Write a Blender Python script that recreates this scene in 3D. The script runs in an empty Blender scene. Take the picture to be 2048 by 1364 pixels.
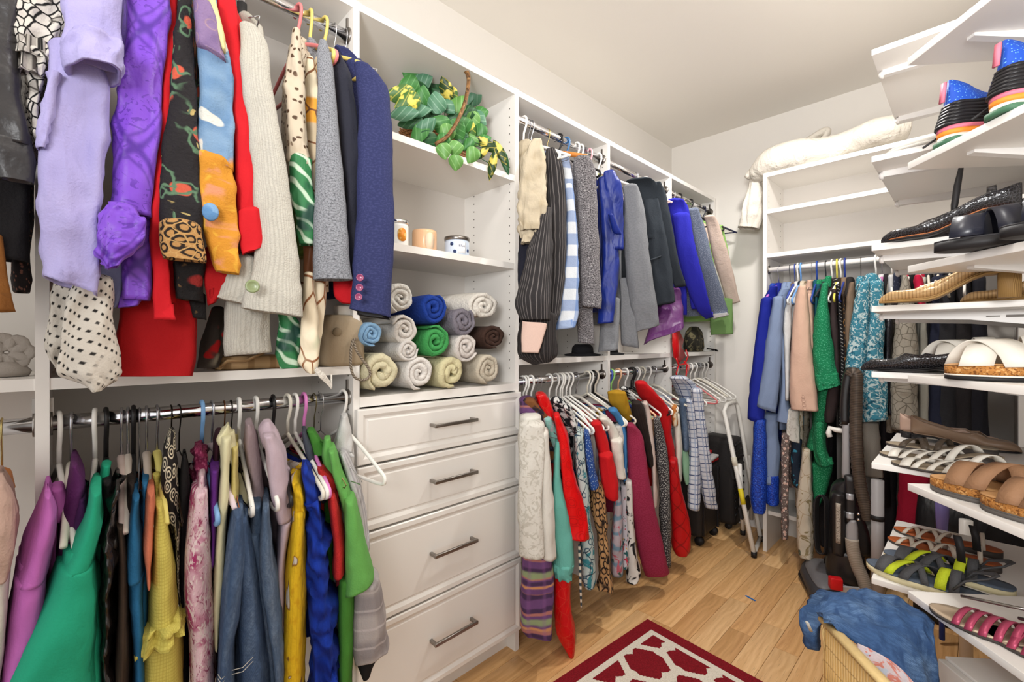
import bpy, bmesh, math, random
from mathutils import Vector, noise
R = random.Random(7)
S = bpy.context.scene
COL = S.collection
PI = math.pi

# ------------------------------------------------------------------ camera
FPX, TH, HC = 910.0, math.radians(45.5), 1.174
cth, sth = math.cos(TH), math.sin(TH)
cd = bpy.data.cameras.new('camera'); cam = bpy.data.objects.new('camera', cd); COL.objects.link(cam)
cam.location = (0, 0, HC); cam.rotation_euler = (PI/2, 0, TH)
cd.sensor_width = 36; cd.lens = 36*FPX/2048; cd.clip_start = .02
S.camera = cam
# ------------------------------------------------------------------ world, lamps, exposure
w = bpy.data.worlds.new('world'); S.world = w; w.use_nodes = True
w.node_tree.nodes['Background'].inputs[0].default_value = (1, .99, .98, 1)
w.node_tree.nodes['Background'].inputs[1].default_value = 1.4
for (lx, ly, lz, pw) in ((-.45, -.1, 2.38, 4.5),):
    ld = bpy.data.lights.new('ceiling_lamp', 'POINT'); ld.energy = pw; ld.shadow_soft_size = .05
    ld.color = (1, .97, .93)
    lo = bpy.data.objects.new('ceiling_lamp', ld); lo.location = (lx, ly, lz); COL.objects.link(lo)
for (lx, ly, pw) in ((-.42, .9, 20), (-.5, 1.98, 64)):
    ld = bpy.data.lights.new('ceiling_downlight', 'SPOT'); ld.energy = pw; ld.shadow_soft_size = .05; ld.spot_size = math.radians(165); ld.spot_blend = .4
    ld.color = (1, .97, .93); lo = bpy.data.objects.new('ceiling_downlight', ld); lo.location = (lx, ly, 2.5); COL.objects.link(lo)
# fill light added behind the viewpoint, aimed up to brighten the ceiling
ld = bpy.data.lights.new('ceiling_fill_light', 'AREA'); ld.energy = 29; ld.size = .5; ld.color = (1, 1, 1); ld.spread = math.radians(120)
lo = bpy.data.objects.new('ceiling_fill_light', ld); lo.location = (.35, -.75, 1.55); COL.objects.link(lo)
lo.rotation_euler = (Vector((-.5, 2.3, 2.75))-Vector(lo.location)).to_track_quat('-Z', 'Y').to_euler()
S.view_settings.view_transform = 'Standard'; S.view_settings.look = 'None'
S.view_settings.gamma = 1; S.view_settings.use_curve_mapping = False
S.view_settings.exposure = -0.1

# ------------------------------------------------------------------ helpers
def lin(c):
    return tuple(((v/255)/12.92 if v/255 <= .04045 else ((v/255+.055)/1.055)**2.4) for v in c)

def P(px, py, X=None, Y=None, Z=None, d=None):
    """point of the room seen at photo pixel (px, py) on a given plane"""
    k = (px-1024)/FPX
    r = Vector((k*cth-sth, k*sth+cth, (682-py)/FPX))
    if X is not None: t = X/r.x
    elif Y is not None: t = Y/r.y
    elif Z is not None: t = (Z-HC)/r.z
    else: t = d
    return Vector((r.x*t, r.y*t, HC+r.z*t))

class MB:
    """collects geometry for ONE mesh object"""
    def __init__(s): s.v, s.f, s.uv, s.sm = [], [], [], []
    def add(s, v, f, uv=None, smooth=True):
        b = len(s.v); s.v += [Vector(p) for p in v]
        for q in f:
            s.f.append([i+b for i in q]); s.sm.append(smooth)
        s.uv += (uv if uv else [(p[1], p[2]) for p in v])
        return s
    def box(s, c, d, rot=0):
        x, y, z = d[0]/2, d[1]/2, d[2]/2
        ca, sa = math.cos(rot), math.sin(rot); v = []
        for sx in (-1, 1):
            for sy in (-1, 1):
                for sz in (-1, 1):
                    a, b = sx*x, sy*y
                    v.append(Vector((c[0]+a*ca-b*sa, c[1]+a*sa+b*ca, c[2]+sz*z)))
        f = [(0, 1, 3, 2), (4, 6, 7, 5), (0, 4, 5, 1), (2, 3, 7, 6), (0, 2, 6, 4), (1, 5, 7, 3)]
        return s.add(v, f, None, False)
    def bb(s, lo, hi):
        return s.box([(a+b)/2 for a, b in zip(lo, hi)], [b-a for a, b in zip(lo, hi)])
    def bevbox(s, c, d, bev, rot=0, tilt=None):
        bm = bmesh.new(); bmesh.ops.create_cube(bm, size=1)
        for q in bm.verts: q.co = Vector((q.co.x*d[0], q.co.y*d[1], q.co.z*d[2]))
        bmesh.ops.bevel(bm, geom=bm.edges[:], offset=bev, segments=2, affect='EDGES', profile=.6)
        from mathutils import Matrix
        m = Matrix.Translation(c) @ Matrix.Rotation(rot, 4, 'Z')
        if tilt: m = m @ Matrix.Rotation(tilt[0], 4, tilt[1])
        bm.verts.index_update()
        v = [m @ q.co for q in bm.verts]; f = [[q.index for q in fc.verts] for fc in bm.faces]
        bm.free(); return s.add(v, f, None, True)
    def tube(s, pts, r, n=8, caps=True, flat=1.0):
        pts = [Vector(p) for p in pts]; m = len(pts)
        rs = r if isinstance(r, (list, tuple)) else [r]*m
        v, f, uv = [], [], []; L = 0; up = None
        for i, p in enumerate(pts):
            t = (pts[min(i+1, m-1)]-pts[max(i-1, 0)]); t = t.normalized() if t.length > 1e-9 else Vector((0, 0, 1))
            if up is None:
                up = Vector((0, 0, 1)) if abs(t.z) < .9 else Vector((1, 0, 0))
            a = t.cross(up)
            if a.length < 1e-6: a = t.cross(Vector((1, 0, 0)))
            a.normalize(); up = a.cross(t).normalized()
            if i: L += (p-pts[i-1]).length
            for j in range(n):
                q = 2*PI*j/n
                v.append(p+a*math.cos(q)*rs[i]+up*math.sin(q)*rs[i]*flat); uv.append((j/n*2*PI*rs[i], L))
        for i in range(m-1):
            for j in range(n):
                f.append((i*n+j, i*n+(j+1) % n, (i+1)*n+(j+1) % n, (i+1)*n+j))
        if caps: f.append(list(range(n))[::-1]); f.append([(m-1)*n+j for j in range(n)])
        return s.add(v, f, uv)
    def loft(s, rings, uv=None, cap0=True, cap1=True):
        n = len(rings[0]); v = [p for r in rings for p in r]; f = []
        for i in range(len(rings)-1):
            for j in range(n):
                f.append((i*n+j, i*n+(j+1) % n, (i+1)*n+(j+1) % n, (i+1)*n+j))
        if cap0: f.append(list(range(n))[::-1])
        if cap1: f.append([(len(rings)-1)*n+j for j in range(n)])
        if uv is None:
            uv = []; V = 0
            for i, r in enumerate(rings):
                if i: V += (sum(r, Vector())/n-sum(rings[i-1], Vector())/n).length
                per = sum((r[j]-r[j-1]).length for j in range(n))
                uv += [((j/n-.5)*per, V) for j in range(n)]
        return s.add(v, f, uv)
    def lathe(s, c, prof, n=24, axis=None):
        """profile of (radius, height) about a vertical axis at c"""
        rings = []
        for (r, h) in prof:
            rings.append([Vector((c[0]+r*math.cos(2*PI*j/n), c[1]+r*math.sin(2*PI*j/n), c[2]+h)) for j in range(n)])
        return s.loft(rings)
    def quadstrip(s, A, B, thick=.002, nrm=None):
        """solid ribbon between two polylines"""
        n = len(A); v, f = [], []
        for i in range(n):
            a, b = Vector(A[i]), Vector(B[i])
            t = Vector(A[min(i+1, n-1)])-Vector(A[max(i-1, 0)])
            nn = (b-a).cross(t); nn = nn.normalized() if nn.length > 1e-9 else Vector((0, 0, 1))
            if nrm is not None and nn.dot(Vector(nrm)) < 0: nn = -nn
            v += [a, b, b+nn*thick, a+nn*thick]
        for i in range(n-1):
            for j in range(4): f.append((i*4+j, i*4+(j+1) % 4, i*4+4+(j+1) % 4, i*4+4+j))
        f.append((3, 2, 1, 0)); e = (n-1)*4; f.append((e, e+1, e+2, e+3))
        return s.add(v, f)

WL = {}
def base(o): return WL.get(o.name, Vector())
def obj(name, mb, m, parent=None, kind=None, label=None):
    org = base(parent) if parent else Vector()
    me = bpy.data.meshes.new(name)
    me.from_pydata([tuple(p-org) for p in mb.v], [], mb.f)
    me.polygons.foreach_set('use_smooth', mb.sm)
    ul = me.uv_layers.new(name='UVMap')
    idx = [0]*len(me.loops); me.loops.foreach_get('vertex_index', idx)
    flat = []
    for i in idx: flat += mb.uv[i]
    ul.data.foreach_set('uv', flat)
    me.materials.append(m); me.update()
    o = bpy.data.objects.new(name, me); COL.objects.link(o)
    if parent: o.parent = parent
    WL[o.name] = org
    if kind: o['kind'] = kind
    if label: o['label'] = label
    return o
def tag(o, label, cat, group=None):
    o['label'] = label; o['category'] = cat
    if group: o['group'] = group
    return o
def thing(name, loc, label, cat, group=None):
    o = bpy.data.objects.new(name, None); COL.objects.link(o); o.location = loc; o.empty_display_size = .03
    WL[o.name] = Vector(loc)
    return tag(o, label, cat, group)
def struct(name, mb, m):
    return obj(name, mb, m, None, 'structure')

# ------------------------------------------------------------------ materials
_M = {}
def mat(name, col, rough=.85, layers=(), bump=(0, 0), metal=0, spec=.3, sheen=0, blay=None, trans=0, alpha=1, coat=0, coord='UV', crease=0):
    if name in _M: return _M[name]
    m = bpy.data.materials.new(name); m.use_nodes = True; _M[name] = m
    nt = m.node_tree; N, L = nt.nodes, nt.links; b = N['Principled BSDF']
    b.inputs['Roughness'].default_value = rough; b.inputs['Metallic'].default_value = metal
    b.inputs['Specular IOR Level'].default_value = spec
    if sheen: b.inputs['Sheen Weight'].default_value = sheen
    if trans: b.inputs['Transmission Weight'].default_value = trans
    if coat: b.inputs['Coat Weight'].default_value = coat; b.inputs['Coat Roughness'].default_value = .1
    b.inputs['Base Color'].default_value = (*lin(col), 1)
    tc = N.new('ShaderNodeTexCoord'); src = tc.outputs[coord]
    def math_(op, a, bb=None, cc=None):
        q = N.new('ShaderNodeMath'); q.operation = op
        for i, x in enumerate((a, bb, cc)):
            if x is None: continue
            if isinstance(x, (int, float)): q.inputs[i].default_value = x
            else: L.new(x, q.inputs[i])
        return q.outputs[0]
    def mapped(sx=1, sy=1, ang=0, dist=0, dscale=12):
        s_ = src
        if dist:
            nz = N.new('ShaderNodeTexNoise'); nz.inputs['Scale'].default_value = dscale; L.new(src, nz.inputs['Vector'])
            va = N.new('ShaderNodeVectorMath'); va.operation = 'SCALE'; va.inputs['Scale'].default_value = dist
            sb = N.new('ShaderNodeVectorMath'); sb.operation = 'SUBTRACT'; sb.inputs[1].default_value = (.5, .5, .5)
            L.new(nz.outputs['Color'], sb.inputs[0]); L.new(sb.outputs[0], va.inputs[0])
            ad = N.new('ShaderNodeVectorMath'); ad.operation = 'ADD'; L.new(src, ad.inputs[0]); L.new(va.outputs[0], ad.inputs[1]); s_ = ad.outputs[0]
        mp = N.new('ShaderNodeMapping'); mp.inputs['Rotation'].default_value = (0, 0, math.radians(ang))
        mp.inputs['Scale'].default_value = (sx, sy, sx)
        L.new(s_, mp.inputs['Vector']); return mp.outputs[0]
    def ss(x, a, bb):
        q = N.new('ShaderNodeMapRange'); q.interpolation_type = 'SMOOTHSTEP'
        q.inputs['From Min'].default_value = a; q.inputs['From Max'].default_value = bb
        L.new(x, q.inputs['Value']); return q.outputs[0]
    cur = None; masks = []
    for ly in layers:
        k, c2, o = ly[0], ly[1], (ly[2] if len(ly) > 2 else {})
        sc = o.get('s', 20); thr = o.get('t', .5); sf = o.get('soft', .03); al = o.get('a', 1)
        vec = mapped(o.get('sx', 1), o.get('sy', 1), o.get('ang', 0), o.get('dist', 0), o.get('ds', 12))
        if k == 'noise':
            q = N.new('ShaderNodeTexNoise'); q.inputs['Scale'].default_value = sc; q.inputs['Detail'].default_value = o.get('det', 2)
            q.inputs['Distortion'].default_value = o.get('dd', 0)
            L.new(vec, q.inputs['Vector']); mk = ss(q.outputs['Fac'], thr-sf, thr+sf)
        elif k in ('edge', 'dot', 'ring', 'cell'):
            q = N.new('ShaderNodeTexVoronoi'); q.inputs['Scale'].default_value = sc
            q.inputs['Randomness'].default_value = o.get('rnd', 1)
            q.voronoi_dimensions = '2D'
            if k == 'edge': q.feature = 'DISTANCE_TO_EDGE'
            L.new(vec, q.inputs['Vector'])
            if k == 'edge': mk = math_('SUBTRACT', 1, ss(q.outputs['Distance'], thr-sf, thr+sf))
            elif k == 'dot': mk = math_('SUBTRACT', 1, ss(q.outputs['Distance'], thr-sf, thr+sf))
            elif k == 'cell':
                sp = N.new('ShaderNodeSeparateColor'); L.new(q.outputs['Color'], sp.inputs[0]); mk = ss(sp.outputs[o.get('ch', 0)], thr-sf, thr+sf)
            else:
                a1 = ss(q.outputs['Distance'], thr-sf, thr+sf); b1 = ss(q.outputs['Distance'], o['t2']-sf, o['t2']+sf)
                mk = math_('MULTIPLY', a1, math_('SUBTRACT', 1, b1))
        elif k == 'stripe':
            sp = N.new('ShaderNodeSeparateXYZ'); L.new(vec, sp.inputs[0])
            fr = math_('FRACT', math_('ADD', math_('MULTIPLY', sp.outputs[0], o.get('f', 30)), o.get('ph', 0)))
            tri = math_('ABSOLUTE', math_('SUBTRACT', fr, .5))
            mk = math_('SUBTRACT', 1, ss(tri, o.get('w', .5)/2-sf, o.get('w', .5)/2+sf))
        elif k == 'grad':
            sp = N.new('ShaderNodeSeparateXYZ'); L.new(vec, sp.inputs[0]); mk = ss(sp.outputs[1], thr-sf, thr+sf)
        if al != 1: mk = math_('MULTIPLY', mk, al)
        masks.append(mk)
        mx = N.new('ShaderNodeMix'); mx.data_type = 'RGBA'
        L.new(mk, mx.inputs['Factor'])
        if cur is None: mx.inputs['A'].default_value = (*lin(col), 1)
        else: L.new(cur, mx.inputs['A'])
        mx.inputs['B'].default_value = (*lin(c2), 1); cur = mx.outputs['Result']
    if cur is not None: L.new(cur, b.inputs['Base Color'])
    nrm = None
    def bumpn(h, st, dist):
        nonlocal nrm
        q = N.new('ShaderNodeBump'); q.inputs['Strength'].default_value = st; q.inputs['Distance'].default_value = dist
        L.new(h, q.inputs['Height'])
        if nrm: L.new(nrm, q.inputs['Normal'])
        nrm = q.outputs[0]
    if crease:
        q = N.new('ShaderNodeTexNoise'); q.inputs['Scale'].default_value = 9; q.inputs['Detail'].default_value = 3; q.inputs['Distortion'].default_value = .6
        mp = N.new('ShaderNodeMapping'); mp.inputs['Scale'].default_value = (1.6, 1.6, .7); L.new(tc.outputs['Object'], mp.inputs[0]); L.new(mp.outputs[0], q.inputs['Vector'])
        bumpn(q.outputs['Fac'], crease, .03)
    if bump[1]:
        q = N.new('ShaderNodeTexNoise'); q.inputs['Scale'].default_value = bump[0]; q.inputs['Detail'].default_value = 2
        L.new(tc.outputs['Object'], q.inputs['Vector']); bumpn(q.outputs['Fac'], bump[1], .003)
    if blay is not None:
        bumpn(masks[blay[0]], blay[1], .004)
    if nrm: L.new(nrm, b.inputs['Normal'])
    return m
def dye(c, k=.90): return tuple(int(round(v*k)) for v in c)
def cl(name, col, layers=(), rough=.85, b=.35, bs=260, cr=.25, **k):
    col = dye(col); layers = tuple((l[0], dye(l[1]))+tuple(l[2:]) for l in layers)
    return mat(name, col, rough, layers, bump=(bs, b), crease=cr, **k)
# ================================================================== the room
XF, XW = -1.218, -1.53            # front of the closet system, left wall
YB = 3.115                        # back wall
ZC = 2.56                         # ceiling
wallm = mat('warm_white_paint', (226, 221, 214), .9, bump=(90, .08), coord='Object')
ceilm = mat('ceiling_paint', (232, 227, 219), .95, bump=(60, .1), coord='Object')
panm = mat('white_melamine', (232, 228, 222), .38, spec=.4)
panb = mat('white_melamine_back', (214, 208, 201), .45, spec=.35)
whm = mat('white_thermofoil', (226, 222, 216), .3, spec=.45)
chrome = mat('chrome', (225, 225, 228), .12, metal=1)
nickel = mat('brushed_nickel', (150, 145, 140), .3, metal=1)
dark = mat('dark_peg_hole', (70, 62, 55), .8)

struct('wall_left', MB().bb((XW-.1, -1.6, 0), (XW, YB+.1, ZC)), wallm)
struct('wall_back', MB().bb((XW, YB, 0), (.27, YB+.1, ZC)), wallm)
struct('wall_right', MB().bb((.172, 1.62, 0), (.272, YB, ZC)), wallm)
ED = Vector((.64, -.769, 0)).normalized()           # run of the slanted wall, towards the viewer
EN = Vector((ED.y, -ED.x, 0))                        # from the wall into the room
if EN.x > 0: EN = -EN
A = Vector((.172, 1.62, 0))
c = A+ED*1.2-EN*.05
struct('wall_slanted', MB().box((c.x, c.y, ZC/2), (2.4, .1, ZC), math.atan2(ED.y, ED.x)), wallm)
struct('ceiling', MB().bb((XW-.1, -1.6, ZC), (1.9, YB+.1, ZC+.08)), ceilm)
struct('baseboard_left', MB().bb((XW, 1.25, 0), (XW+.014, YB, .11)), panm)
struct('baseboard_back', MB().bb((XF, YB-.014, 0), (-.85, YB, .11)), panm)

# floor: sub floor + every oak plank in view
sub = mat('sub_floor', (120, 85, 50), .9)
fl = struct('floor', MB().bb((XW-.1, -1.6, -.08), (1.9, YB+.1, -.006)), sub)
def oak(i, col, d):
    return mat('oak_%d' % i, col, .32, (
        ('noise', d, dict(s=3, sx=26, sy=1.2, t=.55, soft=.12, det=4, a=.55, dist=.02, ds=5)),
        ('stripe', d, dict(f=42, w=.5, soft=.22, dist=.13, ds=3.2, sx=1, sy=.12, a=.30)),
        ('noise', tuple(int(v*.8) for v in d), dict(s=6, sx=60, sy=2, t=.66, soft=.04, det=2, a=.5))), bump=(0, 0), spec=.4, coord='Object')
OAK = [oak(0, (234, 190, 134), (206, 154, 98)), oak(1, (228, 182, 126), (198, 146, 90)), oak(2, (240, 198, 144), (212, 162, 106)), oak(3, (222, 174, 118), (190, 138, 84))]
PWD = .0825; n = 0; meshes = {}
xx = XW
while xx < .9:
    yy = -.5-R.random()*.5
    while yy < YB:
        L = R.choice((.45, .6, .75, .95)); y2 = min(yy+L, YB)
        if y2 > 0.55 and n < 300:
            key = (L, R.randrange(4))
            if key not in meshes:
                mb = MB().bevbox((0, L/2, -.006), (PWD-.0012, L-.0015, .012), .0008)
                o = obj('plank', mb, OAK[key[1]], fl); meshes[key] = o.data
            else:
                o = bpy.data.objects.new('plank', meshes[key]); COL.objects.link(o); o.parent = fl
            o.location = (xx+PWD/2, yy, 0); n += 1
        yy += L
    xx += PWD

# ------------------------------------------------------------------ closet system
T = .019
ZT = 2.13
def panel(y, parent, x0=XW, x1=XF, z1=ZT, name='side_panel'):
    return obj(name, MB().bb((x0+.001, y-T/2, 0), (x1, y+T/2, z1)), panm, parent)
def board(y0, y1, z1, parent, name='shelf', x1=XF-.002, th=.022):
    return obj(name, MB().bb((XW+.008, y0+T/2, z1-th), (x1, y1-T/2, z1)), panm, parent)
def back(y0, y1, z0, z1, parent):
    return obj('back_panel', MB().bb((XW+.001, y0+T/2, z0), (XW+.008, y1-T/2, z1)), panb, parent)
def holes(y, side, z0, z1, parent, xs=(XF-.03, XW+.07)):
    mb = MB()
    yy = y+side*(T/2+.0006)
    for x in xs:
        z = z0
        while z < z1:
            mb.add([(x+.0028*math.cos(a*PI/3), yy, z+.0028*math.sin(a*PI/3)) for a in range(6)], [tuple(range(6))[::(-1 if side < 0 else 1)]], None, False); z += .032
    return obj('peg_holes', mb, dark, parent, 'stuff')
def rod(y0, y1, z, parent, x=-1.25):
    r = obj('hanging_rod', MB().tube([(x, y0+T/2+.001, z), (x, y1-T/2-.001, z)], .0148, 16), chrome, parent)
    for yy, s in ((y0+T/2, 1), (y1-T/2, -1)):
        obj('rod_bracket', MB().tube([(x, yy, z), (x, yy+s*.004, z)], .023, 14).bb((x-.004, yy-.0005 if s > 0 else yy-.005, z), (x+.004, yy+.005 if s > 0 else yy+.0005, z+.05)), nickel, r)
Y0, Y1, Y2, Y3, Y4, Y5 = -.03, .584, 1.223, 1.842, 2.471, YB-.012
ZU, ZL, ZM = 2.04, 1.015, 1.104
bay0 = thing('closet_bay', (XF, -.4, 0), 'white melamine hanging bay cut by the left edge of the photo', 'closet unit', 'bays of the closet system')
bay1 = thing('closet_bay', (XF, .28, 0), 'white double hanging bay left of the drawer tower, with purple shirts', 'closet unit', 'bays of the closet system')
tower = thing('drawer_tower', (XF, .9, 0), 'white tower with open shelves above four drawers', 'closet unit')
bay2 = thing('closet_bay', (XF, 1.53, 0), 'white double hanging bay right beside the drawer tower', 'closet unit', 'bays of the closet system')
bay3 = thing('closet_bay', (XF, 2.15, 0), 'white middle hanging bay holding the dark charcoal blazer', 'closet unit', 'bays of the closet system')
bay4 = thing('closet_bay', (XF, 2.8, 0), 'white hanging bay in the far corner with empty hangers below', 'closet unit', 'bays of the closet system')
ym = -.9
panel(Y0, bay1); panel(Y1, tower); panel(Y2, tower); panel(Y3, bay2); panel(Y4, bay3); panel(Y5, bay4); panel(ym, bay0)
for a, b, q in ((ym, Y0, bay0), (Y0, Y1, bay1), (Y2, Y3, bay2), (Y3, Y4, bay3), (Y4, Y5, bay4)):
    board(a, b, ZT, q, 'top_shelf'); board(a, b, ZM, q); back(a, b, .12, ZT-.022, q)
    rod(a, b, ZU, q); rod(a, b, ZL, q)
for (y, s, q) in ((Y1, -1, bay1), (Y3, -1, bay2), (Y4, -1, bay3), (Y5, -1, bay4), (Y2, -1, tower)):
    holes(y, s, .5 if q is not tower else 1.07, 2.08, q)
# tower
back(Y1, Y2, 1.0, ZT-.02, tower)
board(Y1, Y2, ZT, tower, 'top_shelf'); board(Y1, Y2, 1.80, tower); board(Y1, Y2, 1.468, tower); board(Y1, Y2, 1.015, tower, x1=XF+.004, th=.028)
obj('toe_kick', MB().bb((XF-.06, Y1+T/2, 0), (XF-.045, Y2-T/2, .085)), panm, tower)
def drawer(z0, z1):
    g = .003; x0, x1 = XF+.001, XF+.02
    ya, yb = Y1-T/2+.004, Y2+T/2-.004; za, zb = z0+g, z1-g
    mb = MB(); r = []
    for (i, x) in ((0, x0), (0, x1-.003), (.003, x1), (.016, x1), (.026, x1-.006), (.030, x1-.006), (.034, x1-.004)):
        r.append([Vector((x, ya+i, za+i)), Vector((x, yb-i, za+i)), Vector((x, yb-i, zb-i)), Vector((x, ya+i, zb-i))])
    v = [p for q in r for p in q]; f = []
    for i in range(len(r)-1):
        for j in range(4): f.append((i*4+j, i*4+(j+1) % 4, i*4+4+(j+1) % 4, i*4+4+j))
    f.append((3, 2, 1, 0)); e = len(r)*4-4; f.append((e, e+1, e+2, e+3))
    mb.add(v, f, None, False)
    d = obj('drawer_front', mb, whm, tower)
    yc, zc, hl = (ya+yb)/2, (z0+z1)/2+.006, .087
    h = MB()
    h.bevbox((x1+.026, yc, zc), (.009, hl*2, .011), .002)
    for s in (-1, 1): h.bevbox((x1+.012, yc+s*(hl-.006), zc), (.034, .010, .010), .002)
    obj('bar_handle', h, nickel, d, label='brushed nickel bar handle')
for a, b in ((.823, .985), (.634, .823), (.363, .634), (.085, .363)): drawer(a, b)

# ------------------------------------------------------------------ bookcase on the back wall
BX0, BX1, BYF = -.832, .125, 2.788
bk = thing('wardrobe_unit', (-.35, BYF, 0), 'white wardrobe with two open upper shelves and a rod of clothes on the back wall', 'closet unit')
for x in (BX0, BX1): obj('side_panel', MB().bb((x, BYF, 0), (x+T, YB-.001, 2.11)), panm, bk)
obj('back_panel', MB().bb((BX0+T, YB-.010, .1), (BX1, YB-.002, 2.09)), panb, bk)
for z in (2.11, 1.905, 1.66): obj('shelf', MB().bb((BX0+T, BYF+.002, z-.022), (BX1, YB-.010, z)), panm, bk)
obj('shelf', MB().bb((BX0+T, BYF+.03, .20), (BX1, YB-.010, .222)), panm, bk)
rd = obj('hanging_rod', MB().tube([(BX0+T+.001, 2.82, 1.572), (BX1-.001, 2.82, 1.572)], .0135, 14), mat('white_rod', (236, 232, 226), .3, spec=.5), bk)
obj('rod_bracket', MB().tube([(BX0+T, 2.82, 1.572), (BX0+T+.006, 2.82, 1.572)], .024, 14), nickel, rd)
hm = MB()
for y in (BYF+.035, YB-.07):
    z = 1.70
    while z < 2.08:
        hm.add([(BX0+T+.0007, y+.0028*math.cos(a*PI/3), z+.0028*math.sin(a*PI/3)) for a in range(6)], [tuple(range(6))], None, False); z += .032
obj('peg_holes', hm, dark, bk, 'stuff')
# ================================================================== garments and hangers
def crom(pts, sub):
    out = []; m = len(pts)
    for i in range(m-1):
        p0, p1, p2, p3 = pts[max(i-1, 0)], pts[i], pts[i+1], pts[min(i+2, m-1)]
        for k in range(sub):
            t = k/sub
            out.append([.5*((2*b)+(-a+c_)*t+(2*a-5*b+4*c_-d)*t*t+(-a+3*b-3*c_+d)*t**3) for a, b, c_, d in zip(p0, p1, p2, p3)])
    out.append(list(pts[-1])); return out

_seed = [0]
def band(mb, slices, X=-1.06, Y=None, dep=None, push=0, n=34, sub=7, fold=(0, 0), wr=.004, sq=.72, hollow=True, dome=True, wf=14):
    """a draped tube of cloth; slices are (y, x_left, x_right) or (y_left, x_left, y_right, x_right) on a plane of the room"""
    _seed[0] += 1; sd = _seed[0]*3.17
    if X is None and Y is None: X = -1.06
    if not fold[0] and wr >= .004: fold = (3, .055)
    sl = [(s[0], s[1], s[0], s[2]) if len(s) == 3 else tuple(s) for s in slices]
    rows = crom(sl, sub); rings = []; uv = []; V = 0; prev = None; fr = []
    for (yl, xl, yr, xr) in rows:
        kw = dict(Y=Y) if Y is not None else dict(X=X)
        c_ = P((xl+xr)/2, (yl+yr)/2, **kw)
        ray = Vector((c_.x, c_.y, 0)); dist = ray.length; ray.normalize(); a = Vector((ray.y, -ray.x, 0))   # a points right
        dpt = -c_.x*sth+c_.y*cth
        kk = ((xl+xr)/2-1024)/FPX
        rx = abs(xr-xl)/2*dpt/FPX/math.sqrt(1+kk*kk)
        tz = (yl-yr)/2*dpt/FPX
        ry = dep if dep else max(.014, min(.6*rx, .05))
        c_ = c_+ray*(push*ry)
        fr.append((c_, a, ray, rx, ry, tz))
    maxr = max(f[3] for f in fr); per = 2*PI*math.sqrt((maxr**2+fr[0][4]**2)/2)
    if dome:
        c0, a, ray, rx, ry, tz = fr[0]
        ex = [(c0+Vector((0, 0, min(rx, .03)*h)), a, ray, rx*s_, ry*s_, tz*s_) for h, s_ in ((.42, .35), (.3, .72), (.12, .93))]
        fr = ex+fr
    nr = len(fr)
    for i, (c_, a, ray, rx, ry, tz) in enumerate(fr):
        if prev is not None: V += (c_-prev).length
        prev = c_; r = []; g = i/(nr-1)
        for j in range(n):
            ph = 2*PI*j/n+PI/2        # starts at the back
            ca, sa = math.cos(ph), math.sin(ph)
            ex = math.copysign(abs(ca)**sq, ca); ey = math.copysign(abs(sa)**sq, sa)
            q = 1+fold[1]*(.35+.65*g)*math.sin(fold[0]*ph+sd+1.2*math.sin(g*3+sd)) if fold[0] else 1
            p = c_+a*(ex*rx*(1-.12*abs(fold[1])) if abs(ca) > .8 else ex*rx*q)+ray*(ey*ry*q)+Vector((0, 0, tz*ca))
            if wr:
                lat = ca*rx
                rid = 1-2*abs(noise.noise(Vector((lat*wf*2.2+V*1.5+sd, sd, V*wf*.28))))      # soft ridges running down the cloth
                dia = 1-2*abs(noise.noise(Vector((lat*wf*1.1+V*wf*.8+sd, sd*2, V*wf*.55-lat*wf))))
                nv = (rid-.6)*wr*1.5+(dia-.6)*wr*1.1+noise.noise(Vector((lat*wf*4, sa+sd, V*wf*2.2)))*wr*.5
                p += (a*ca*.22+ray*sa).normalized()*nv
            r.append(p); uv.append(((j/n-.5)*per, V))
        rings.append(r)
    if hollow:
        c_, a, ray, rx, ry, tz = fr[-1]; last = rings[-1]
        for s_, dz in ((.86, .001), (.78, .03)):
            r = [c_+(p-c_)*s_+Vector((0, 0, dz)) for p in last]; rings.append(r); uv += [((j/n-.5)*per, V) for j in range(n)]
    mb.loft(rings, uv); return mb

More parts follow.
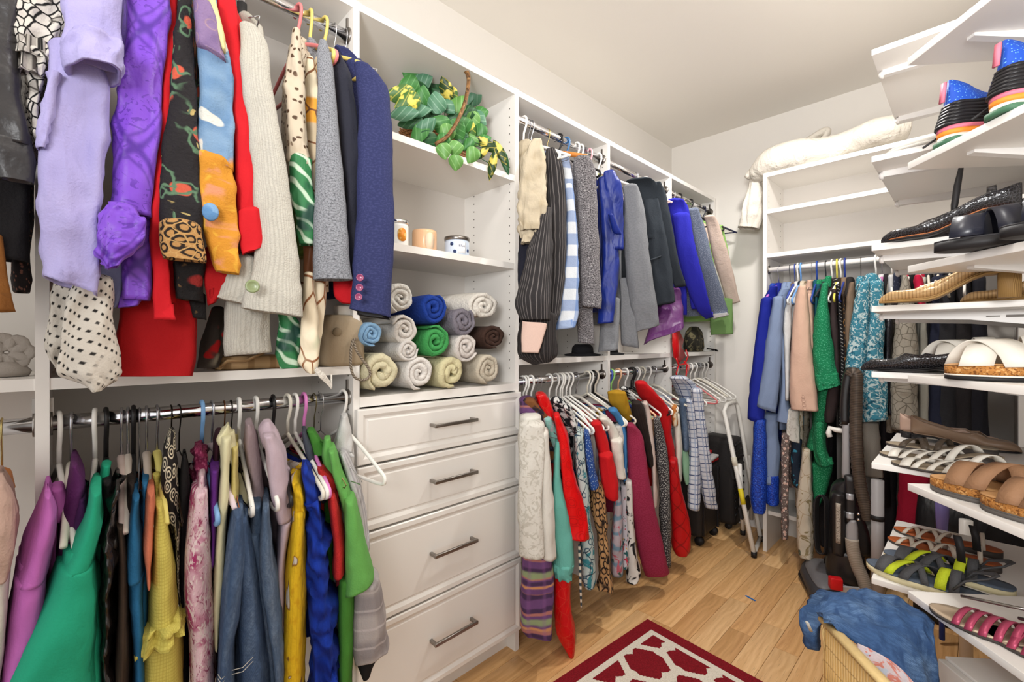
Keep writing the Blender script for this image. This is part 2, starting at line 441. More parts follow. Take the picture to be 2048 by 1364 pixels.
RODS = {'LU': ('x', ZU), 'LL': ('x', ZL), 'RU': ('x', ZU), 'RL': ('x', ZL), 'B': ('y', 1.572)}
def rodpt(rodn, px):
    ax, z = RODS[rodn]
    p = P(px, 682, X=-1.25) if ax == 'x' else P(px, 682, Y=2.82)
    return Vector((p.x, p.y, z))
HM = {}
def hm_(col, kind):
    k = (col, kind)
    if k not in HM:
        if kind == 'wire': HM[k] = mat('hanger_wire_%d' % len(HM), col, .25, metal=.9)
        else: HM[k] = mat('hanger_%d' % len(HM), col, .38 if kind == 'tube' else .7, spec=.4)
    return HM[k]
CN = {}
def hanger(rodn, px, kind, col, label, group=None, hw=.2, yaw=None, tilt=0, bar=True, drop=.085):
    p0 = rodpt(rodn, px); ax = RODS[rodn][0]
    yw = R.uniform(-.12, .12) if yaw is None else yaw
    U = Vector((math.cos(yw), math.sin(yw), 0)) if ax == 'x' else Vector((math.sin(yw), -math.cos(yw), 0))
    def pt(u, z):
        q = U*u; return p0+q+Vector((0, 0, z+tilt*u))
    t = thing('hanger', p0+Vector((0, 0, -drop)), label, 'hanger', group)
    m = hm_(col, kind)
    rr = .0135+{'tube': .0045, 'velvet': .003, 'wire': .0015, 'wood': .0018}[kind]+.0012
    hk = [pt(rr*math.cos(math.radians(a)), rr*math.sin(math.radians(a))+.001) for a in range(205, -1, -20)]
    hk += [pt(rr*.95, -.014), pt(rr*.6, -.030), pt(.002, -.046), pt(0, -drop)]
    if kind == 'tube':
        obj('hook', MB().tube(hk, .0042, 8), m, t)
        s = MB()
        loop = [pt(0, -drop+.004), pt(.03, -drop-.012), pt(.10, -drop-.045), pt(hw-.02, -drop-.09), pt(hw, -drop-.105), pt(hw-.012, -drop-.122), pt(.1, -drop-.123), pt(-.1, -drop-.123), pt(-hw+.012, -drop-.122), pt(-hw, -drop-.105), pt(-hw+.02, -drop-.09), pt(-.10, -drop-.045), pt(-.03, -drop-.012), pt(0, -drop+.004)]
        s.tube([Vector(q) for q in crom([tuple(q) for q in loop], 3)], .0048, 8)
        obj('shoulder_frame', s, m, t)
    elif kind == 'velvet':
        obj('hook', MB().tube(hk, .0026, 7), m if col[0] < 90 else hm_((190, 190, 195), 'wire'), t)
        s = MB(); s.tube([pt(-hw, -drop-.095), pt(-hw*.6, -drop-.05), pt(-.03, -drop-.006), pt(0, -drop), pt(.03, -drop-.006), pt(hw*.6, -drop-.05), pt(hw, -drop-.095)], [.005, .006, .007, .008, .007, .006, .005], 8)
        s.tube([pt(-hw+.01, -drop-.092), pt(hw-.01, -drop-.092)], .004, 6)
        obj('shoulder_frame', s, m, t)
    elif kind == 'wire':
        obj('hook', MB().tube(hk, .0014, 6), m, t)
        obj('shoulder_frame', MB().tube([pt(0, -drop), pt(.03, -drop-.01), pt(hw, -drop-.1), pt(hw-.008, -drop-.108), pt(-hw+.008, -drop-.108), pt(-hw, -drop-.1), pt(-.03, -drop-.01), pt(0, -drop)], .0014, 6), m, t)
    else:
        obj('hook', MB().tube(hk, .0016, 6), hm_((200, 180, 120), 'wire'), t)
        obj('shoulder_frame', MB().tube([pt(-hw, -drop-.07), pt(-hw*.5, -drop-.03), pt(0, -drop), pt(hw*.5, -drop-.03), pt(hw, -drop-.07)], [.009, .010, .013, .010, .009], 10), m, t)
    return t

def autobody(mb, rodn, px, zh, hw=.15, t=.018, drop=.09, slope=.09, flare=1.0):
    """the trunk of a hung garment: neck, sloping shoulders, straight down to the hem"""
    p0 = rodpt(rodn, px); ax = RODS[rodn][0]; z0 = p0.z-drop
    if rodn in ('LL', 'RL') and drop == .09:
        wide = [(z0-.048, .092, t*.55), (z0-.056, .108, t*.9)]
    else: wide = [(z0+.012, .030, t*.7), (z0, .045, t)]
    prof = wide+[(z0-slope*(.35 if len(wide) == 2 and wide[0][1] < .05 else .72), hw*(.55 if wide[0][1] < .05 else .82), t*1.1), (z0-slope*(.75 if wide[0][1] < .05 else .9), hw*.85, t*1.15), (z0-slope-.02, hw*.98, t*1.2), (z0-slope-.08, hw, t*1.2), ((z0+zh)/2-.05, hw*.97*flare, t*1.15), (zh, hw*flare, t*1.25)]
    n = 24; rings = []
    for i, (z, h, tt) in enumerate(prof):
        r = []
        for j in range(n):
            ph = 2*PI*j/n; ca, sa = math.cos(ph), math.sin(ph)
            fx = math.copysign(abs(ca)**.9, ca)*h; fy = math.copysign(abs(sa)**.8, sa)*tt
            if i > 4: fy *= 1+.3*math.sin(5*ca*2+px)
            r.append(p0+(Vector((fx, fy, 0)) if ax == 'x' else Vector((fy, fx, 0)))+Vector((0, 0, z-p0.z)))
        rings.append(r)
    mb.loft(rings, None, rodn not in ('LL', 'RL'), True)

def cname(c):
    return c
GRP = {'LU': 'clothes on the upper rod left of the tower', 'LL': 'clothes on the lower rod left of the tower',
       'RU': 'clothes on the upper rods right of the tower', 'RL': 'clothes on the lower rods right of the tower', 'B': 'clothes in the wardrobe on the back wall'}
def G(name, label, cat, rodn, hk, bands, hem=None, hang=None, hw=.15, t=.018, mtl=None, btns=(), short=None, drop=.09, bm=None, bodyname='body', plane=None):
    """a hung garment: an Empty at the hanger's neck, its body and its visible sleeves, cuffs, collars as parts"""
    p0 = rodpt(rodn, hk)
    g = thing(name, p0+Vector((0, 0, -drop)), label, cat, GRP[rodn])
    if hem is not None:
        mb = MB(); autobody(mb, rodn, hk, hem, hw, t, drop); obj(bodyname, mb, bm or bands[0][1], g)
    for bd in bands:
        o = dict(bd[3]) if len(bd) > 3 else {}
        if plane is not None and 'Y' not in o: o['Y'] = plane
        lab = o.pop('label', None)
        obj(bd[0], band(MB(), bd[2], **o), bd[1], g, label=lab)
    for (bx, by, rad, m_, Xp, dep) in btns:
        button(g, bx, by, rad, m_, Xp, dep)
    if hang:
        kind, col, cn = hang
        lb = '%s hanger holding the %s' % (cn, short or label)
        lb = ' '.join(lb.split()[:16])
        hanger(rodn, hk, kind, col, lb)
    return g
def button(parent, px, py, rad, m, Xp=None, dep=.03, Yp=None):
    c_ = P(px, py, X=Xp) if Yp is None else P(px, py, Y=Yp)
    d = (Vector((0, 0, HC))-c_); d.z = 0; d.normalize(); c_ = c_+d*dep
    a = Vector((-d.y, d.x, 0)); u = Vector((0, 0, 1)); rings = []
    for r_, h in ((rad*.9, -.001), (rad, .001), (rad*.95, .0028), (rad*.7, .0026), (rad*.6, .0016), (rad*.1, .0018)):
        rings.append([c_+d*h+a*(r_*math.cos(2*PI*k/14))+u*(r_*math.sin(2*PI*k/14)) for k in range(14)])
    return obj('button', MB().loft(rings), m, parent)
W_ = (238, 235, 228); CRM = (226, 220, 204); BLK = (28, 26, 26); BRN = (52, 40, 34)
# ---------------------------------------------------------------- upper rod, left of the tower
m_leather = mat('black_leather', (46, 44, 45), .38, bump=(120, .3), crease=.25, spec=.5)
m_blackcloth = cl('black_cloth', (22, 20, 21), cr=.3)
m_brown = mat('tan_suede', (150, 98, 44), .8, (('noise', (120, 74, 32), dict(s=12, t=.55, soft=.2)),), bump=(200, .3))
m_blackspeck = cl('black_speckled_knit', (30, 24, 24), (('dot', (120, 80, 66), dict(s=90, t=.18, soft=.05)),))
G('jacket', 'black leather jacket sleeve with a stitched cuff at the left edge', 'jacket', 'LU', -40, [
    ('sleeve', m_leather, [(-30, -70, 52), (80, -70, 42), (200, -60, 52), (285, -50, 66)], dict(wr=.006)),
    ('cuff', m_leather, [(280, -40, 66), (312, -34, 71), (340, -20, 72), (362, -6, 70)], dict(wr=.003)),
    ('front', m_blackcloth, [(330, -60, 66), (420, -60, 62), (520, -60, 58)], dict(X=-1.12))], hem=1.45, hw=.13)
G('jacket', 'black speckled knit jacket behind the tan suede flap at far left', 'jacket', 'LU', -10, [
    ('front', m_blackspeck, [(330, 20, 66), (450, 14, 66), (570, 24, 64), (585, 30, 62)], dict(X=-1.16, dep=.03))], hem=1.35, hw=.1)
G('jacket', 'tan suede jacket hem hanging above the shelf at far left', 'jacket', 'LU', -70, [
    ('front', m_brown, [(470, -60, 4), (540, -60, 20), (626, -60, 622, 40)], dict(X=-1.1))], hem=1.35, hw=.1)
m_peb = cl('pebble_print_voile', (232, 226, 214), (('edge', (26, 24, 24), dict(s=70, t=.09, soft=.04, dist=.01, ds=40)), ('cell', (120, 112, 104), dict(s=62, t=.8, soft=.02, a=.5))), cr=.5)
G('blouse', 'sheer blouse with black and cream pebble print beside the lilac shirt', 'blouse', 'LU', 60, [
    ('sleeve', m_peb, [(-30, 42, 150), (40, 38, 130), (90, 36, 112), (118, 40, 100)], dict(wr=.010, wf=22)),
    ('gathered_cuff', m_peb, [(108, 36, 104), (125, 34, 100), (150, 40, 92)], dict(wr=.012, wf=40, fold=(9, .08))),
    ('ruffle', m_peb, [(140, 50, 92), (200, 54, 84), (260, 60, 82), (292, 70, 78)], dict(wr=.010, wf=25, X=-1.08))], hem=1.5, hw=.13,
  hang=('wire', (180, 180, 180), 'metal wire'), short='pebble print blouse')
m_lil = cl('lilac_linen', (186, 178, 226), (('noise', (170, 162, 214), dict(s=8, t=.5, soft=.2)),), cr=.45)
m_bg = cl('blue_grey_linen', (116, 120, 158), cr=.5)
G('shirt', 'lilac linen shirt with a rolled up sleeve', 'shirt', 'LU', 160, [
    ('sleeve', m_lil, [(-40, 140, 254), (50, 128, 252), (110, 120, 252), (140, 130, 240)], dict(wr=.007, X=-1.03)),
    ('rolled_cuff', m_lil, [(86, 150, 252), (110, 138, 252), (132, 133, 128, 251), (158, 138, 138, 250)], dict(wr=.009, wf=26, X=-1.0, dep=.045)),
    ('front', m_lil, [(110, 100, 190), (160, 92, 222), (230, 82, 222), (300, 78, 216), (400, 78, 210), (500, 80, 204), (555, 84, 592, 200)], dict(wr=.006, X=-1.06, dep=.045, fold=(3, .05))),
    ('placket', m_lil, [(150, 96, 122), (260, 80, 100), (300, 80, 92)], dict(wr=.005, wf=40, X=-1.02, dep=.012)),
    ('shirt_tail', m_bg, [(470, 160, 244), (540, 160, 246), (590, 176, 242), (616, 185, 232)], dict(X=-1.10, wr=.006))], hem=1.45, hw=.14)
m_dash = cl('dash_print_silk', (216, 208, 196), (('stripe', (36, 32, 30), dict(f=62, w=.30, soft=.07, ang=62, dist=.012)), ('stripe', (216, 208, 196), dict(f=95, w=.58, soft=.06, ang=-25, dist=.012)), ('noise', (222, 214, 202), dict(s=9, t=.58, soft=.05))), cr=.5)
G('blouse', 'cream silk blouse printed with black dashes, its pointed hem below the lilac shirt', 'blouse', 'LU', 130, [
    ('hem_panel', m_dash, [(540, 98, 170), (600, 98, 180), (690, 98, 200), (735, 108, 722, 215)], dict(X=-1.13, wr=.010, fold=(5, .12))),
    ('hem_point', m_dash, [(560, 150, 228), (660, 125, 232), (725, 112, 236), (745, 116, 748, 236), (768, 160, 762, 226), (782, 186, 780, 204)], dict(X=-1.08, dep=.03, wr=.008, fold=(4, .1)))], hem=1.3, hw=.1)
m_pur = mat('purple_quilted_taffeta', (118, 68, 190), .42, (
    ('stripe', (74, 34, 140), dict(f=9, w=.07, soft=.03, ang=30)), ('stripe', (74, 34, 140), dict(f=9, w=.07, soft=.03, ang=-30)), ('stripe', (84, 42, 150), dict(f=9, w=.03, soft=.02, ang=30, ph=.12)), ('stripe', (84, 42, 150), dict(f=9, w=.03, soft=.02, ang=-30, ph=.12)),
    ('noise', (84, 42, 150), dict(s=46, t=.60, soft=.02, dd=3, a=.8)), ('noise', (142, 92, 214), dict(s=10, t=.6, soft=.15, a=.5))), bump=(80, .3), crease=.3, blay=(0, -.7), sheen=.1)
G('jacket', 'purple quilted taffeta jacket with an embossed diamond pattern and ruched cuff', 'jacket', 'LU', 270, [
    ('sleeve', m_pur, [(-40, 254, 344), (60, 250, 334), (150, 242, 328), (250, 230, 322), (340, 222, 316), (430, 214, 306)], dict(wr=.005)),
    ('ruched_cuff', m_pur, [(416, 214, 278), (430, 206, 284), (470, 198, 432, 300), (505, 194, 480, 292), (532, 206, 512, 256), (540, 214, 530, 240)], dict(wr=.006, wf=44, X=-1.02, fold=(9, .05))),
    ('front', m_pur, [(420, 256, 314), (500, 248, 308), (600, 242, 304)], dict(X=-1.09)),
    ('lining_edge', m_pur, [(588, 238, 286), (618, 232, 610, 276)], dict(X=-1.1))], hem=1.5, hw=.14)
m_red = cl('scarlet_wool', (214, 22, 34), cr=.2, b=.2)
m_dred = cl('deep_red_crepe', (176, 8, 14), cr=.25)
G('dress', 'long red crepe dress whose hem reaches the shelf below the purple jacket', 'dress', 'LU', 320, [
    ('sleeve', m_red, [(-40, 330, 362), (100, 330, 352), (250, 318, 340), (400, 302, 330), (500, 302, 336), (560, 303, 340), (640, 303, 640, 350)], dict(wr=.004, X=-1.07)),
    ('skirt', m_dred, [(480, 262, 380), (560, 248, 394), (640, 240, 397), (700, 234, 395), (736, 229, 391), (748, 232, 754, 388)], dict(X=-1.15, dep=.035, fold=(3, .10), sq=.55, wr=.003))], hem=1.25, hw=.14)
m_tap = cl('black_tapestry', (34, 31, 33), (
    ('noise', (196, 172, 110), dict(s=16, t=.66, soft=.01, dd=1.5)), ('dot', (206, 90, 66), dict(s=13, t=.17, soft=.02, dist=.04, rnd=.9)),
    ('ring', (92, 124, 96), dict(s=13, t=.22, t2=.33, soft=.03, dist=.12, ds=22)), ('noise', (34, 31, 33), dict(s=7, t=.56, soft=.02))), b=.8, bs=160)
m_leo = cl('leopard_velvet', (190, 142, 84), (('ring', (38, 28, 22), dict(s=62, t=.30, t2=.56, soft=.05, dist=.02, ds=30)), ('edge', (200, 158, 98), dict(s=62, t=.05, soft=.03))), b=.4)
m_tapd = cl('black_gold_tapestry', (26, 22, 22), (('noise', (112, 84, 52), dict(s=26, t=.62, soft=.02, dd=1.2)), ('dot', (150, 40, 36), dict(s=16, t=.18, soft=.04))), b=.8)
G('jacket', 'black floral tapestry jacket with a leopard print cuff', 'jacket', 'LU', 370, [
    ('sleeve', m_tap, [(-40, 354, 388), (60, 350, 389), (150, 343, 393), (250, 330, 396), (330, 326, 400), (400, 322, 402), (460, 322, 404)], dict(X=-1.05)),
    ('leopard_cuff', m_leo, [(452, 320, 402), (470, 320, 405), (500, 323, 409), (520, 328, 522, 412)], dict(X=-1.03, wr=.003, label='leopard print turned back cuff')),
    ('front', m_tapd, [(500, 346, 410), (560, 352, 412), (598, 350, 605, 412)], dict(X=-1.09)),
    ('front', m_tapd, [(590, 376, 414), (636, 386, 640, 417)], dict(X=-1.11))], hem=1.5, hw=.13)
m_app = cl('denim_patchwork', (104, 140, 178), (
    ('noise', (150, 180, 208), dict(s=20, t=.5, soft=.2, a=.6)), ('dot', (226, 224, 216), dict(s=9, t=.16, soft=.02, dist=.1, ds=18)),
    ('grad', (138, 118, 158), dict(t=-.0, soft=.001, a=0)),
    ('grad', (222, 146, 48), dict(t=.36, soft=.012, dist=.12, ds=14)),), b=.5)
m_app2 = cl('mauve_patchwork', (142, 118, 158), (('ring', (176, 144, 150), dict(s=24, t=.2, t2=.24, soft=.03)), ('noise', (120, 98, 140), dict(s=20, t=.55, soft=.1))), b=.5)
m_org = cl('orange_patchwork', (216, 146, 44), (('noise', (226, 150, 110), dict(s=16, t=.55, soft=.05, dd=1)), ('noise', (236, 178, 60), dict(s=22, t=.6, soft=.06, dd=1.4)), ('noise', (186, 110, 30), dict(s=26, t=.68, soft=.04))), b=.5, cr=.4)
m_pale = cl('pale_yellow_cotton', (232, 222, 160))
m_bluep = cl('sky_blue_patch', (96, 142, 190), (('noise', (130, 170, 210), dict(s=30, t=.5, soft=.1)),))
jk = G('jacket', 'patchwork denim jacket in blue, mauve and orange', 'jacket', 'LU', 425, [
    ('sleeve', m_app, [(-40, 380, 436), (20, 388, 440), (110, 392, 462), (200, 397, 466), (250, 397, 468), (322, 398, 338, 466)], dict(X=-1.05)),
    ('sleeve_patch', m_app2, [(14, 388, 426), (50, 390, 440), (90, 392, 96, 446), (106, 400, 120, 452)], dict(X=-1.04, dep=.026, hollow=False, wr=.002, label='mauve appliqué band')),
    ('sleeve_patch', m_pale, [(4, 414, 432), (60, 428, 446), (108, 444, 452)], dict(X=-1.035, dep=.02, hollow=False, wr=.002, label='pale yellow appliqué')),
    ('lower_sleeve', m_org, [(312, 398, 332, 467), (360, 398, 470), (430, 402, 481), (480, 410, 482), (520, 420, 482), (544, 432, 548, 480)], dict(X=-1.045, wr=.006, label='orange appliqué lower sleeve'))], hem=1.6, hw=.12)
c_ = P(421, 430, X=-1.045); d_ = (Vector((0, 0, HC))-c_).normalized()
def disc(parent, name, px, py, X, dep, rx, rz, m, Y=None, n=16):
    c0 = P(px, py, X=X) if Y is None else P(px, py, Y=Y); d = (Vector((0, 0, HC))-c0); d.z = 0; d.normalize(); c0 = c0+d*dep
    a = Vector((-d.y, d.x, 0)); rings = []
    for k, h in ((1, -.004), (1, .001), (.85, .003), (.1, .0035)):
        rings.append([c0+d*h+a*rx*k*math.cos(2*PI*j/n)+Vector((0, 0, rz*k*math.sin(2*PI*j/n))) for j in range(n)])
    return obj(name, MB().loft(rings), m, parent)
disc(jk, 'round_patch', 421, 430, -1.045, .026, .0135, .017, m_bluep)
G('blazer', 'scarlet wool blazer with a turned back cuff next to the patchwork jacket', 'jacket', 'LU', 455, [
    ('sleeve', m_red, [(-40, 424, 466), (30, 432, 476), (90, 440, 482), (200, 460, 500), (300, 468, 510), (400, 472, 516), (470, 476, 520)], dict(X=-1.06, wr=.002)),
    ('cuff', m_red, [(428, 474, 418, 522), (460, 474, 526), (495, 478, 482, 531), (512, 482, 494, 524)], dict(X=-1.045, wr=.002)),
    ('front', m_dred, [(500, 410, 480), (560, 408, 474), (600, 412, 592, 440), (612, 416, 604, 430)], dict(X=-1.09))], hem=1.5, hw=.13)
m_lin = cl('oatmeal_linen', (204, 200, 188), (('stripe', (182, 178, 166), dict(f=190, w=.4, soft=.12, dist=.01, a=.7)), ('noise', (190, 186, 174), dict(s=60, sx=4, t=.55, soft=.1, a=.6))), b=.7, bs=300)
m_btn = mat('olive_button', (126, 138, 96), .3, spec=.5)
G('jacket', 'oatmeal white linen jacket with one green button at the cuff', 'jacket', 'LU', 487, [
    ('sleeve', m_lin, [(56, 478, 520), (90, 480, 541), (160, 482, 547), (250, 496, 561), (350, 504, 578), (450, 510, 592), (540, 504, 601), (600, 488, 606), (618, 486, 634, 606)], dict(X=-1.04, wr=.003)),
    ('front', m_lin, [(520, 448, 520), (580, 436, 520), (596, 434, 612, 500)], dict(X=-1.08)),
    ('front', m_lin, [(560, 450, 545), (640, 450, 545), (712, 450, 704, 545)], dict(X=-1.12, fold=(5, .05)))],
  hem=1.3, hw=.15, btns=((505, 578, .013, m_btn, -1.04, .052),), hang=('wire', (190, 190, 190), 'black necked metal'), short='oatmeal linen jacket')
obj('hanger_collar', MB().tube([rodpt('LU', 484)+Vector((0, 0, -.045)), rodpt('LU', 484)+Vector((0, 0, -.09))], .011, 10), hm_(BLK, 'velvet'), bpy.data.objects['hanger.001'])
m_ani = mat('animal_silk', (198, 184, 162), .5, (('dot', (84, 62, 44), dict(s=62, t=.2, soft=.04, dist=.02, ds=30, sy=.8)), ('noise', (190, 168, 140), dict(s=14, t=.6, soft=.06, a=.6)),
    ('grad', (112, 150, 72), dict(t=.42, soft=.03, dist=.12, ds=16)), ('stripe', (232, 220, 170), dict(f=26, w=.16, soft=.03, ang=40, dist=.12, ds=16, a=0))), bump=(60, .2), crease=.5)
m_leaf = mat('palm_print_silk', (52, 122, 74), .5, (('stripe', (198, 222, 196), dict(f=34, w=.3, soft=.06, ang=58, dist=.10, ds=9)), ('noise', (36, 70, 60), dict(s=11, t=.55, soft=.04)), ('noise', (176, 164, 60), dict(s=13, t=.66, soft=.03)), ('noise', (36, 110, 140), dict(s=9, t=.67, soft=.03))), bump=(60, .2), crease=.5)
G('blouse', 'silk blouse with animal spots and a green palm print on the lower sleeve', 'blouse', 'LU', 596, [
    ('sleeve', m_ani, [(66, 586, 600), (90, 578, 606), (180, 568, 612), (260, 572, 616), (330, 576, 622)], dict(X=-1.09, wr=.008)),
    ('lower_sleeve', m_leaf, [(318, 578, 624), (400, 584, 627), (450, 592, 629), (492, 598, 488, 632)], dict(X=-1.085, wr=.006)),
    ('front', m_leaf, [(560, 560, 596), (620, 554, 592), (700, 550, 600), (738, 556, 735, 604)], dict(X=-1.13, wr=.010, fold=(4, .12)))],
  hem=1.4, hw=.1, hang=('tube', (222, 124, 124), 'coral pink plastic'), short='animal spot palm print blouse')
m_yel = mat('bird_print_silk', (224, 210, 180), .5, (('grad', (232, 160, 50), dict(t=.10, soft=.004)), ('grad', (198, 178, 146), dict(t=.16, soft=.004)), ('grad', (226, 216, 196), dict(t=.28, soft=.02)), ('edge', (120, 74, 40), dict(s=14, t=.03, soft=.01)), ('noise', (150, 156, 60), dict(s=10, t=.62, soft=.03, a=.8))), bump=(60, .2), crease=.4)
m_crm = mat('cream_branch_silk', (228, 214, 186), .5, (('edge', (138, 84, 46), dict(s=9, sx=1.6, t=.025, soft=.012, dist=.02)), ('noise', (190, 190, 160), dict(s=9, t=.6, soft=.05)), ('grad', (196, 140, 96), dict(t=-1, soft=.01, a=0))), bump=(60, .2), crease=.4)
m_cop = mat('copper_satin', (172, 110, 76), .35)
G('blouse', 'cream silk blouse with brown branch lines hanging below the shelf edge', 'blouse', 'LU', 620, [
    ('sleeve', m_yel, [(118, 612, 628), (150, 608, 634), (200, 608, 638), (300, 612, 636), (400, 614, 634)], dict(X=-1.12)),
    ('satin_band', m_cop, [(480, 604, 626), (530, 604, 627), (552, 606, 626)], dict(X=-1.13)),
    ('front', m_crm, [(548, 606, 626), (600, 602, 632), (680, 598, 636), (724, 600, 736, 632), (745, 616, 748, 626)], dict(X=-1.08, wr=.006)),
    ('front', m_crm, [(560, 622, 652), (640, 620, 650), (728, 620, 720, 640)], dict(X=-1.10, wr=.006)),
    ('tie_end', mat('braided_tie', (206, 200, 190), .9, bump=(200, 1)), [(742, 628, 734, 636), (756, 640, 746, 650), (772, 655, 764, 664), (778, 660, 774, 667)], dict(X=-1.05, dep=.006))],
  hem=1.3, hw=.1, hang=('tube', (222, 200, 110), 'yellow plastic'), short='cream silk blouse with brown branches')
m_gtw = cl('grey_melange_wool', (128, 130, 136), (('noise', (156, 158, 164), dict(s=330, t=.5, soft=.06)), ('noise', (100, 102, 108), dict(s=260, t=.6, soft=.05))), b=.4)
G('jacket', 'grey mélange wool jacket with straight sleeve', 'jacket', 'LU', 648, [
    ('collar', m_gtw, [(84, 612, 634), (110, 614, 640), (130, 620, 640)], dict(X=-1.2)),
    ('sleeve', m_gtw, [(86, 638, 654), (110, 634, 662), (150, 634, 670), (250, 634, 678), (350, 631, 687), (450, 628, 696), (540, 627, 704), (562, 628, 558, 706)], dict(X=-1.05, wr=.002))],
  hem=1.5, hw=.12, hang=('tube', (224, 202, 112), 'second yellow plastic'), short='grey mélange wool jacket')
m_nav0 = cl('blue_black_wool', (44, 46, 58), cr=.15)
G('blazer', 'blue black wool blazer with red lining, squeezed behind the navy blazer', 'jacket', 'LU', 668, [
    ('sleeve', m_nav0, [(110, 660, 684), (150, 664, 704), (250, 676, 716), (350, 686, 720), (450, 692, 720), (560, 690, 722)], dict(X=-1.07)),
    ('red_lining', m_red, [(540, 664, 704), (590, 668, 706), (606, 682, 608, 704)], dict(X=-1.10, label='red lining showing at the cuff'))],
  hem=1.35, hw=.13, hang=('wire', (200, 200, 200), 'silver wire'), short='blue black wool blazer')
m_nav = cl('navy_wool', (42, 48, 92), (('noise', (54, 60, 106), dict(s=240, t=.55, soft=.08)),), cr=.12)
m_pbt = mat('plum_button', (136, 54, 92), .25, spec=.6)
G('blazer', 'navy blue wool blazer with three plum cuff buttons beside the tower', 'jacket', 'LU', 690, [
    ('collar', m_nav, [(100, 668, 700), (116, 680, 716), (140, 690, 726)], dict(X=-1.17)),
    ('front', m_nav, [(128, 692, 730), (200, 704, 740), (400, 712, 745), (560, 706, 745)], dict(X=-1.10)),
    ('sleeve', m_nav, [(132, 706, 742), (160, 710, 768), (190, 714, 780), (300, 715, 786), (420, 712, 789), (520, 707, 788), (590, 702, 786), (618, 698, 636, 784)], dict(X=-1.02, wr=.002, sq=.75)),
    ('sleeve_lining', mat('black_lining', (20, 18, 20), .5), [(608, 712, 628, 780), (630, 714, 640, 780)], dict(X=-1.03))],
  hem=1.3, hw=.13, btns=((720, 561, .0085, m_pbt, -1.02, .05), (719, 580, .0085, m_pbt, -1.02, .05), (717, 598, .0085, m_pbt, -1.02, .05)),
  hang=('wire', (205, 205, 208), 'bright wire'), short='navy blue wool blazer')
# ---------------------------------------------------------------- lower rod, left of the tower
KX = dict(X=-1.08, dep=.09, push=.55)
def K(**k): d = dict(KX); d.update(k); return d
m_blush = cl('blush_jersey', (206, 172, 158), cr=.5)
m_offw = cl('off_white_jersey', (222, 214, 206), cr=.4)
G('top', 'blush pink draped top over white at the far left edge', 'top', 'LL', 4, [
    ('front', m_blush, [(965, -40, 24), (1000, -40, 52), (1060, -40, 58), (1110, -40, 44), (1150, -40, 28)], K(wr=.012, fold=(4, .08))),
    ('hem', m_offw, [(1120, -40, 26), (1200, -40, 20), (1364, -40, 4), (1420, -40, 0)], K())],
  hang=('wood', (196, 122, 62), 'wooden'), short='blush pink draped top')
m_orc = cl('orchid_sweatshirt', (206, 112, 196), cr=.35, b=.2)
G('sweater', 'orchid pink sweatshirt with a seamed shoulder', 'sweater', 'LL', 118, [
    ('neckband', m_orc, [(978, 100, 130), (1010, 104, 138), (1040, 108, 128)], K(X=-1.14, dep=.04)),
    ('shoulder', m_orc, [(986, 88, 104), (1020, 74, 116), (1080, 52, 116), (1160, 22, 98)], K(X=-1.08, sq=.8)),
    ('body', m_orc, [(1152, 24, 96), (1230, 16, 92), (1320, 4, 70), (1420, -8, 70)], K(fold=(2, .08)))],
  hem=.5, hw=.12, hang=('tube', W_, 'tall white plastic'), short='orchid pink sweatshirt')
m_plum = cl('plum_jersey', (92, 34, 92), cr=.4)
G('top', 'dark plum jersey top between the orchid and green sweatshirts', 'top', 'LL', 143, [
    ('shoulder', m_plum, [(926, 142, 156), (960, 138, 170), (1020, 122, 170), (1080, 112, 160), (1180, 100, 150), (1360, 60, 120)], K(X=-1.13))],
  hem=.55, hw=.11, hang=('velvet', CRM, 'cream velvet'), short='dark plum jersey top')
m_ind = cl('indigo_plum_jersey', (72, 30, 84), cr=.45)
G('top', 'indigo plum top with a dark print, wedged behind the green sweatshirt', 'top', 'LL', 168, [
    ('shoulder', m_ind, [(990, 156, 172), (1030, 140, 182), (1100, 122, 176), (1200, 112, 160), (1300, 90, 140)], K(X=-1.12))], hem=.55, hw=.11)
m_grn = cl('jade_sweatshirt', (34, 172, 132), cr=.3, b=.25)
gs = G('sweater', 'jade green sweatshirt with a seamed shoulder, largest at lower left', 'sweater', 'LL', 190, [
    ('neckband', m_grn, [(930, 204, 222), (970, 196, 218), (1000, 192, 212)], K(X=-1.16, dep=.03)),
    ('shoulder', m_grn, [(980, 182, 204), (1020, 172, 204), (1070, 150, 204), (1135, 114, 1130, 196)], K(X=-1.05, sq=.8)),
    ('body', m_grn, [(1128, 116, 1132, 196), (1200, 84, 198), (1280, 38, 204), (1345, 8, 206), (1440, -10, 208)], K(X=-1.05, fold=(2, .07))),
    ('front_panel', m_grn, [(1130, 170, 203), (1220, 176, 206), (1364, 176, 210), (1430, 176, 210)], K(X=-1.1))],
  hem=.5, hw=.13, hang=('tube', W_, 'broad white plastic'), short='jade green sweatshirt')
G('top', 'black knit top on a wide black hanger behind the jade sweatshirt', 'top', 'LL', 212, [
    ('shoulder', m_blackcloth, [(960, 204, 224), (1020, 200, 226), (1200, 196, 226), (1364, 200, 226)], K(X=-1.13))],
  hem=.5, hw=.11, hang=('tube', BLK, 'wide black plastic'), short='black knit top')
m_ruch = mat('black_ruched_satin', (38, 32, 30), .26, (('noise', (18, 15, 15), dict(s=34, sx=1.2, sy=.8, t=.5, soft=.14, dd=1.6)),), bump=(40, .6), crease=.9, blay=(0, -1), spec=.6)
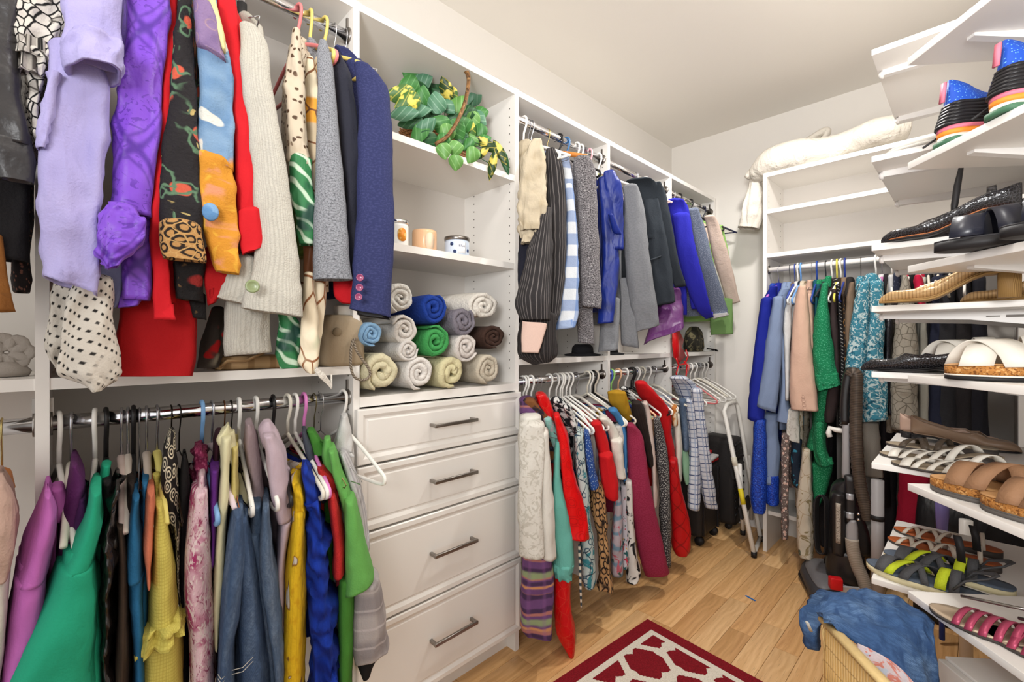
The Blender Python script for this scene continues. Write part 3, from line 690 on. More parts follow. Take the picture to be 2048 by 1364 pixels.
G('blouse', 'shiny black ruched satin blouse next to the jade sweatshirt', 'blouse', 'LL', 243, [
    ('sleeve', m_ruch, [(968, 226, 240), (1010, 216, 240), (1080, 206, 236), (1140, 196, 236), (1184, 190, 232)], K(wr=.016, wf=30, X=-1.07)),
    ('ruched_front', m_ruch, [(1176, 196, 230), (1240, 196, 230), (1310, 202, 228), (1400, 204, 230)], K(wr=.014, wf=36))],
  hem=.45, hw=.12, hang=('velvet', (214, 192, 184), 'pale pink velvet'), short='black ruched satin blouse')
m_brv = cl('brown_velour', (66, 50, 38), (('stripe', (54, 40, 30), dict(f=60, w=.5, soft=.2)),), cr=.3, b=.3)
G('cardigan', 'dark brown velour cardigan beside the black ruched blouse', 'cardigan', 'LL', 256, [
    ('front', m_brv, [(1044, 234, 246), (1100, 236, 256), (1180, 236, 258), (1270, 232, 260), (1420, 222, 260)], K(fold=(3, .05)))],
  hem=.42, hw=.12, hang=('velvet', (220, 208, 196), 'ivory velvet'), short='dark brown velour cardigan')
G('top', 'plain dark brown top half hidden behind the teal knit top', 'top', 'LL', 267, [
    ('front', cl('espresso_knit', (40, 30, 26)), [(960, 256, 270), (1060, 248, 268), (1200, 244, 262), (1400, 250, 270)], K(X=-1.13))],
  hem=.45, hw=.11, hang=('tube', BLK, 'slim black plastic'), short='plain dark brown top')
m_tl = cl('petrol_blue_knit', (34, 104, 150), cr=.35)
G('sweater', 'petrol blue fine knit sweater with a sleeve seam', 'sweater', 'LL', 279, [
    ('shoulder', m_tl, [(990, 264, 282), (1030, 258, 282), (1090, 252, 290), (1150, 250, 292)], K()),
    ('sleeve', m_tl, [(1142, 252, 292), (1200, 256, 288), (1280, 264, 292), (1420, 268, 296)], K(X=-1.085)),
    ('front', m_tl, [(962, 284, 294), (1020, 282, 296), (1120, 280, 300), (1250, 280, 296)], K(X=-1.12))],
  hem=.5, hw=.12, hang=('wire', (190, 190, 195), 'silver wire clip'), short='petrol blue knit sweater')
m_cor = cl('coral_crinkle', (222, 128, 96), (('stripe', (198, 104, 76), dict(f=110, w=.4, soft=.15, dist=.01, a=.5)),), cr=.4)
G('blouse', 'coral crinkled blouse left of the yellow gauze top', 'blouse', 'LL', 293, [
    ('front', m_cor, [(980, 296, 308), (1020, 288, 312), (1080, 284, 310), (1130, 290, 304), (1160, 294, 302)], K(wr=.005))],
  hem=.6, hw=.11, hang=('velvet', (206, 190, 176), 'beige velvet'), short='coral crinkled blouse')
m_yelg = cl('yellow_waffle_gauze', (226, 210, 104), (('stripe', (204, 186, 84), dict(f=160, w=.3, soft=.1, a=.7)), ('stripe', (204, 186, 84), dict(f=160, w=.3, soft=.1, ang=90, a=.7))), cr=.35)
G('dress', 'pale yellow waffle gauze dress with a frilled tier', 'dress', 'LL', 314, [
    ('neck_cover', m_yelg, [(950, 308, 322), (985, 308, 322), (1010, 312, 326)], K(X=-1.14, dep=.02)),
    ('bodice', m_yelg, [(1006, 310, 326), (1060, 304, 342), (1130, 298, 354), (1200, 292, 360), (1262, 290, 364)], K(fold=(3, .07))),
    ('frill', m_yelg, [(1246, 296, 364), (1262, 282, 1258, 369), (1300, 272, 1268, 370)], K(X=-1.05, wr=.010, wf=40, fold=(9, .12), dome=False)),
    ('skirt', m_yelg, [(1255, 290, 364), (1310, 280, 366), (1440, 262, 374)], K(fold=(4, .08)))],
  hem=.5, hw=.1, hang=('velvet', (226, 212, 120), 'pale yellow covered'), short='yellow waffle gauze dress')
m_swirl = cl('black_swirl_print', (30, 26, 24), (('ring', (232, 220, 192), dict(s=32, t=.12, t2=.22, soft=.03, dist=.02)), ('ring', (232, 220, 192), dict(s=32, t=.34, t2=.44, soft=.03, dist=.02)), ('noise', (30, 26, 24), dict(s=22, t=.6, soft=.02))), cr=.4)
G('blouse', 'black blouse with cream swirl print and a fringed hem', 'blouse', 'LL', 342, [
    ('shoulder', m_swirl, [(866, 338, 348), (900, 326, 354), (960, 324, 356), (1010, 328, 356), (1052, 342, 1066, 360)], K(X=-1.12, dep=.05)),
    ('front', m_swirl, [(1040, 346, 360), (1120, 350, 362), (1210, 352, 362)], K(X=-1.12))],
  hem=.55, hw=.11, hang=('wire', (60, 50, 42), 'dark bronze metal'), short='black blouse with cream swirls')
G('top', 'soft black top directly right of the swirl print blouse', 'top', 'LL', 358, [
    ('shoulder', m_blackcloth, [(912, 364, 374), (950, 358, 382), (1050, 356, 380), (1200, 356, 376), (1364, 360, 380)], K(X=-1.13, dep=.05))],
  hem=.5, hw=.11, hang=('wire', (48, 44, 42), 'black metal'), short='soft black top')
m_bat = cl('magenta_batik', (240, 206, 216), (('noise', (176, 52, 110), dict(s=9, t=.53, soft=.10, dd=1, det=3)), ('noise', (240, 222, 220), dict(s=26, t=.56, soft=.04, dd=3.5, a=.9)), ('noise', (150, 30, 86), dict(s=34, t=.62, soft=.04, dd=3, a=.8))), cr=.4)
G('dress', 'magenta and white batik dress on a blue hanger', 'dress', 'LL', 404, [
    ('neck', m_bat, [(944, 396, 412), (990, 386, 418)], K(X=-1.12)),
    ('front', m_bat, [(980, 386, 418), (1050, 374, 421), (1100, 366, 423), (1180, 368, 426), (1270, 376, 430), (1420, 380, 436)], K(fold=(3, .05)))],
  hem=.45, hw=.11, hang=('tube', (124, 168, 214), 'sky blue plastic'), short='magenta and white batik dress')
m_crh = cl('burgundy_crochet', (132, 36, 76), (('dot', (176, 80, 116), dict(s=110, t=.3, soft=.1)),), b=1, bs=150)
G('shrug', 'burgundy crochet shrug bunched behind the batik dress', 'shrug', 'LL', 396, [
    ('body', m_crh, [(894, 390, 410), (915, 384, 420), (950, 384, 424), (990, 388, 422)], K(X=-1.16, dep=.05, wr=.012, wf=40))], hem=.7, hw=.1)
m_vio = cl('violet_knit', (102, 42, 138), cr=.35)
G('top', 'violet knit top between the batik dress and cream shirt', 'top', 'LL', 424, [
    ('sleeve', m_vio, [(934, 422, 440), (980, 420, 440), (1045, 420, 437), (1120, 420, 432)], K(X=-1.11))],
  hem=.55, hw=.11, hang=('velvet', (226, 208, 212), 'pale pink slim'), short='violet knit top')
G('top', 'maroon top seen only as a dark strip behind the cream shirt collar', 'top', 'LL', 448, [
    ('shoulder', cl('dark_maroon', (58, 20, 34)), [(866, 432, 444), (900, 426, 442), (960, 424, 440)], K(X=-1.17, dep=.05))],
  hem=.55, hw=.11, hang=('wire', (140, 90, 60), 'copper wire'), short='maroon top')
m_creamy = cl('cream_yellow_cotton', (234, 228, 184), cr=.35, b=.2)
G('shirt', 'cream yellow cotton shirt with an open pointed collar', 'shirt', 'LL', 462, [
    ('collar', m_creamy, [(850, 452, 460), (864, 442, 468), (880, 434, 866, 474), (905, 450, 478), (940, 464, 478)], K(X=-1.10, dep=.03)),
    ('front', m_creamy, [(872, 442, 462), (960, 436, 462), (1060, 428, 456), (1150, 424, 454), (1230, 424, 444), (1280, 428, 438)], K(X=-1.10)),
    ('front', cl('cream_lining', (222, 206, 130)), [(890, 462, 478), (970, 460, 478), (1060, 458, 474)], K(X=-1.12))],
  hem=.5, hw=.12, hang=('wire', (60, 56, 52), 'dark metal'), short='cream yellow cotton shirt')
m_den = cl('mid_blue_denim', (72, 96, 130), (('noise', (122, 144, 172), dict(s=7, sx=3, t=.55, soft=.16, a=.8)), ('noise', (56, 78, 110), dict(s=90, t=.5, soft=.15, a=.5)), ('stripe', (52, 72, 104), dict(f=330, w=.4, soft=.15, ang=20, a=.5))), b=.5, cr=.3)
m_den2 = cl('faded_blue_denim', (86, 108, 136), (('noise', (134, 150, 170), dict(s=7, sx=3, t=.52, soft=.16, a=.8)), ('noise', (66, 86, 114), dict(s=90, t=.5, soft=.15, a=.5)), ('stripe', (64, 82, 108), dict(f=330, w=.4, soft=.15, ang=20, a=.5))), b=.5, cr=.3)
m_thread = mat('white_topstitch', (190, 186, 176), .8)
j1 = G('jeans', 'mid blue jeans folded over a white hanger, left of the two pairs', 'jeans', 'LL', 478, [
    ('leg', m_den, [(1020, 466, 484), (1060, 458, 492), (1120, 448, 494), (1220, 438, 484), (1300, 434, 470), (1420, 430, 470)], K(X=-1.05, fold=(3, .08))),
    ('leg', m_den, [(1030, 478, 494), (1100, 470, 512), (1200, 466, 528), (1300, 464, 540), (1420, 464, 550)], K(X=-1.07, fold=(4, .08)))],
  hang=('tube', W_, 'long white plastic'), short='mid blue jeans')
for (a, b) in (((1318, 436), (1322, 448)), ((1310, 464), (1286, 504))):
    p1, p2 = P(a[1], a[0], X=-1.05), P(b[1], b[0], X=-1.05)
    d = (Vector((0, 0, HC))-p1); d.z = 0; d.normalize()
    obj('pocket_stitching', MB().tube([p1+d*.05, (p1+p2)/2+d*.062, p2+d*.05], .0007, 5).tube([p1+d*.05+Vector((0, 0, -.008)), (p1+p2)/2+d*.062+Vector((0, 0, -.008)), p2+d*.05+Vector((0, 0, -.008))], .0007, 5), m_thread, j1)
G('jeans', 'faded blue jeans folded over a white hanger, right of the two pairs', 'jeans', 'LL', 512, [
    ('waist', m_den2, [(1004, 502, 524), (1040, 496, 538), (1080, 498, 540)], K(X=-1.10)),
    ('leg', m_den2, [(1010, 524, 538), (1080, 518, 544), (1160, 520, 554), (1240, 532, 566), (1330, 548, 568), (1420, 552, 570)], K(X=-1.06)),
    ('leg', m_den2, [(1060, 496, 524), (1180, 514, 540), (1300, 532, 556), (1420, 540, 562)], K(X=-1.09))],
  hang=('tube', W_, 'second long white plastic'), short='faded blue jeans')
m_mauve = cl('mauve_taupe_shirting', (168, 148, 152), cr=.35)
G('shirt', 'mauve taupe shirt behind the two pairs of jeans', 'shirt', 'LL', 490, [
    ('front', m_mauve, [(846, 492, 504), (890, 488, 520), (950, 500, 528), (1010, 506, 534)], K(X=-1.14, dep=.05))], hem=.6, hw=.12)
m_lav = cl('lavender_pink_cotton', (206, 184, 196), cr=.4, b=.2)
G('shirt', 'lavender pink cotton shirt with a stand collar', 'shirt', 'LL', 546, [
    ('collar', m_lav, [(844, 526, 542), (862, 518, 552), (890, 526, 566), (920, 552, 574), (940, 562, 574)], K(X=-1.12, dep=.03)),
    ('shoulder', m_lav, [(868, 524, 548), (920, 530, 572), (980, 538, 580), (1036, 552, 588)], K(X=-1.10)),
    ('sleeve', m_lav, [(1036, 556, 586), (1120, 550, 572), (1200, 552, 572), (1290, 560, 576)], K(X=-1.11))],
  hem=.5, hw=.12, hang=('tube', BLK, 'black curved plastic'), short='lavender pink cotton shirt')
m_yfl = cl('yellow_floral_crepe', (244, 200, 36), (('noise', (150, 104, 40), dict(s=11, t=.575, soft=.012, dd=1)), ('noise', (228, 220, 210), dict(s=11, t=.60, soft=.012, dd=1)), ('stripe', (206, 160, 24), dict(f=60, w=.2, soft=.1, dist=.02, a=.35)), ('noise', (214, 150, 14), dict(s=40, t=.6, soft=.1, a=.5))), cr=.5, b=.5, bs=120)
G('dress', 'bright yellow floral crepe dress with ruched waist', 'dress', 'LL', 575, [
    ('bodice', m_yfl, [(958, 582, 600), (990, 580, 614), (1030, 582, 616)], K(X=-1.09, wr=.008, wf=36)),
    ('skirt', m_yfl, [(1020, 582, 614), (1100, 574, 614), (1200, 566, 614), (1300, 560, 614), (1420, 558, 614)], K(fold=(3, .07)))],
  hem=.45, hw=.11, hang=('tube', CRM, 'cream plastic'), short='bright yellow floral dress')
m_roy = cl('royal_blue_pleated', (20, 60, 178), (('stripe', (8, 34, 128), dict(f=24, w=.42, soft=.2, ang=68, dist=.05, ds=9)),), cr=.4, b=.3, blay=(0, -1))  # darker diagonal stripes paint the shade of the ruched folds into the blue
G('top', 'royal blue ruched jersey top beside the yellow floral dress', 'top', 'LL', 590, [
    ('shoulder', m_roy, [(934, 600, 620), (970, 604, 632), (1010, 612, 640)], K(X=-1.09, wr=.008, wf=30)),
    ('ruched_body', m_roy, [(1000, 614, 642), (1060, 612, 650), (1140, 614, 658), (1240, 614, 668), (1330, 616, 676), (1420, 616, 680)], K(X=-1.075, wr=.022, wf=26, fold=(4, .05)))],
  hem=.45, hw=.11, hang=('tube', W_, 'slim white plastic'), short='royal blue ruched top')
m_redp = cl('tomato_red_pique', (206, 44, 44), b=.6, bs=400, cr=.3)
G('shirt', 'tomato red polo shirt on a pink hanger', 'shirt', 'LL', 608, [
    ('collar', m_redp, [(938, 636, 648), (960, 638, 668), (1000, 656, 676), (1018, 660, 1002, 680)], K(X=-1.10, dep=.03)),
    ('sleeve', m_redp, [(990, 656, 672), (1040, 660, 682), (1100, 664, 688), (1148, 664, 1150, 689)], K(X=-1.07, dep=.05)),
    ('sleeve_lining', cl('wine_lining', (96, 16, 28)), [(1140, 668, 686), (1172, 670, 1160, 684)], K(X=-1.085, dep=.03))],
  hem=.6, hw=.11, hang=('tube', (222, 132, 196), 'pink plastic'), short='tomato red polo shirt')
G('top', 'slate grey knit top hidden behind the red polo', 'top', 'LL', 600, [
    ('shoulder', cl('slate_knit', (74, 80, 92)), [(862, 602, 612), (900, 608, 626), (950, 624, 642), (1000, 640, 656)], K(X=-1.16, dep=.05))], hem=.65, hw=.1)
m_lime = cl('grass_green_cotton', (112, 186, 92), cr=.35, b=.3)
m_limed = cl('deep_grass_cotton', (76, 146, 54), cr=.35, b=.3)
G('shirt', 'grass green short sleeved shirt', 'shirt', 'LL', 628, [
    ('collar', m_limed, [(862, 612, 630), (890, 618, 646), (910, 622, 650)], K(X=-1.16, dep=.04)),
    ('collar', m_lime, [(878, 648, 662), (910, 644, 668), (950, 656, 676)], K(X=-1.12, dep=.03)),
    ('shoulder', m_lime, [(900, 656, 670), (950, 664, 688), (1010, 682, 712), (1060, 688, 724)], K(X=-1.09, dep=.06)),
    ('short_sleeve', m_lime, [(1000, 690, 708), (1070, 690, 728), (1130, 688, 740), (1188, 686, 1168, 748)], K(X=-1.05, dep=.06, fold=(2, .05))),
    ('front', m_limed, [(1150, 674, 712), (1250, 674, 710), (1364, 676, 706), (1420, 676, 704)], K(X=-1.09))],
  hem=.45, hw=.11, hang=('wire', (120, 110, 70), 'brass chain wire'), short='grass green short sleeved shirt')
m_gpl = cl('grey_plaid_flannel', (188, 180, 178), (('stripe', (150, 142, 142), dict(f=11, w=.42, soft=.08, a=.6)), ('stripe', (144, 138, 140), dict(f=9, w=.42, soft=.08, ang=90, a=.7)), ('stripe', (214, 206, 206), dict(f=22, w=.12, soft=.04, ang=90, a=.6))), cr=.4)
G('shirt', 'soft grey plaid shirt hanging against the drawer tower', 'shirt', 'LL', 641, [
    ('shoulder', cl('pale_grey_check', (214, 212, 214), (('stripe', (184, 182, 186), dict(f=40, w=.4, soft=.1)),)), [(908, 680, 692), (950, 690, 712), (1010, 710, 730), (1100, 728, 740)], K(X=-1.12, dep=.05)),
    ('front', m_gpl, [(1170, 706, 756), (1230, 704, 768), (1290, 702, 776), (1322, 706, 1306, 780)], K(X=-1.06, dep=.06, fold=(3, .06))),
    ('dark_edging', m_blackcloth, [(1316, 708, 1300, 772), (1338, 716, 1324, 752), (1356, 724, 1340, 744)], K(X=-1.07, dep=.04, label='black edging under the hem'))],
  hem=.4, hw=.11, hang=('wire', (190, 190, 190), 'thin steel wire'), short='soft grey plaid shirt')
m_wht = cl('white_voile', (226, 224, 222), cr=.45)
G('blouse', 'white voile blouse slipping off its hanger beside the top drawer', 'blouse', 'LL', 672, [
    ('shoulder', m_wht, [(832, 684, 694), (860, 676, 702), (900, 668, 704), (940, 682, 706)], K(X=-1.19, dep=.04, wr=.007))], hem=.8, hw=.08)
hanger('LL', 686, 'tube', W_, 'white plastic hanger with its empty arm poking out by the top drawer', hw=.2, yaw=.1)
# ---------------------------------------------------------------- upper rods, right of the tower
m_kha = cl('khaki_cotton', (204, 190, 164), (('noise', (186, 170, 142), dict(s=12, t=.55, soft=.1)),), cr=.7)
G('jacket', 'khaki cotton jacket with gathered sleeve, first right of the tower', 'jacket', 'RU', 1047, [
    ('sleeve', m_kha, [(284, 1062, 1086), (310, 1048, 1090), (350, 1040, 1092), (400, 1036, 1092), (430, 1036, 1090), (462, 1038, 1084)], dict(X=-1.08, wr=.008, wf=22)),
    ('cuff', m_kha, [(440, 1038, 1086), (465, 1038, 1082), (488, 1038, 484, 1074)], dict(X=-1.09, wr=.012, wf=34, fold=(7, .06)))],
  hem=1.5, hw=.12, hang=('tube', W_, 'white plastic'), short='khaki cotton jacket')
def pin(name, c, s, f=110, w=.16, ang=0):
    return cl(name, c, (('stripe', s, dict(f=f, w=w, soft=.06, ang=ang, dist=.006)),), cr=.4)
m_pin = pin('black_pinstripe', (44, 41, 42), (118, 112, 110))
m_pink = cl('pink_pocket', (222, 190, 176), cr=.3)
G('top', 'navy black top hanging behind the khaki jacket', 'top', 'RU', 1056, [
    ('front', cl('navy_black', (24, 26, 40)), [(470, 1040, 1080), (540, 1036, 1070), (600, 1036, 1060)], dict(X=-1.12))],
  hem=1.35, hw=.11, hang=('wire', (150, 150, 155), 'grey wire'), short='navy black top')
G('jacket', 'black pinstripe jacket turned inside out with a pink inner pocket', 'jacket', 'RU', 1062, [
    ('sleeve', m_pin, [(300, 1092, 1112), (330, 1088, 1126), (380, 1092, 1132), (440, 1096, 1134), (520, 1098, 1132), (600, 1096, 1124), (640, 1096, 1116)], dict(X=-1.08)),
    ('front', m_pin, [(420, 1078, 1104), (500, 1054, 1106), (560, 1040, 1104), (604, 1030, 1102), (640, 1040, 1100)], dict(X=-1.05, fold=(4, .06))),
    ('lining', pin('dark_pinstripe_lining', (34, 30, 30), (84, 78, 76)), [(630, 1042, 1112), (680, 1036, 1114), (710, 1036, 1114), (730, 1066, 722, 1104)], dict(X=-1.07, dep=.04)),
    ('inner_pocket', m_pink, [(642, 1044, 648, 1093), (670, 1042, 1088), (704, 1043, 706, 1076)], dict(X=-1.045, dep=.022, wr=.002, sq=.4, dome=False, label='pale pink inner pocket'))],
  hem=1.25, hw=.12, hang=('velvet', W_, 'white crystal topped'), short='black pinstripe jacket')
m_buf = cl('blue_buffalo_check', (224, 228, 232), (('stripe', (84, 124, 186), dict(f=13, w=.5, soft=.02, a=.62)), ('stripe', (84, 124, 186), dict(f=12, w=.5, soft=.02, ang=90, a=.62))), cr=.35)
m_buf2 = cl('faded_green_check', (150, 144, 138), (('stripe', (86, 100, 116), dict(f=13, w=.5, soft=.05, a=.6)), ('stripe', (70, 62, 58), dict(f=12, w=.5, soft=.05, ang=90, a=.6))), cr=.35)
G('shirt', 'blue and white buffalo check shirt', 'shirt', 'RU', 1094, [
    ('shoulder', m_buf, [(310, 1112, 1134), (340, 1122, 1144), (400, 1130, 1148)], dict(X=-1.10)),
    ('sleeve', m_buf, [(370, 1130, 1146), (440, 1132, 1154), (500, 1132, 1158), (560, 1126, 1158), (620, 1118, 1156), (660, 1110, 655, 1150)], dict(X=-1.06)),
    ('front', m_buf2, [(450, 1116, 1132), (520, 1114, 1132), (580, 1108, 1126), (630, 1104, 1122)], dict(X=-1.09))],
  hem=1.35, hw=.12, hang=('wood', (196, 120, 50), 'orange wooden'), short='blue buffalo check shirt')
m_chw = cl('speckled_grey_tweed', (134, 130, 132), (('noise', (66, 62, 66), dict(s=300, t=.52, soft=.05)), ('noise', (196, 192, 192), dict(s=230, t=.64, soft=.04))), b=.6)
G('jacket', 'speckled grey tweed jacket on a square black hanger', 'jacket', 'RU', 1118, [
    ('sleeve', m_chw, [(318, 1148, 1180), (345, 1148, 1190), (400, 1154, 1195), (480, 1158, 1198), (560, 1162, 1202), (612, 1164, 618, 1203)], dict(X=-1.05, wr=.003)),
    ('front', m_chw, [(590, 1152, 1186), (640, 1152, 1188), (684, 1154, 690, 1188)], dict(X=-1.11))],
  hem=1.3, hw=.13, hang=('tube', BLK, 'square shouldered black'), short='speckled grey tweed jacket')
m_nvs = mat('cobalt_satin', (18, 40, 124), .45, (('noise', (12, 28, 92), dict(s=7, t=.55, soft=.1)),), bump=(80, .2), crease=.5, spec=.4)
G('jacket', 'cobalt blue satin jacket with a zip line on the sleeve', 'jacket', 'RU', 1160, [
    ('shoulder', m_nvs, [(346, 1206, 1232), (375, 1204, 1244), (430, 1214, 1247), (500, 1218, 1246)], dict(X=-1.05)),
    ('sleeve', m_nvs, [(360, 1196, 1224), (430, 1200, 1230), (520, 1204, 1240), (600, 1198, 1232), (648, 1194, 645, 1228)], dict(X=-1.08, dep=.04)),
    ('placket', m_nvs, [(430, 1216, 1226), (465, 1226, 1242), (474, 1236, 1247)], dict(X=-1.04, dep=.02, wr=.003))],
  hem=1.3, hw=.13, hang=('tube', W_, 'rounded white'), short='cobalt blue satin jacket')
m_gry = cl('mid_grey_suiting', (134, 136, 140), (('noise', (122, 124, 128), dict(s=160, t=.5, soft=.2)),), cr=.2)
G('blazer', 'mid grey suit blazer, its cuff lowest in the middle of the row', 'jacket', 'RU', 1196, [
    ('front', m_gry, [(560, 1238, 1262), (620, 1240, 1270), (690, 1242, 697, 1278)], dict(X=-1.10)),
    ('front', m_gry, [(600, 1206, 1240), (660, 1200, 1240), (704, 1196, 700, 1238)], dict(X=-1.12)),
    ('sleeve', m_gry, [(374, 1246, 1276), (400, 1247, 1284), (450, 1248, 1292), (520, 1250, 1300), (600, 1258, 1312), (640, 1264, 1318), (666, 1268, 650, 1319)], dict(X=-1.04, wr=.003))],
  hem=1.25, hw=.13, hang=('tube', W_, 'tall white'), short='mid grey suit blazer')
m_chc = cl('charcoal_suiting', (48, 54, 62), cr=.2)
G('blazer', 'charcoal suit blazer with a welt pocket', 'jacket', 'RU', 1270, [
    ('shoulder', m_chc, [(362, 1252, 1304), (380, 1262, 1322), (420, 1276, 1326), (480, 1284, 1322)], dict(X=-1.10)),
    ('front', m_chc, [(400, 1288, 1318), (480, 1292, 1334), (560, 1304, 1346), (612, 1312, 604, 1352)], dict(X=-1.08)),
    ('sleeve', m_chc, [(366, 1308, 1322), (390, 1310, 1332), (450, 1318, 1344), (520, 1332, 1358), (575, 1350, 572, 1372)], dict(X=-1.04, wr=.002))],
  hem=1.3, hw=.13, hang=('velvet', (232, 196, 190), 'pale pink'), short='charcoal suit blazer')
pw1, pw2 = P(1301, 520, X=-1.06), P(1326, 511, X=-1.06)
obj('welt_pocket', MB().tube([pw1, pw2], .004, 6), m_chc, bpy.data.objects['blazer.004'])
m_prs = mat('aubergine_satin', (92, 46, 98), .4, bump=(60, .2), crease=.5)
G('skirt', 'aubergine satin skirt showing under the charcoal blazer', 'skirt', 'RU', 1284, [
    ('front', m_prs, [(580, 1326, 1362), (620, 1312, 1366), (650, 1298, 1369), (690, 1286, 655, 1368)], dict(X=-1.10, fold=(4, .1)))], hem=1.3, hw=.11)
m_ryb = cl('royal_blue_suiting', (44, 44, 186), cr=.15)
G('blazer', 'royal blue suit blazer on the upper right rod', 'jacket', 'RU', 1330, [
    ('shoulder', m_ryb, [(402, 1330, 1366), (425, 1336, 1378), (500, 1348, 1388)], dict(X=-1.08)),
    ('sleeve', m_ryb, [(430, 1344, 1378), (500, 1354, 1392), (570, 1372, 1410), (620, 1394, 1422), (638, 1412, 634, 1427)], dict(X=-1.05, wr=.002)),
    ('front', m_ryb, [(520, 1364, 1384), (580, 1376, 1398), (618, 1384, 1402)], dict(X=-1.09))],
  hem=1.32, hw=.13, hang=('velvet', (92, 60, 44), 'brown'), short='royal blue suit blazer')
m_blt = cl('blue_grey_birdseye', (112, 122, 142), (('dot', (156, 164, 180), dict(s=170, t=.25, soft=.1)),), cr=.15)
G('jacket', 'blue grey birdseye jacket with a white cuff edge', 'jacket', 'RU', 1358, [
    ('sleeve', m_blt, [(420, 1374, 1398), (450, 1380, 1408), (520, 1394, 1426), (580, 1410, 1444), (634, 1426, 628, 1457)], dict(X=-1.05, wr=.002)),
    ('cuff', m_wht, [(628, 1424, 626, 1456), (638, 1426, 630, 1458)], dict(X=-1.045, wr=.001, dome=False, label='white turned cuff'))],
  hem=1.32, hw=.13, hang=('tube', BLK, 'slim black'), short='blue grey birdseye jacket')
m_pch = cl('pale_peach_boucle', (232, 208, 192), cr=.2, b=.6, bs=180)
G('jacket', 'pale peach jacket near the far end of the upper rod', 'jacket', 'RU', 1380, [
    ('sleeve', m_pch, [(434, 1408, 1430), (455, 1414, 1440), (520, 1428, 1460), (580, 1446, 1474), (610, 1454, 604, 1480)], dict(X=-1.05, wr=.002))],
  hem=1.4, hw=.12, hang=('tube', BLK, 'angled black'), short='pale peach jacket')
m_lgr = cl('apple_green_jersey', (168, 216, 122)); m_olv = cl('sage_green_cotton', (112, 148, 86))
G('top', 'apple green top with a sage green hem, last on the upper rod', 'top', 'RU', 1398, [
    ('shoulder', m_lgr, [(452, 1438, 1446), (490, 1442, 1456), (540, 1450, 1462)], dict(X=-1.07)),
    ('hem_panel', m_olv, [(600, 1424, 1465), (640, 1420, 1466), (670, 1421, 668, 1466)], dict(X=-1.08, sq=.4, wr=.002, dep=.03))],
  hem=1.3, hw=.10, hang=('wire', (150, 140, 130), 'bent wire'), short='apple green top')
hanger('RU', 1406, 'velvet', (24, 28, 60), 'midnight blue hanger sticking out empty at the end of the upper rod', hw=.2, yaw=.25)
for px, kd, c_, lb in ((1132, 'tube', (60, 110, 160), 'steel blue hanger hooked behind the grey tweed jacket'), (1152, 'tube', W_, 'white hanger hooked left of the rounded white one'),
                       (1170, 'velvet', (190, 208, 120), 'lime green hanger before the first divider of the upper rod'), (1178, 'tube', (228, 170, 176), 'rose pink hanger beside the lime green hanger'),
                       (1290, 'tube', W_, 'white hanger between the charcoal and royal blue blazers'), (1345, 'velvet', (228, 178, 190), 'light pink hanger behind the slim black one')):
    hanger('RU', px, kd, c_, lb, hw=.14)
# things lying on the middle shelf
m_felt = cl('black_felt', (38, 37, 40), cr=.1, b=.5)
for (px, py, r_, lb) in ((1165, 706, .085, 'black felt hat lying on the middle shelf under the tweed jacket'), (1218, 702, .075, 'second black felt hat with a flat brim, further along the middle shelf')):
    c_ = P(px, 712, X=-1.31); t = thing('hat', (c_.x, c_.y, ZM+.001), lb, 'hat', 'hats on the middle shelf')
    obj('brim', MB().lathe((c_.x, c_.y, ZM+.001), [(.03, .004), (r_, 0), (r_*1.02, .006), (r_*.6, .012), (.03, .012)], 28), m_felt, t)
    obj('crown', MB().lathe((c_.x, c_.y, ZM+.010), [(r_*.62, 0), (r_*.58, .03), (r_*.42, .045), (.005, .038)], 28), m_felt, t)
m_lace = cl('olive_black_lace', (48, 44, 36), (('noise', (124, 116, 84), dict(s=22, t=.56, soft=.04, dd=1)),), cr=.5)
c_ = P(1388, 690, X=-1.3)
t = thing('handbag', (c_.x, c_.y, ZM), 'olive and black patterned pouch bag on the far middle shelf', 'bag')
obj('pouch', MB().loft([[Vector((c_.x+.05*k*math.cos(a), c_.y+.10*k*math.sin(a), ZM+z)) for a in [2*PI*j/20 for j in range(20)]] for (k, z) in ((.9, .001), (1.05, .03), (1, .08), (.85, .13), (.5, .16), (.3, .165))]), m_lace, t)
obj('drawstring', MB().tube([c_+Vector((.05, .08, -c_.z+ZM+.02+.0)), Vector((c_.x+.10, c_.y+.11, ZM+.012)), Vector((c_.x+.10, c_.y+.14, ZM+.004)), Vector((c_.x+.06, c_.y+.13, ZM+.01))], .004), m_blackcloth, t)
m_pat = mat('red_patent', (206, 16, 22), .25, spec=.6)
p = [P(x, y, X=-1.19) for x, y in ((1352, 660), (1346, 690), (1350, 715), (1366, 722), (1374, 700), (1362, 684), (1356, 664))]
t = thing('bag_strap', p[0], 'glossy red strappy thing hanging over the far middle shelf edge', 'strap')
obj('wide_strap', MB().quadstrip([P(x, y, X=-1.19) for x, y in ((1346, 662), (1346, 690), (1349, 715), (1360, 725))], [P(x, y, X=-1.19) for x, y in ((1358, 660), (1368, 680), (1364, 694), (1372, 712))], .006), m_pat, t)
obj('loop_strap', MB().tube([P(x, y, X=-1.19) for x, y in ((1352, 716), (1357, 730), (1370, 728), (1376, 712), (1372, 700))], .005).tube([P(x, y, X=-1.19) for x, y in ((1358, 728), (1352, 748), (1360, 758), (1372, 752), (1374, 730), (1368, 722))], .004), m_pat, t)
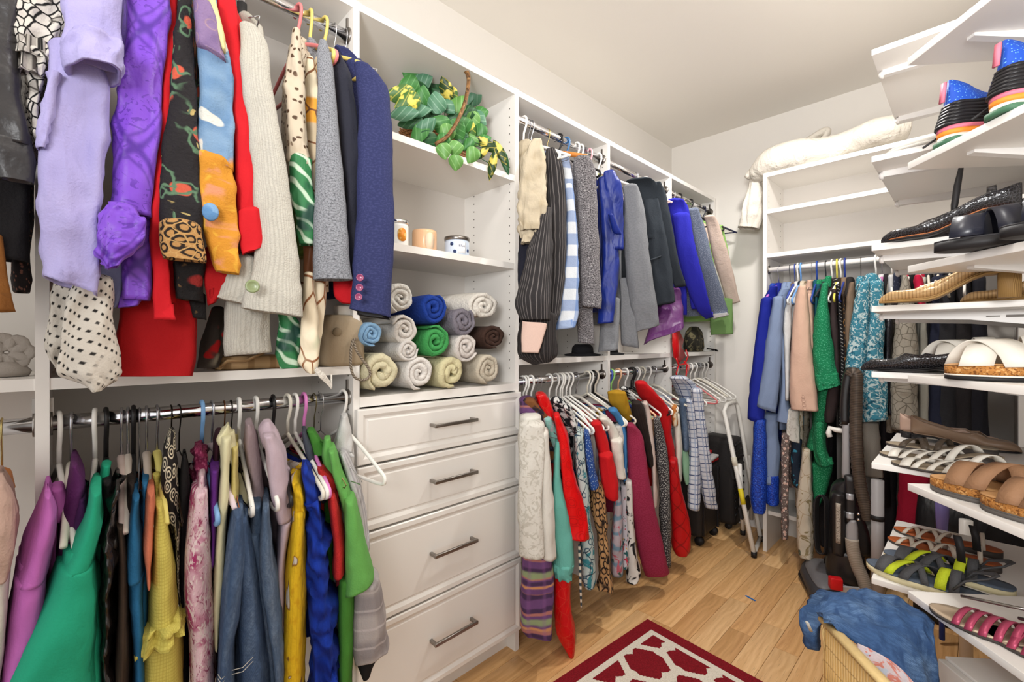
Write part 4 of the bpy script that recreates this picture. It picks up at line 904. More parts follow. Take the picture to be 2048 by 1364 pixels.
# ---------------------------------------------------------------- lower rods, right of the tower
RLX = dict(X=-1.07, dep=.055, push=.3)
def K2(**k): d = dict(RLX); d.update(k); return d
m_wlace = cl('white_embroidered', (230, 226, 216), (('noise', (206, 200, 188), dict(s=40, t=.55, soft=.05, dd=2)),), b=.8, bs=60, cr=.3)
m_whp = cl('white_cotton_twill', (232, 228, 218), cr=.4)
G('skirt', 'white embroidered skirt beside the drawers, first on the lower rod', 'skirt', 'RL', 1046, [
    ('waistband', m_whp, [(834, 1036, 1084), (852, 1036, 1086)], K2(X=-1.1)),
    ('front', m_wlace, [(848, 1036, 1090), (900, 1036, 1092), (1000, 1036, 1086), (1060, 1036, 1090), (1108, 1038, 1092)], K2()),
    ('side', m_whp, [(862, 1078, 1098), (950, 1080, 1104), (1040, 1076, 1110), (1108, 1080, 1114, 1114)], K2(X=-1.05)),
    ('underskirt', m_whp, [(1095, 1046, 1104), (1124, 1070, 1126, 1102)], K2(X=-1.09))],
  hang=('tube', W_, 'first white'), short='white embroidered skirt')
m_mst = cl('purple_multi_stripe', (112, 72, 122), (('stripe', (186, 120, 110), dict(f=16, w=.2, soft=.05, ang=90, dist=.02)), ('stripe', (72, 48, 82), dict(f=22, w=.35, soft=.08, ang=90, dist=.03)), ('stripe', (150, 164, 120), dict(f=6, w=.12, soft=.03, ang=90, dist=.03)), ('stripe', (214, 150, 100), dict(f=7, w=.06, soft=.02, ang=90, dist=.03, ph=.4)), ('stripe', (150, 96, 156), dict(f=24, w=.3, soft=.1, a=.25))), cr=.4)
G('dress', 'purple striped dress whose hem shows under the white skirt', 'dress', 'RL', 1042, [
    ('neck', m_mst, [(800, 1038, 1070), (835, 1038, 1090)], K2(X=-1.14)),
    ('skirt', m_mst, [(1100, 1046, 1100), (1150, 1042, 1106), (1200, 1040, 1107), (1250, 1040, 1106), (1262, 1048, 1270, 1106)], K2(X=-1.08, fold=(4, .07)))],
  hem=.4, hw=.11, hang=('wire', (200, 200, 200), 'first wire'), short='purple striped dress')
m_rst = mat('red_embroidered_satin', (214, 10, 16), .38, (('ring', (170, 4, 10), dict(s=20, t=.2, t2=.27, soft=.03, a=.7)), ('ring', (170, 4, 10), dict(s=20, t=.36, t2=.42, soft=.03, a=.6))), bump=(70, .3), crease=.5)
m_rst2 = mat('red_gold_satin', (206, 12, 18), .38, (('edge', (214, 130, 90), dict(s=30, t=.02, soft=.02, a=.22)),), bump=(70, .3), crease=.7)
G('top', 'black and orange scarf print top behind the first white hangers', 'top', 'RL', 1052, [
    ('shoulder', cl('scarf_print', (130, 80, 40), (('noise', (40, 34, 46), dict(s=16, t=.5, soft=.04)), ('noise', (110, 120, 160), dict(s=20, t=.62, soft=.03)))), [(800, 1042, 1070), (840, 1060, 1100), (900, 1090, 1118), (920, 1096, 1116)], K2(X=-1.13))],
  hem=.6, hw=.11, hang=('tube', W_, 'second white'), short='scarf print top')
m_aq = cl('aqua_crepe', (112, 190, 176), cr=.35)
G('trousers', 'aqua crepe trousers with an elastic hem', 'trousers', 'RL', 1062, [
    ('neck', cl('mint_print', (150, 206, 196), (('noise', (206, 190, 200), dict(s=30, t=.55, soft=.04)),)), [(836, 1084, 1104), (870, 1096, 1122), (900, 1108, 1126)], K2(X=-1.10)),
    ('leg', m_aq, [(880, 1110, 1124), (960, 1106, 1124), (1060, 1103, 1144), (1120, 1104, 1148), (1140, 1104, 1147)], K2(X=-1.06)),
    ('elastic_cuff', m_aq, [(1128, 1105, 1147), (1146, 1108, 1144), (1154, 1112, 1146)], K2(X=-1.055, fold=(8, .08), wr=.008, wf=30))],
  hem=.6, hw=.10, hang=('tube', W_, 'third white'), short='aqua crepe trousers')
G('dress', 'long red satin dress with gold stitching that almost touches the floor', 'dress', 'RL', 1070, [
    ('shoulder', m_rst2, [(790, 1068, 1092), (830, 1080, 1110), (900, 1104, 1126)], K2(X=-1.12)),
    ('skirt', m_rst2, [(1140, 1108, 1142), (1220, 1108, 1143), (1262, 1112, 1150), (1296, 1130, 1150), (1308, 1142, 1312, 1149)], K2(X=-1.07))],
  hem=.3, hw=.10, hang=('wire', (180, 180, 180), 'second wire'), short='long red satin dress')
G('jacket', 'red satin jacket with embossed motifs over the aqua trousers', 'jacket', 'RL', 1078, [
    ('sleeve', m_rst, [(830, 1106, 1120), (880, 1116, 1136), (960, 1122, 1152), (1030, 1124, 1172), (1066, 1124, 1076, 1180)], K2(X=-1.04, wr=.005))],
  hem=.5, hw=.11, hang=('wire', (205, 205, 205), 'third wire'), short='embossed red satin jacket')
m_tpr = cl('teal_print', (198, 212, 208), (('ring', (38, 84, 108), dict(s=22, t=.2, t2=.3, soft=.04, dist=.03)), ('noise', (60, 140, 150), dict(s=14, t=.58, soft=.03, dd=1.5)), ('edge', (28, 52, 72), dict(s=16, t=.03, soft=.02))), cr=.4)
m_tpr2 = cl('black_white_print', (226, 226, 222), (('noise', (24, 26, 32), dict(s=18, t=.47, soft=.02, dd=1.5)), ('noise', (80, 160, 160), dict(s=14, t=.68, soft=.02))), cr=.4)
G('dress', 'teal and white swirl print dress with a thin tie hanging down', 'dress', 'RL', 1098, [
    ('shoulder', m_tpr2, [(800, 1100, 1128), (830, 1114, 1144), (868, 1132, 1154)], K2(X=-1.12)),
    ('front', m_tpr, [(868, 1148, 1168), (940, 1152, 1174), (1010, 1160, 1180), (1080, 1160, 1188), (1150, 1160, 1193), (1166, 1166, 1170, 1190)], K2(X=-1.06, fold=(3, .06))),
    ('tie', mat('tie_ribbon', (40, 60, 70), .7, (('stripe', (210, 200, 180), dict(f=40, w=.5, soft=.1, ang=90)),)), [(1090, 1156, 1161), (1160, 1158, 1163), (1216, 1161, 1164)], dict(X=-1.03, dep=.003, wr=0))],
  hem=.45, hw=.11, hang=('tube', W_, 'fourth white'), short='teal swirl print dress')
G('blouse', 'black and white leaf print blouse above the teal print dress', 'blouse', 'RL', 1112, [
    ('shoulder', m_tpr2, [(812, 1124, 1140), (840, 1136, 1152), (866, 1146, 1156)], K2(X=-1.08)),
    ('front', m_tpr, [(860, 1150, 1166), (900, 1154, 1170), (940, 1158, 1172)], K2(X=-1.075))],
  hem=.65, hw=.10, hang=('tube', (226, 224, 218), 'thin white wire frame'), short='black and white leaf print blouse')
m_bla = cl('blue_lace', (44, 84, 160), (('dot', (150, 180, 220), dict(s=70, t=.2, soft=.08)), ('ring', (24, 52, 120), dict(s=70, t=.3, t2=.4, soft=.05))), b=.8)
G('cardigan', 'blue lace cardigan sleeve left of the red top', 'cardigan', 'RL', 1124, [
    ('sleeve', m_bla, [(862, 1166, 1178), (900, 1168, 1186), (940, 1174, 1192), (976, 1178, 972, 1197)], K2(X=-1.05))],
  hem=.62, hw=.10, hang=('tube', W_, 'grey white'), short='blue lace cardigan')
m_leo2 = cl('leopard_chiffon', (196, 150, 100), (('ring', (36, 26, 22), dict(s=40, sy=.7, t=.30, t2=.5, soft=.05, dist=.02, ds=20)), ('noise', (34, 26, 22), dict(s=9, t=.58, soft=.04))), cr=.5)
G('dress', 'leopard print dress with a gathered pointed hem', 'dress', 'RL', 1132, [
    ('front', m_leo2, [(970, 1180, 1204), (1020, 1184, 1212), (1080, 1192, 1216), (1140, 1196, 1222), (1172, 1194, 1178, 1226)], K2(X=-1.06, fold=(5, .1), wr=.008))],
  hem=.42, hw=.10, hang=('tube', W_, 'fifth white'), short='leopard print dress')
m_rtp = cl('bright_red_crepe', (214, 18, 24), cr=.2)
G('top', 'bright red top with an elbow length sleeve', 'top', 'RL', 1140, [
    ('shoulder', m_rtp, [(846, 1180, 1202), (880, 1190, 1216), (930, 1200, 1226)], K2(X=-1.07)),
    ('sleeve', m_rtp, [(910, 1196, 1226), (950, 1200, 1233), (985, 1206, 1238), (994, 1212, 996, 1238)], K2(X=-1.04))],
  hem=.6, hw=.11, hang=('tube', W_, 'sixth white'), short='bright red top')
m_wbl = cl('ivory_crepe', (236, 230, 218), cr=.25)
G('blouse', 'ivory blouse with a squared sleeve end', 'blouse', 'RL', 1152, [
    ('shoulder', m_wbl, [(836, 1196, 1216), (860, 1212, 1236), (886, 1218, 1244)], K2(X=-1.07)),
    ('sleeve', m_wbl, [(880, 1220, 1244), (920, 1226, 1248), (952, 1231, 956, 1253)], K2(X=-1.045))],
  hem=.6, hw=.11, hang=('velvet', (206, 200, 190), 'broad cream'), short='ivory blouse')
m_mul = cl('pastel_multi_print', (190, 176, 182), (('stripe', (120, 150, 170), dict(f=16, w=.3, soft=.08, ang=90, dist=.05)), ('noise', (196, 96, 110), dict(s=22, t=.6, soft=.03, dd=1)), ('noise', (60, 96, 80), dict(s=20, t=.66, soft=.03))), cr=.4)
m_flo = cl('monochrome_floral', (232, 228, 220), (('noise', (28, 28, 30), dict(s=15, t=.55, soft=.02, dd=1)), ('noise', (140, 146, 148), dict(s=10, t=.64, soft=.04))), cr=.4)
G('skirt', 'pastel multi print skirt between the leopard and floral dresses', 'skirt', 'RL', 1160, [
    ('front', m_mul, [(960, 1228, 1240), (1020, 1226, 1244), (1080, 1222, 1244), (1144, 1222, 1148, 1246)], K2(X=-1.08, fold=(3, .06)))], hem=.45, hw=.10)
G('skirt', 'white pleated skirt with a bright flower print', 'skirt', 'RL', 1168, [
    ('front', cl('bright_flower_print', (206, 200, 206), (('noise', (200, 60, 80), dict(s=24, t=.6, soft=.02)), ('noise', (40, 90, 90), dict(s=26, t=.6, soft=.02)), ('noise', (220, 170, 60), dict(s=28, t=.68, soft=.02)))), [(968, 1240, 1254), (1040, 1242, 1258), (1110, 1242, 1258), (1130, 1244, 1256)], K2(X=-1.08))], hem=.47, hw=.10)
G('dress', 'white dress with large black flowers beside the maroon coat', 'dress', 'RL', 1174, [
    ('shoulder', m_flo, [(850, 1226, 1244), (890, 1238, 1254), (940, 1244, 1258)], K2(X=-1.09)),
    ('front', m_flo, [(960, 1248, 1264), (1040, 1252, 1268), (1120, 1254, 1276), (1150, 1252, 1144, 1283), (1162, 1252, 1156, 1280)], K2(X=-1.06))],
  hem=.45, hw=.10, hang=('tube', CRM, 'cream'), short='monochrome floral dress')
m_mus = cl('mustard_knit', (182, 138, 26)); m_azb = cl('azure_jersey', (66, 132, 190))
G('sweater', 'mustard yellow sweater folded over a hanger', 'sweater', 'RL', 1166, [
    ('shoulder', m_mus, [(786, 1214, 1252), (810, 1222, 1260), (840, 1250, 1264)], K2(X=-1.10, dep=.03))], hem=.65, hw=.10)
G('top', 'azure blue top behind the maroon coat', 'top', 'RL', 1180, [
    ('shoulder', m_azb, [(820, 1216, 1234), (850, 1238, 1252), (900, 1244, 1256), (960, 1246, 1254)], K2(X=-1.08))],
  hem=.6, hw=.10, hang=('tube', W_, 'seventh white'), short='azure blue top')
m_mar = cl('raspberry_wool', (150, 34, 68), (('noise', (164, 48, 82), dict(s=200, t=.5, soft=.1)),), cr=.12)
G('coat', 'raspberry wool coat with a long straight sleeve', 'coat', 'RL', 1190, [
    ('sleeve', m_mar, [(850, 1254, 1268), (870, 1253, 1284), (910, 1253, 1292), (980, 1257, 1302), (1060, 1268, 1320), (1130, 1282, 1335), (1154, 1290, 1142, 1339)], K2(X=-1.03, wr=.002, dep=.045))],
  hem=.4, hw=.12, hang=('tube', (226, 214, 196), 'ivory'), short='raspberry wool coat')
m_dbk = cl('dark_brown_rib', (46, 34, 30), (('stripe', (34, 24, 22), dict(f=90, w=.5, soft=.2)),))
G('cardigan', 'dark brown ribbed cardigan right of the mustard sweater', 'cardigan', 'RL', 1222, [
    ('sleeve', m_dbk, [(806, 1262, 1282), (830, 1264, 1292), (880, 1282, 1302), (920, 1294, 1308), (934, 1298, 926, 1309)], K2(X=-1.06))],
  hem=.55, hw=.10, hang=('tube', (160, 214, 120), 'lime green'), short='dark brown ribbed cardigan')
m_plc = cl('blush_lace', (228, 206, 196), cr=.3)
G('blouse', 'blush lace blouse squeezed beside the dark brown cardigan', 'blouse', 'RL', 1236, [
    ('sleeve', m_plc, [(806, 1284, 1296), (840, 1292, 1304), (930, 1302, 1312), (990, 1304, 1314), (1010, 1306, 1314)], K2(X=-1.06))],
  hem=.55, hw=.10, hang=('tube', (226, 178, 140), 'peach'), short='blush lace blouse')
G('blouse', 'white blouse with black scribble print under the peach hanger', 'blouse', 'RL', 1229, [
    ('shoulder', m_tpr2, [(776, 1240, 1256), (800, 1258, 1274), (816, 1274, 1290)], K2(X=-1.12, dep=.03))], hem=.6, hw=.10)
m_bwt = cl('black_white_boucle', (58, 56, 58), (('dot', (206, 202, 198), dict(s=120, t=.24, soft=.08)),), b=.8)
G('coat', 'black and white bouclé coat next to the red quilted jacket', 'coat', 'RL', 1250, [
    ('sleeve', m_bwt, [(836, 1306, 1318), (880, 1310, 1332), (960, 1316, 1340), (1060, 1320, 1342), (1124, 1326, 1130, 1342)], K2(X=-1.05))],
  hem=.42, hw=.11, hang=('tube', W_, 'tall curved white'), short='black and white bouclé coat')
m_qlt = cl('red_quilted_nylon', (206, 12, 20), (('stripe', (140, 4, 10), dict(f=15, w=.07, soft=.05, ang=42)), ('stripe', (140, 4, 10), dict(f=15, w=.07, soft=.05, ang=-42))), rough=.5, cr=.2, blay=(0, -1))
m_rcl = cl('poppy_red_cloth', (214, 18, 26), cr=.2)
G('jacket', 'red quilted jacket with a plain red shoulder', 'jacket', 'RL', 1262, [
    ('shoulder', m_rcl, [(766, 1270, 1292), (790, 1276, 1316), (820, 1300, 1340), (870, 1322, 1344), (920, 1334, 1352)], K2(X=-1.10)),
    ('sleeve', m_qlt, [(920, 1336, 1354), (980, 1338, 1364), (1040, 1340, 1378), (1090, 1342, 1382), (1108, 1350, 1106, 1378)], K2(X=-1.04, wr=.004))],
  hem=.45, hw=.12, hang=('tube', BLK, 'black looped'), short='red quilted jacket')
G('blouse', 'ivory and orange blouse right of the red quilted jacket', 'blouse', 'RL', 1274, [
    ('shoulder', cl('orange_floral', (206, 130, 60), (('noise', (236, 220, 190), dict(s=16, t=.5, soft=.04)),)), [(812, 1340, 1354), (850, 1344, 1356)], K2(X=-1.08)),
    ('front', m_wbl, [(830, 1346, 1360), (900, 1350, 1364), (960, 1352, 1364)], K2(X=-1.09))],
  hem=.55, hw=.10, hang=('tube', W_, 'white hooked'), short='ivory and orange blouse')
G('shirt', 'denim blue shirt half hidden behind the plaid shirt', 'shirt', 'RL', 1284, [
    ('sleeve', m_den2, [(800, 1356, 1372), (850, 1362, 1376), (900, 1366, 1378)], K2(X=-1.09)),
    ('hem', cl('mint_cotton', (150, 196, 162)), [(900, 1362, 1376), (950, 1366, 1378), (966, 1370, 1378)], K2(X=-1.10))],
  hem=.6, hw=.10, hang=('tube', (214, 208, 190), 'pale cream'), short='denim blue shirt')
m_pld = cl('white_blue_windowpane', (226, 228, 234), (('stripe', (70, 84, 128), dict(f=22, w=.12, soft=.03)), ('stripe', (70, 84, 128), dict(f=20, w=.12, soft=.03, ang=90)), ('stripe', (160, 176, 206), dict(f=22, w=.12, soft=.03, ph=.4, a=.7)), ('stripe', (150, 168, 200), dict(f=20, w=.10, soft=.03, ang=90, ph=.5, a=.7))), cr=.3)
G('shirt', 'white shirt with a navy windowpane plaid', 'shirt', 'RL', 1308, [
    ('shoulder', m_pld, [(756, 1338, 1376), (775, 1346, 1396), (810, 1362, 1404)], K2(X=-1.11)),
    ('sleeve', m_pld, [(780, 1380, 1404), (850, 1388, 1412), (920, 1394, 1422), (980, 1402, 1430), (1012, 1408, 1016, 1435)], K2(X=-1.03, dep=.045)),
    ('front', m_pld, [(800, 1366, 1392), (880, 1376, 1400), (960, 1374, 1402), (1014, 1374, 1018, 1400)], K2(X=-1.07))],
  hem=.5, hw=.11, hang=('velvet', (214, 210, 196), 'thin cream'), short='navy windowpane plaid shirt')
for px, c_, lb in ((1120, W_, 'white plastic hanger over the blue lace cardigan, no garment showing'), (1186, BLK, 'black hanger crossing the maroon coat, last before the first divider'),
                   (1218, (60, 84, 170), 'royal blue hanger at the start of the middle lower rod'), (1266, BLK, 'second black hanger, bent arm beside the looped black one'), (1296, W_, 'white hanger just left of the plaid shirt')):
    hanger('RL', px, 'tube', c_, lb, hw=.17)
ORD = iter(('first', 'second', 'third', 'fourth', 'fifth'))
for px, c_, k, lb in ((1352, W_, 'tube', None), (1372, (214, 120, 120), 'tube', 'coral red empty hanger among the white ones at the far end'), (1380, W_, 'tube', None), (1389, W_, 'tube', None), (1397, CRM, 'velvet', 'cream slim empty hanger at the far end of the lower rod'), (1404, W_, 'tube', None), (1411, W_, 'tube', None)):
    hanger('RL', px, k, c_, lb or '%s from the left of the empty white plastic hangers at the far end' % next(ORD), 'empty hangers at the far end of the lower rod', hw=.2, yaw=R.uniform(-.2, .05))
# ---------------------------------------------------------------- clothes in the wardrobe on the back wall
def Bk(**k): d = dict(Y=2.64, dep=.05, push=.3); d.update(k); return d
def GB(name, label, cat, hk, bands, **k): return G(name, label, cat, 'B', hk, bands, **k)
m_kob = cl('cobalt_suiting', (20, 36, 150), cr=.15)
m_bsq = mat('blue_sequin_lace', (28, 70, 176), .5, (('noise', (16, 42, 130), dict(s=120, t=.5, soft=.06)), ('noise', (90, 130, 220), dict(s=160, t=.66, soft=.03))), bump=(160, .8))
GB('dress', 'blue sequined lace dress under the cobalt jacket', 'dress', 1548, [
    ('skirt', m_bsq, [(840, 1508, 1532), (920, 1504, 1534), (1000, 1500, 1534), (1024, 1504, 1530)], Bk()),
    ('skirt', m_bsq, [(950, 1528, 1558), (1000, 1530, 1558), (1008, 1534, 1556)], Bk(Y=2.70))], hem=.5, hw=.10)
GB('jacket', 'cobalt blue suit jacket, leftmost in the wardrobe', 'jacket', 1558, [
    ('shoulder', m_kob, [(574, 1540, 1556), (600, 1526, 1552), (640, 1518, 1548)], Bk(Y=2.70)),
    ('sleeve', m_kob, [(598, 1522, 1544), (660, 1512, 1540), (740, 1502, 1536), (838, 1494, 846, 1528)], Bk(wr=.003))],
  hem=.95, hw=.11, hang=('velvet', (180, 100, 190), 'violet'), short='cobalt blue suit jacket')
m_blg = cl('dusty_blue_suiting', (134, 152, 184), cr=.2)
GB('blazer', 'dusty blue blazer next to the cobalt jacket', 'jacket', 1580, [
    ('shoulder', m_blg, [(578, 1562, 1580), (600, 1550, 1574), (640, 1544, 1568)], Bk(Y=2.70)),
    ('front', m_blg, [(640, 1556, 1568), (740, 1562, 1572), (820, 1556, 1580), (842, 1552, 846, 1582)], Bk(Y=2.70)),
    ('sleeve', m_blg, [(596, 1546, 1568), (660, 1534, 1566), (740, 1524, 1562), (812, 1512, 824, 1552)], Bk(wr=.003, Y=2.63))],
  hem=.95, hw=.11, hang=('wire', (60, 60, 70), 'dark clip wire'), short='dusty blue blazer')
GB('dress', 'plain dusty blue dress hanging below the dusty blue blazer', 'dress', 1572, [
    ('skirt', m_blg, [(830, 1526, 1556), (900, 1526, 1560), (966, 1523, 968, 1556)], Bk(Y=2.70))], hem=.7, hw=.10)
m_shl = cl('taupe_polka', (112, 96, 90), (('dot', (220, 180, 164), dict(s=32, t=.22, soft=.03)), ('dot', (214, 206, 196), dict(s=70, t=.14, soft=.03))), cr=.3)
GB('blouse', 'white silky blouse between the dusty blue and peach blazers', 'blouse', 1596, [
    ('front', m_wht, [(596, 1574, 1586), (640, 1566, 1584), (720, 1568, 1580), (800, 1570, 1580)], Bk(Y=2.68)),
    ('scalloped_hem', m_wlace, [(820, 1574, 1598), (860, 1572, 1600), (878, 1574, 884, 1600)], Bk(Y=2.70, fold=(7, .08)))],
  hem=.9, hw=.10, hang=('tube', W_, 'white'), short='white silky blouse')
GB('dress', 'long taupe dress with pink and white dots', 'dress', 1590, [
    ('skirt', m_shl, [(870, 1562, 1580), (960, 1562, 1578), (1040, 1562, 1577), (1078, 1562, 1076, 1576)], Bk(Y=2.68, dep=.03))], hem=.4, hw=.09, hang=('velvet', (50, 70, 150), 'navy blue'), short='long dotted taupe dress')
m_dkf = cl('dark_teal_floral', (22, 36, 52), (('noise', (60, 150, 180), dict(s=18, t=.58, soft=.03, dd=1)), ('noise', (150, 190, 200), dict(s=22, t=.68, soft=.03))), cr=.3)
GB('top', 'dark floral top with teal leaves above the cream botanical dress', 'top', 1602, [
    ('front', m_dkf, [(880, 1582, 1604), (920, 1580, 1604), (960, 1584, 1602), (974, 1590, 1600)], Bk(Y=2.70, dep=.03))], hem=.7, hw=.09, hang=('tube', (110, 160, 220), 'light blue'), short='dark teal floral top')
m_cbo = cl('cream_botanical', (214, 200, 178), (('noise', (150, 132, 96), dict(s=16, t=.6, soft=.03, dd=1.5)), ('noise', (86, 96, 80), dict(s=13, t=.66, soft=.02)), ('edge', (170, 140, 100), dict(s=14, t=.02, soft=.01, a=.7))), cr=.3)
GB('dress', 'long cream dress with olive botanical print', 'dress', 1606, [
    ('skirt', m_cbo, [(900, 1604, 1622), (980, 1594, 1624), (1040, 1592, 1628), (1090, 1594, 1630), (1114, 1598, 1628)], Bk(Y=2.66))], hem=.3, hw=.09)
m_pea = cl('peach_suiting', (226, 186, 162), cr=.2)
GB('blazer', 'peach blazer with covered cuff buttons in the wardrobe', 'jacket', 1624, [
    ('collar', m_pea, [(562, 1614, 1626), (580, 1608, 1626)], Bk(Y=2.76, dep=.03)),
    ('front', m_pea, [(590, 1608, 1626), (640, 1614, 1628), (700, 1622, 1630)], Bk(Y=2.70)),
    ('sleeve', m_pea, [(574, 1596, 1614), (620, 1588, 1618), (700, 1582, 1624), (780, 1578, 1634), (820, 1580, 820, 1638)], Bk(Y=2.62, wr=.003))],
  hem=1.0, hw=.11, hang=('wire', (170, 170, 175), 'grey chrome'), short='peach blazer')
for yy in (791, 800, 808, 815): button(bpy.data.objects['blazer.007'], 1606+(yy-791)*.15, yy, .008, m_pea, None, .04, Yp=2.62)
GB('top', 'teal top between the peach blazer and green knit', 'top', 1634, [
    ('front', cl('deep_teal', (14, 84, 100)), [(570, 1632, 1642), (620, 1628, 1640), (700, 1628, 1636)], Bk(Y=2.72))],
  hem=1.0, hw=.10, hang=('tube', (40, 70, 150), 'dark blue'), short='teal top')
m_gkn = cl('emerald_knit', (20, 132, 84), (('dot', (80, 178, 134), dict(s=110, t=.2, soft=.06)),), b=.9, bs=150)
m_gdr = cl('green_lace', (16, 120, 72), (('dot', (70, 160, 116), dict(s=130, t=.25, soft=.08)),), b=.9, bs=180)
GB('dress', 'green lace dress with a ruffle, below the emerald knit', 'dress', 1640, [
    ('bodice', m_gdr, [(780, 1636, 1664), (840, 1626, 1656), (900, 1612, 1650)], Bk(Y=2.70)),
    ('ruffle', m_gdr, [(846, 1628, 1650), (900, 1624, 1656), (934, 1634, 926, 1668)], Bk(Y=2.66, fold=(4, .1), wr=.008)),
    ('skirt', m_gdr, [(930, 1624, 1666), (980, 1626, 1654), (1010, 1628, 1640)], Bk(Y=2.70, fold=(4, .06)))], hem=.55, hw=.10)
GB('sweater', 'emerald green knit sweater with a wide sleeve', 'sweater', 1652, [
    ('neck', m_gkn, [(554, 1650, 1664), (575, 1646, 1662)], Bk(Y=2.76, dep=.03)),
    ('sleeve', m_gkn, [(568, 1642, 1658), (620, 1632, 1658), (680, 1625, 1664), (740, 1628, 1674), (772, 1632, 766, 1680)], Bk(Y=2.62)),
    ('cuff_frill', m_gkn, [(752, 1630, 746, 1678), (768, 1632, 762, 1680), (784, 1636, 768, 1680)], Bk(Y=2.615, fold=(8, .04)))],
  hem=.9, hw=.11, hang=('velvet', (30, 34, 40), 'charcoal'), short='emerald green knit sweater')
GB('jacket', 'dark brown jacket behind the emerald knit', 'jacket', 1664, [
    ('sleeve', cl('dark_cocoa', (58, 44, 44)), [(580, 1662, 1674), (640, 1658, 1676), (720, 1666, 1680), (800, 1650, 1680), (844, 1648, 1668)], Bk(Y=2.68))],
  hem=.9, hw=.10, hang=('tube', W_, 'second white'), short='dark brown jacket')
m_bkl = cl('black_white_dash', (24, 22, 24), (('stripe', (190, 186, 180), dict(f=60, w=.14, soft=.04, ang=75)), ('stripe', (24, 22, 24), dict(f=16, w=.6, soft=.04))))
GB('blouse', 'black blouse with white dashes beside the brown jacket', 'blouse', 1674, [
    ('front', m_bkl, [(570, 1672, 1680), (640, 1676, 1688), (740, 1680, 1690), (860, 1672, 1690)], Bk(Y=2.69))],
  hem=.85, hw=.10, hang=('tube', (230, 214, 90), 'yellow'), short='black blouse with white dashes')
GB('top', 'black and amber animal print top beside the dashed blouse', 'top', 1682, [
    ('front', cl('amber_animal', (40, 30, 24), (('noise', (150, 104, 54), dict(s=50, t=.58, soft=.03)),)), [(590, 1682, 1692), (640, 1684, 1694), (740, 1686, 1696)], Bk(Y=2.70))],
  hem=.9, hw=.10, hang=('tube', W_, 'third white'), short='amber animal print top')
GB('jacket', 'taupe wool jacket left of the teal paisley shirt', 'jacket', 1690, [
    ('sleeve', cl('taupe_wool', (134, 112, 92)), [(566, 1700, 1710), (600, 1692, 1712), (660, 1690, 1706), (720, 1692, 1700)], Bk(Y=2.68))],
  hem=1.0, hw=.10, hang=('tube', (40, 60, 140), 'blue plastic'), short='taupe wool jacket')
m_tpa = cl('teal_paisley', (62, 138, 160), (('noise', (206, 226, 226), dict(s=44, t=.54, soft=.03, dd=2)), ('noise', (28, 92, 116), dict(s=38, t=.62, soft=.03, dd=2))), cr=.3)
GB('shirt', 'teal and white paisley shirt hanging over the vacuum hose', 'shirt', 1722, [
    ('collar', m_tpa, [(550, 1730, 1756), (570, 1722, 1768)], Bk(Y=2.72, dep=.04)),
    ('sleeve', m_tpa, [(566, 1718, 1740), (620, 1704, 1740), (700, 1694, 1736), (760, 1690, 1722), (790, 1692, 1712)], Bk(Y=2.60)),
    ('front', m_tpa, [(566, 1730, 1768), (640, 1736, 1772), (700, 1726, 1768), (780, 1722, 1776), (846, 1722, 836, 1780)], Bk(Y=2.62, fold=(3, .06)))],
  hem=.95, hw=.11, hang=('wire', (120, 115, 110), 'bronze wire'), short='teal and white paisley shirt')
m_crc = mat('black_croc', (40, 38, 44), .3, (('edge', (14, 13, 16), dict(s=70, t=.12, soft=.05)),), bump=(60, .3))
m_geo = cl('grey_geometric', (172, 164, 150), (('edge', (120, 112, 100), dict(s=34, t=.05, soft=.02)), ('noise', (150, 140, 124), dict(s=9, t=.6, soft=.04))), cr=.3)
GB('jacket', 'black crocodile textured jacket right of the paisley shirt', 'jacket', 1752, [
    ('sleeve', m_crc, [(640, 1768, 1786), (700, 1770, 1784), (740, 1770, 1782), (830, 1776, 1790)], Bk(Y=2.66))],
  hem=.9, hw=.10, hang=('tube', W_, 'fourth white'), short='black crocodile textured jacket')
GB('blouse', 'navy and white blouse behind the gold shoes', 'blouse', 1764, [
    ('front', cl('white_side', (226, 224, 224)), [(552, 1776, 1790), (600, 1778, 1792)], Bk(Y=2.70)),
    ('front', cl('navy_spot', (40, 44, 66), (('noise', (120, 124, 140), dict(s=60, t=.62, soft=.04)),)), [(548, 1786, 1802), (596, 1784, 1804)], Bk(Y=2.69))],
  hem=1.2, hw=.10, hang=('velvet', (196, 120, 176), 'mauve'), short='navy and white blouse')
GB('coat', 'grey coat with a cracked geometric print', 'coat', 1784, [
    ('sleeve', m_geo, [(552, 1804, 1816), (620, 1792, 1832), (700, 1786, 1836), (780, 1778, 1836), (860, 1780, 1838)], Bk(Y=2.64)),
    ('hem', cl('stone_twill', (168, 160, 148)), [(846, 1724, 1760), (900, 1724, 1764), (952, 1726, 1768)], Bk(Y=2.72))],
  hem=.75, hw=.11, hang=('tube', W_, 'fifth white'), short='grey geometric print coat')
GB('jacket', 'crimson jacket shoulder seen above the gold shoes', 'jacket', 1818, [
    ('shoulder', cl('crimson_knit', (214, 24, 70)), [(552, 1828, 1842), (575, 1828, 1850), (620, 1836, 1852)], Bk(Y=2.70))],
  hem=1.15, hw=.10, hang=('tube', W_, 'sixth white'), short='crimson jacket')
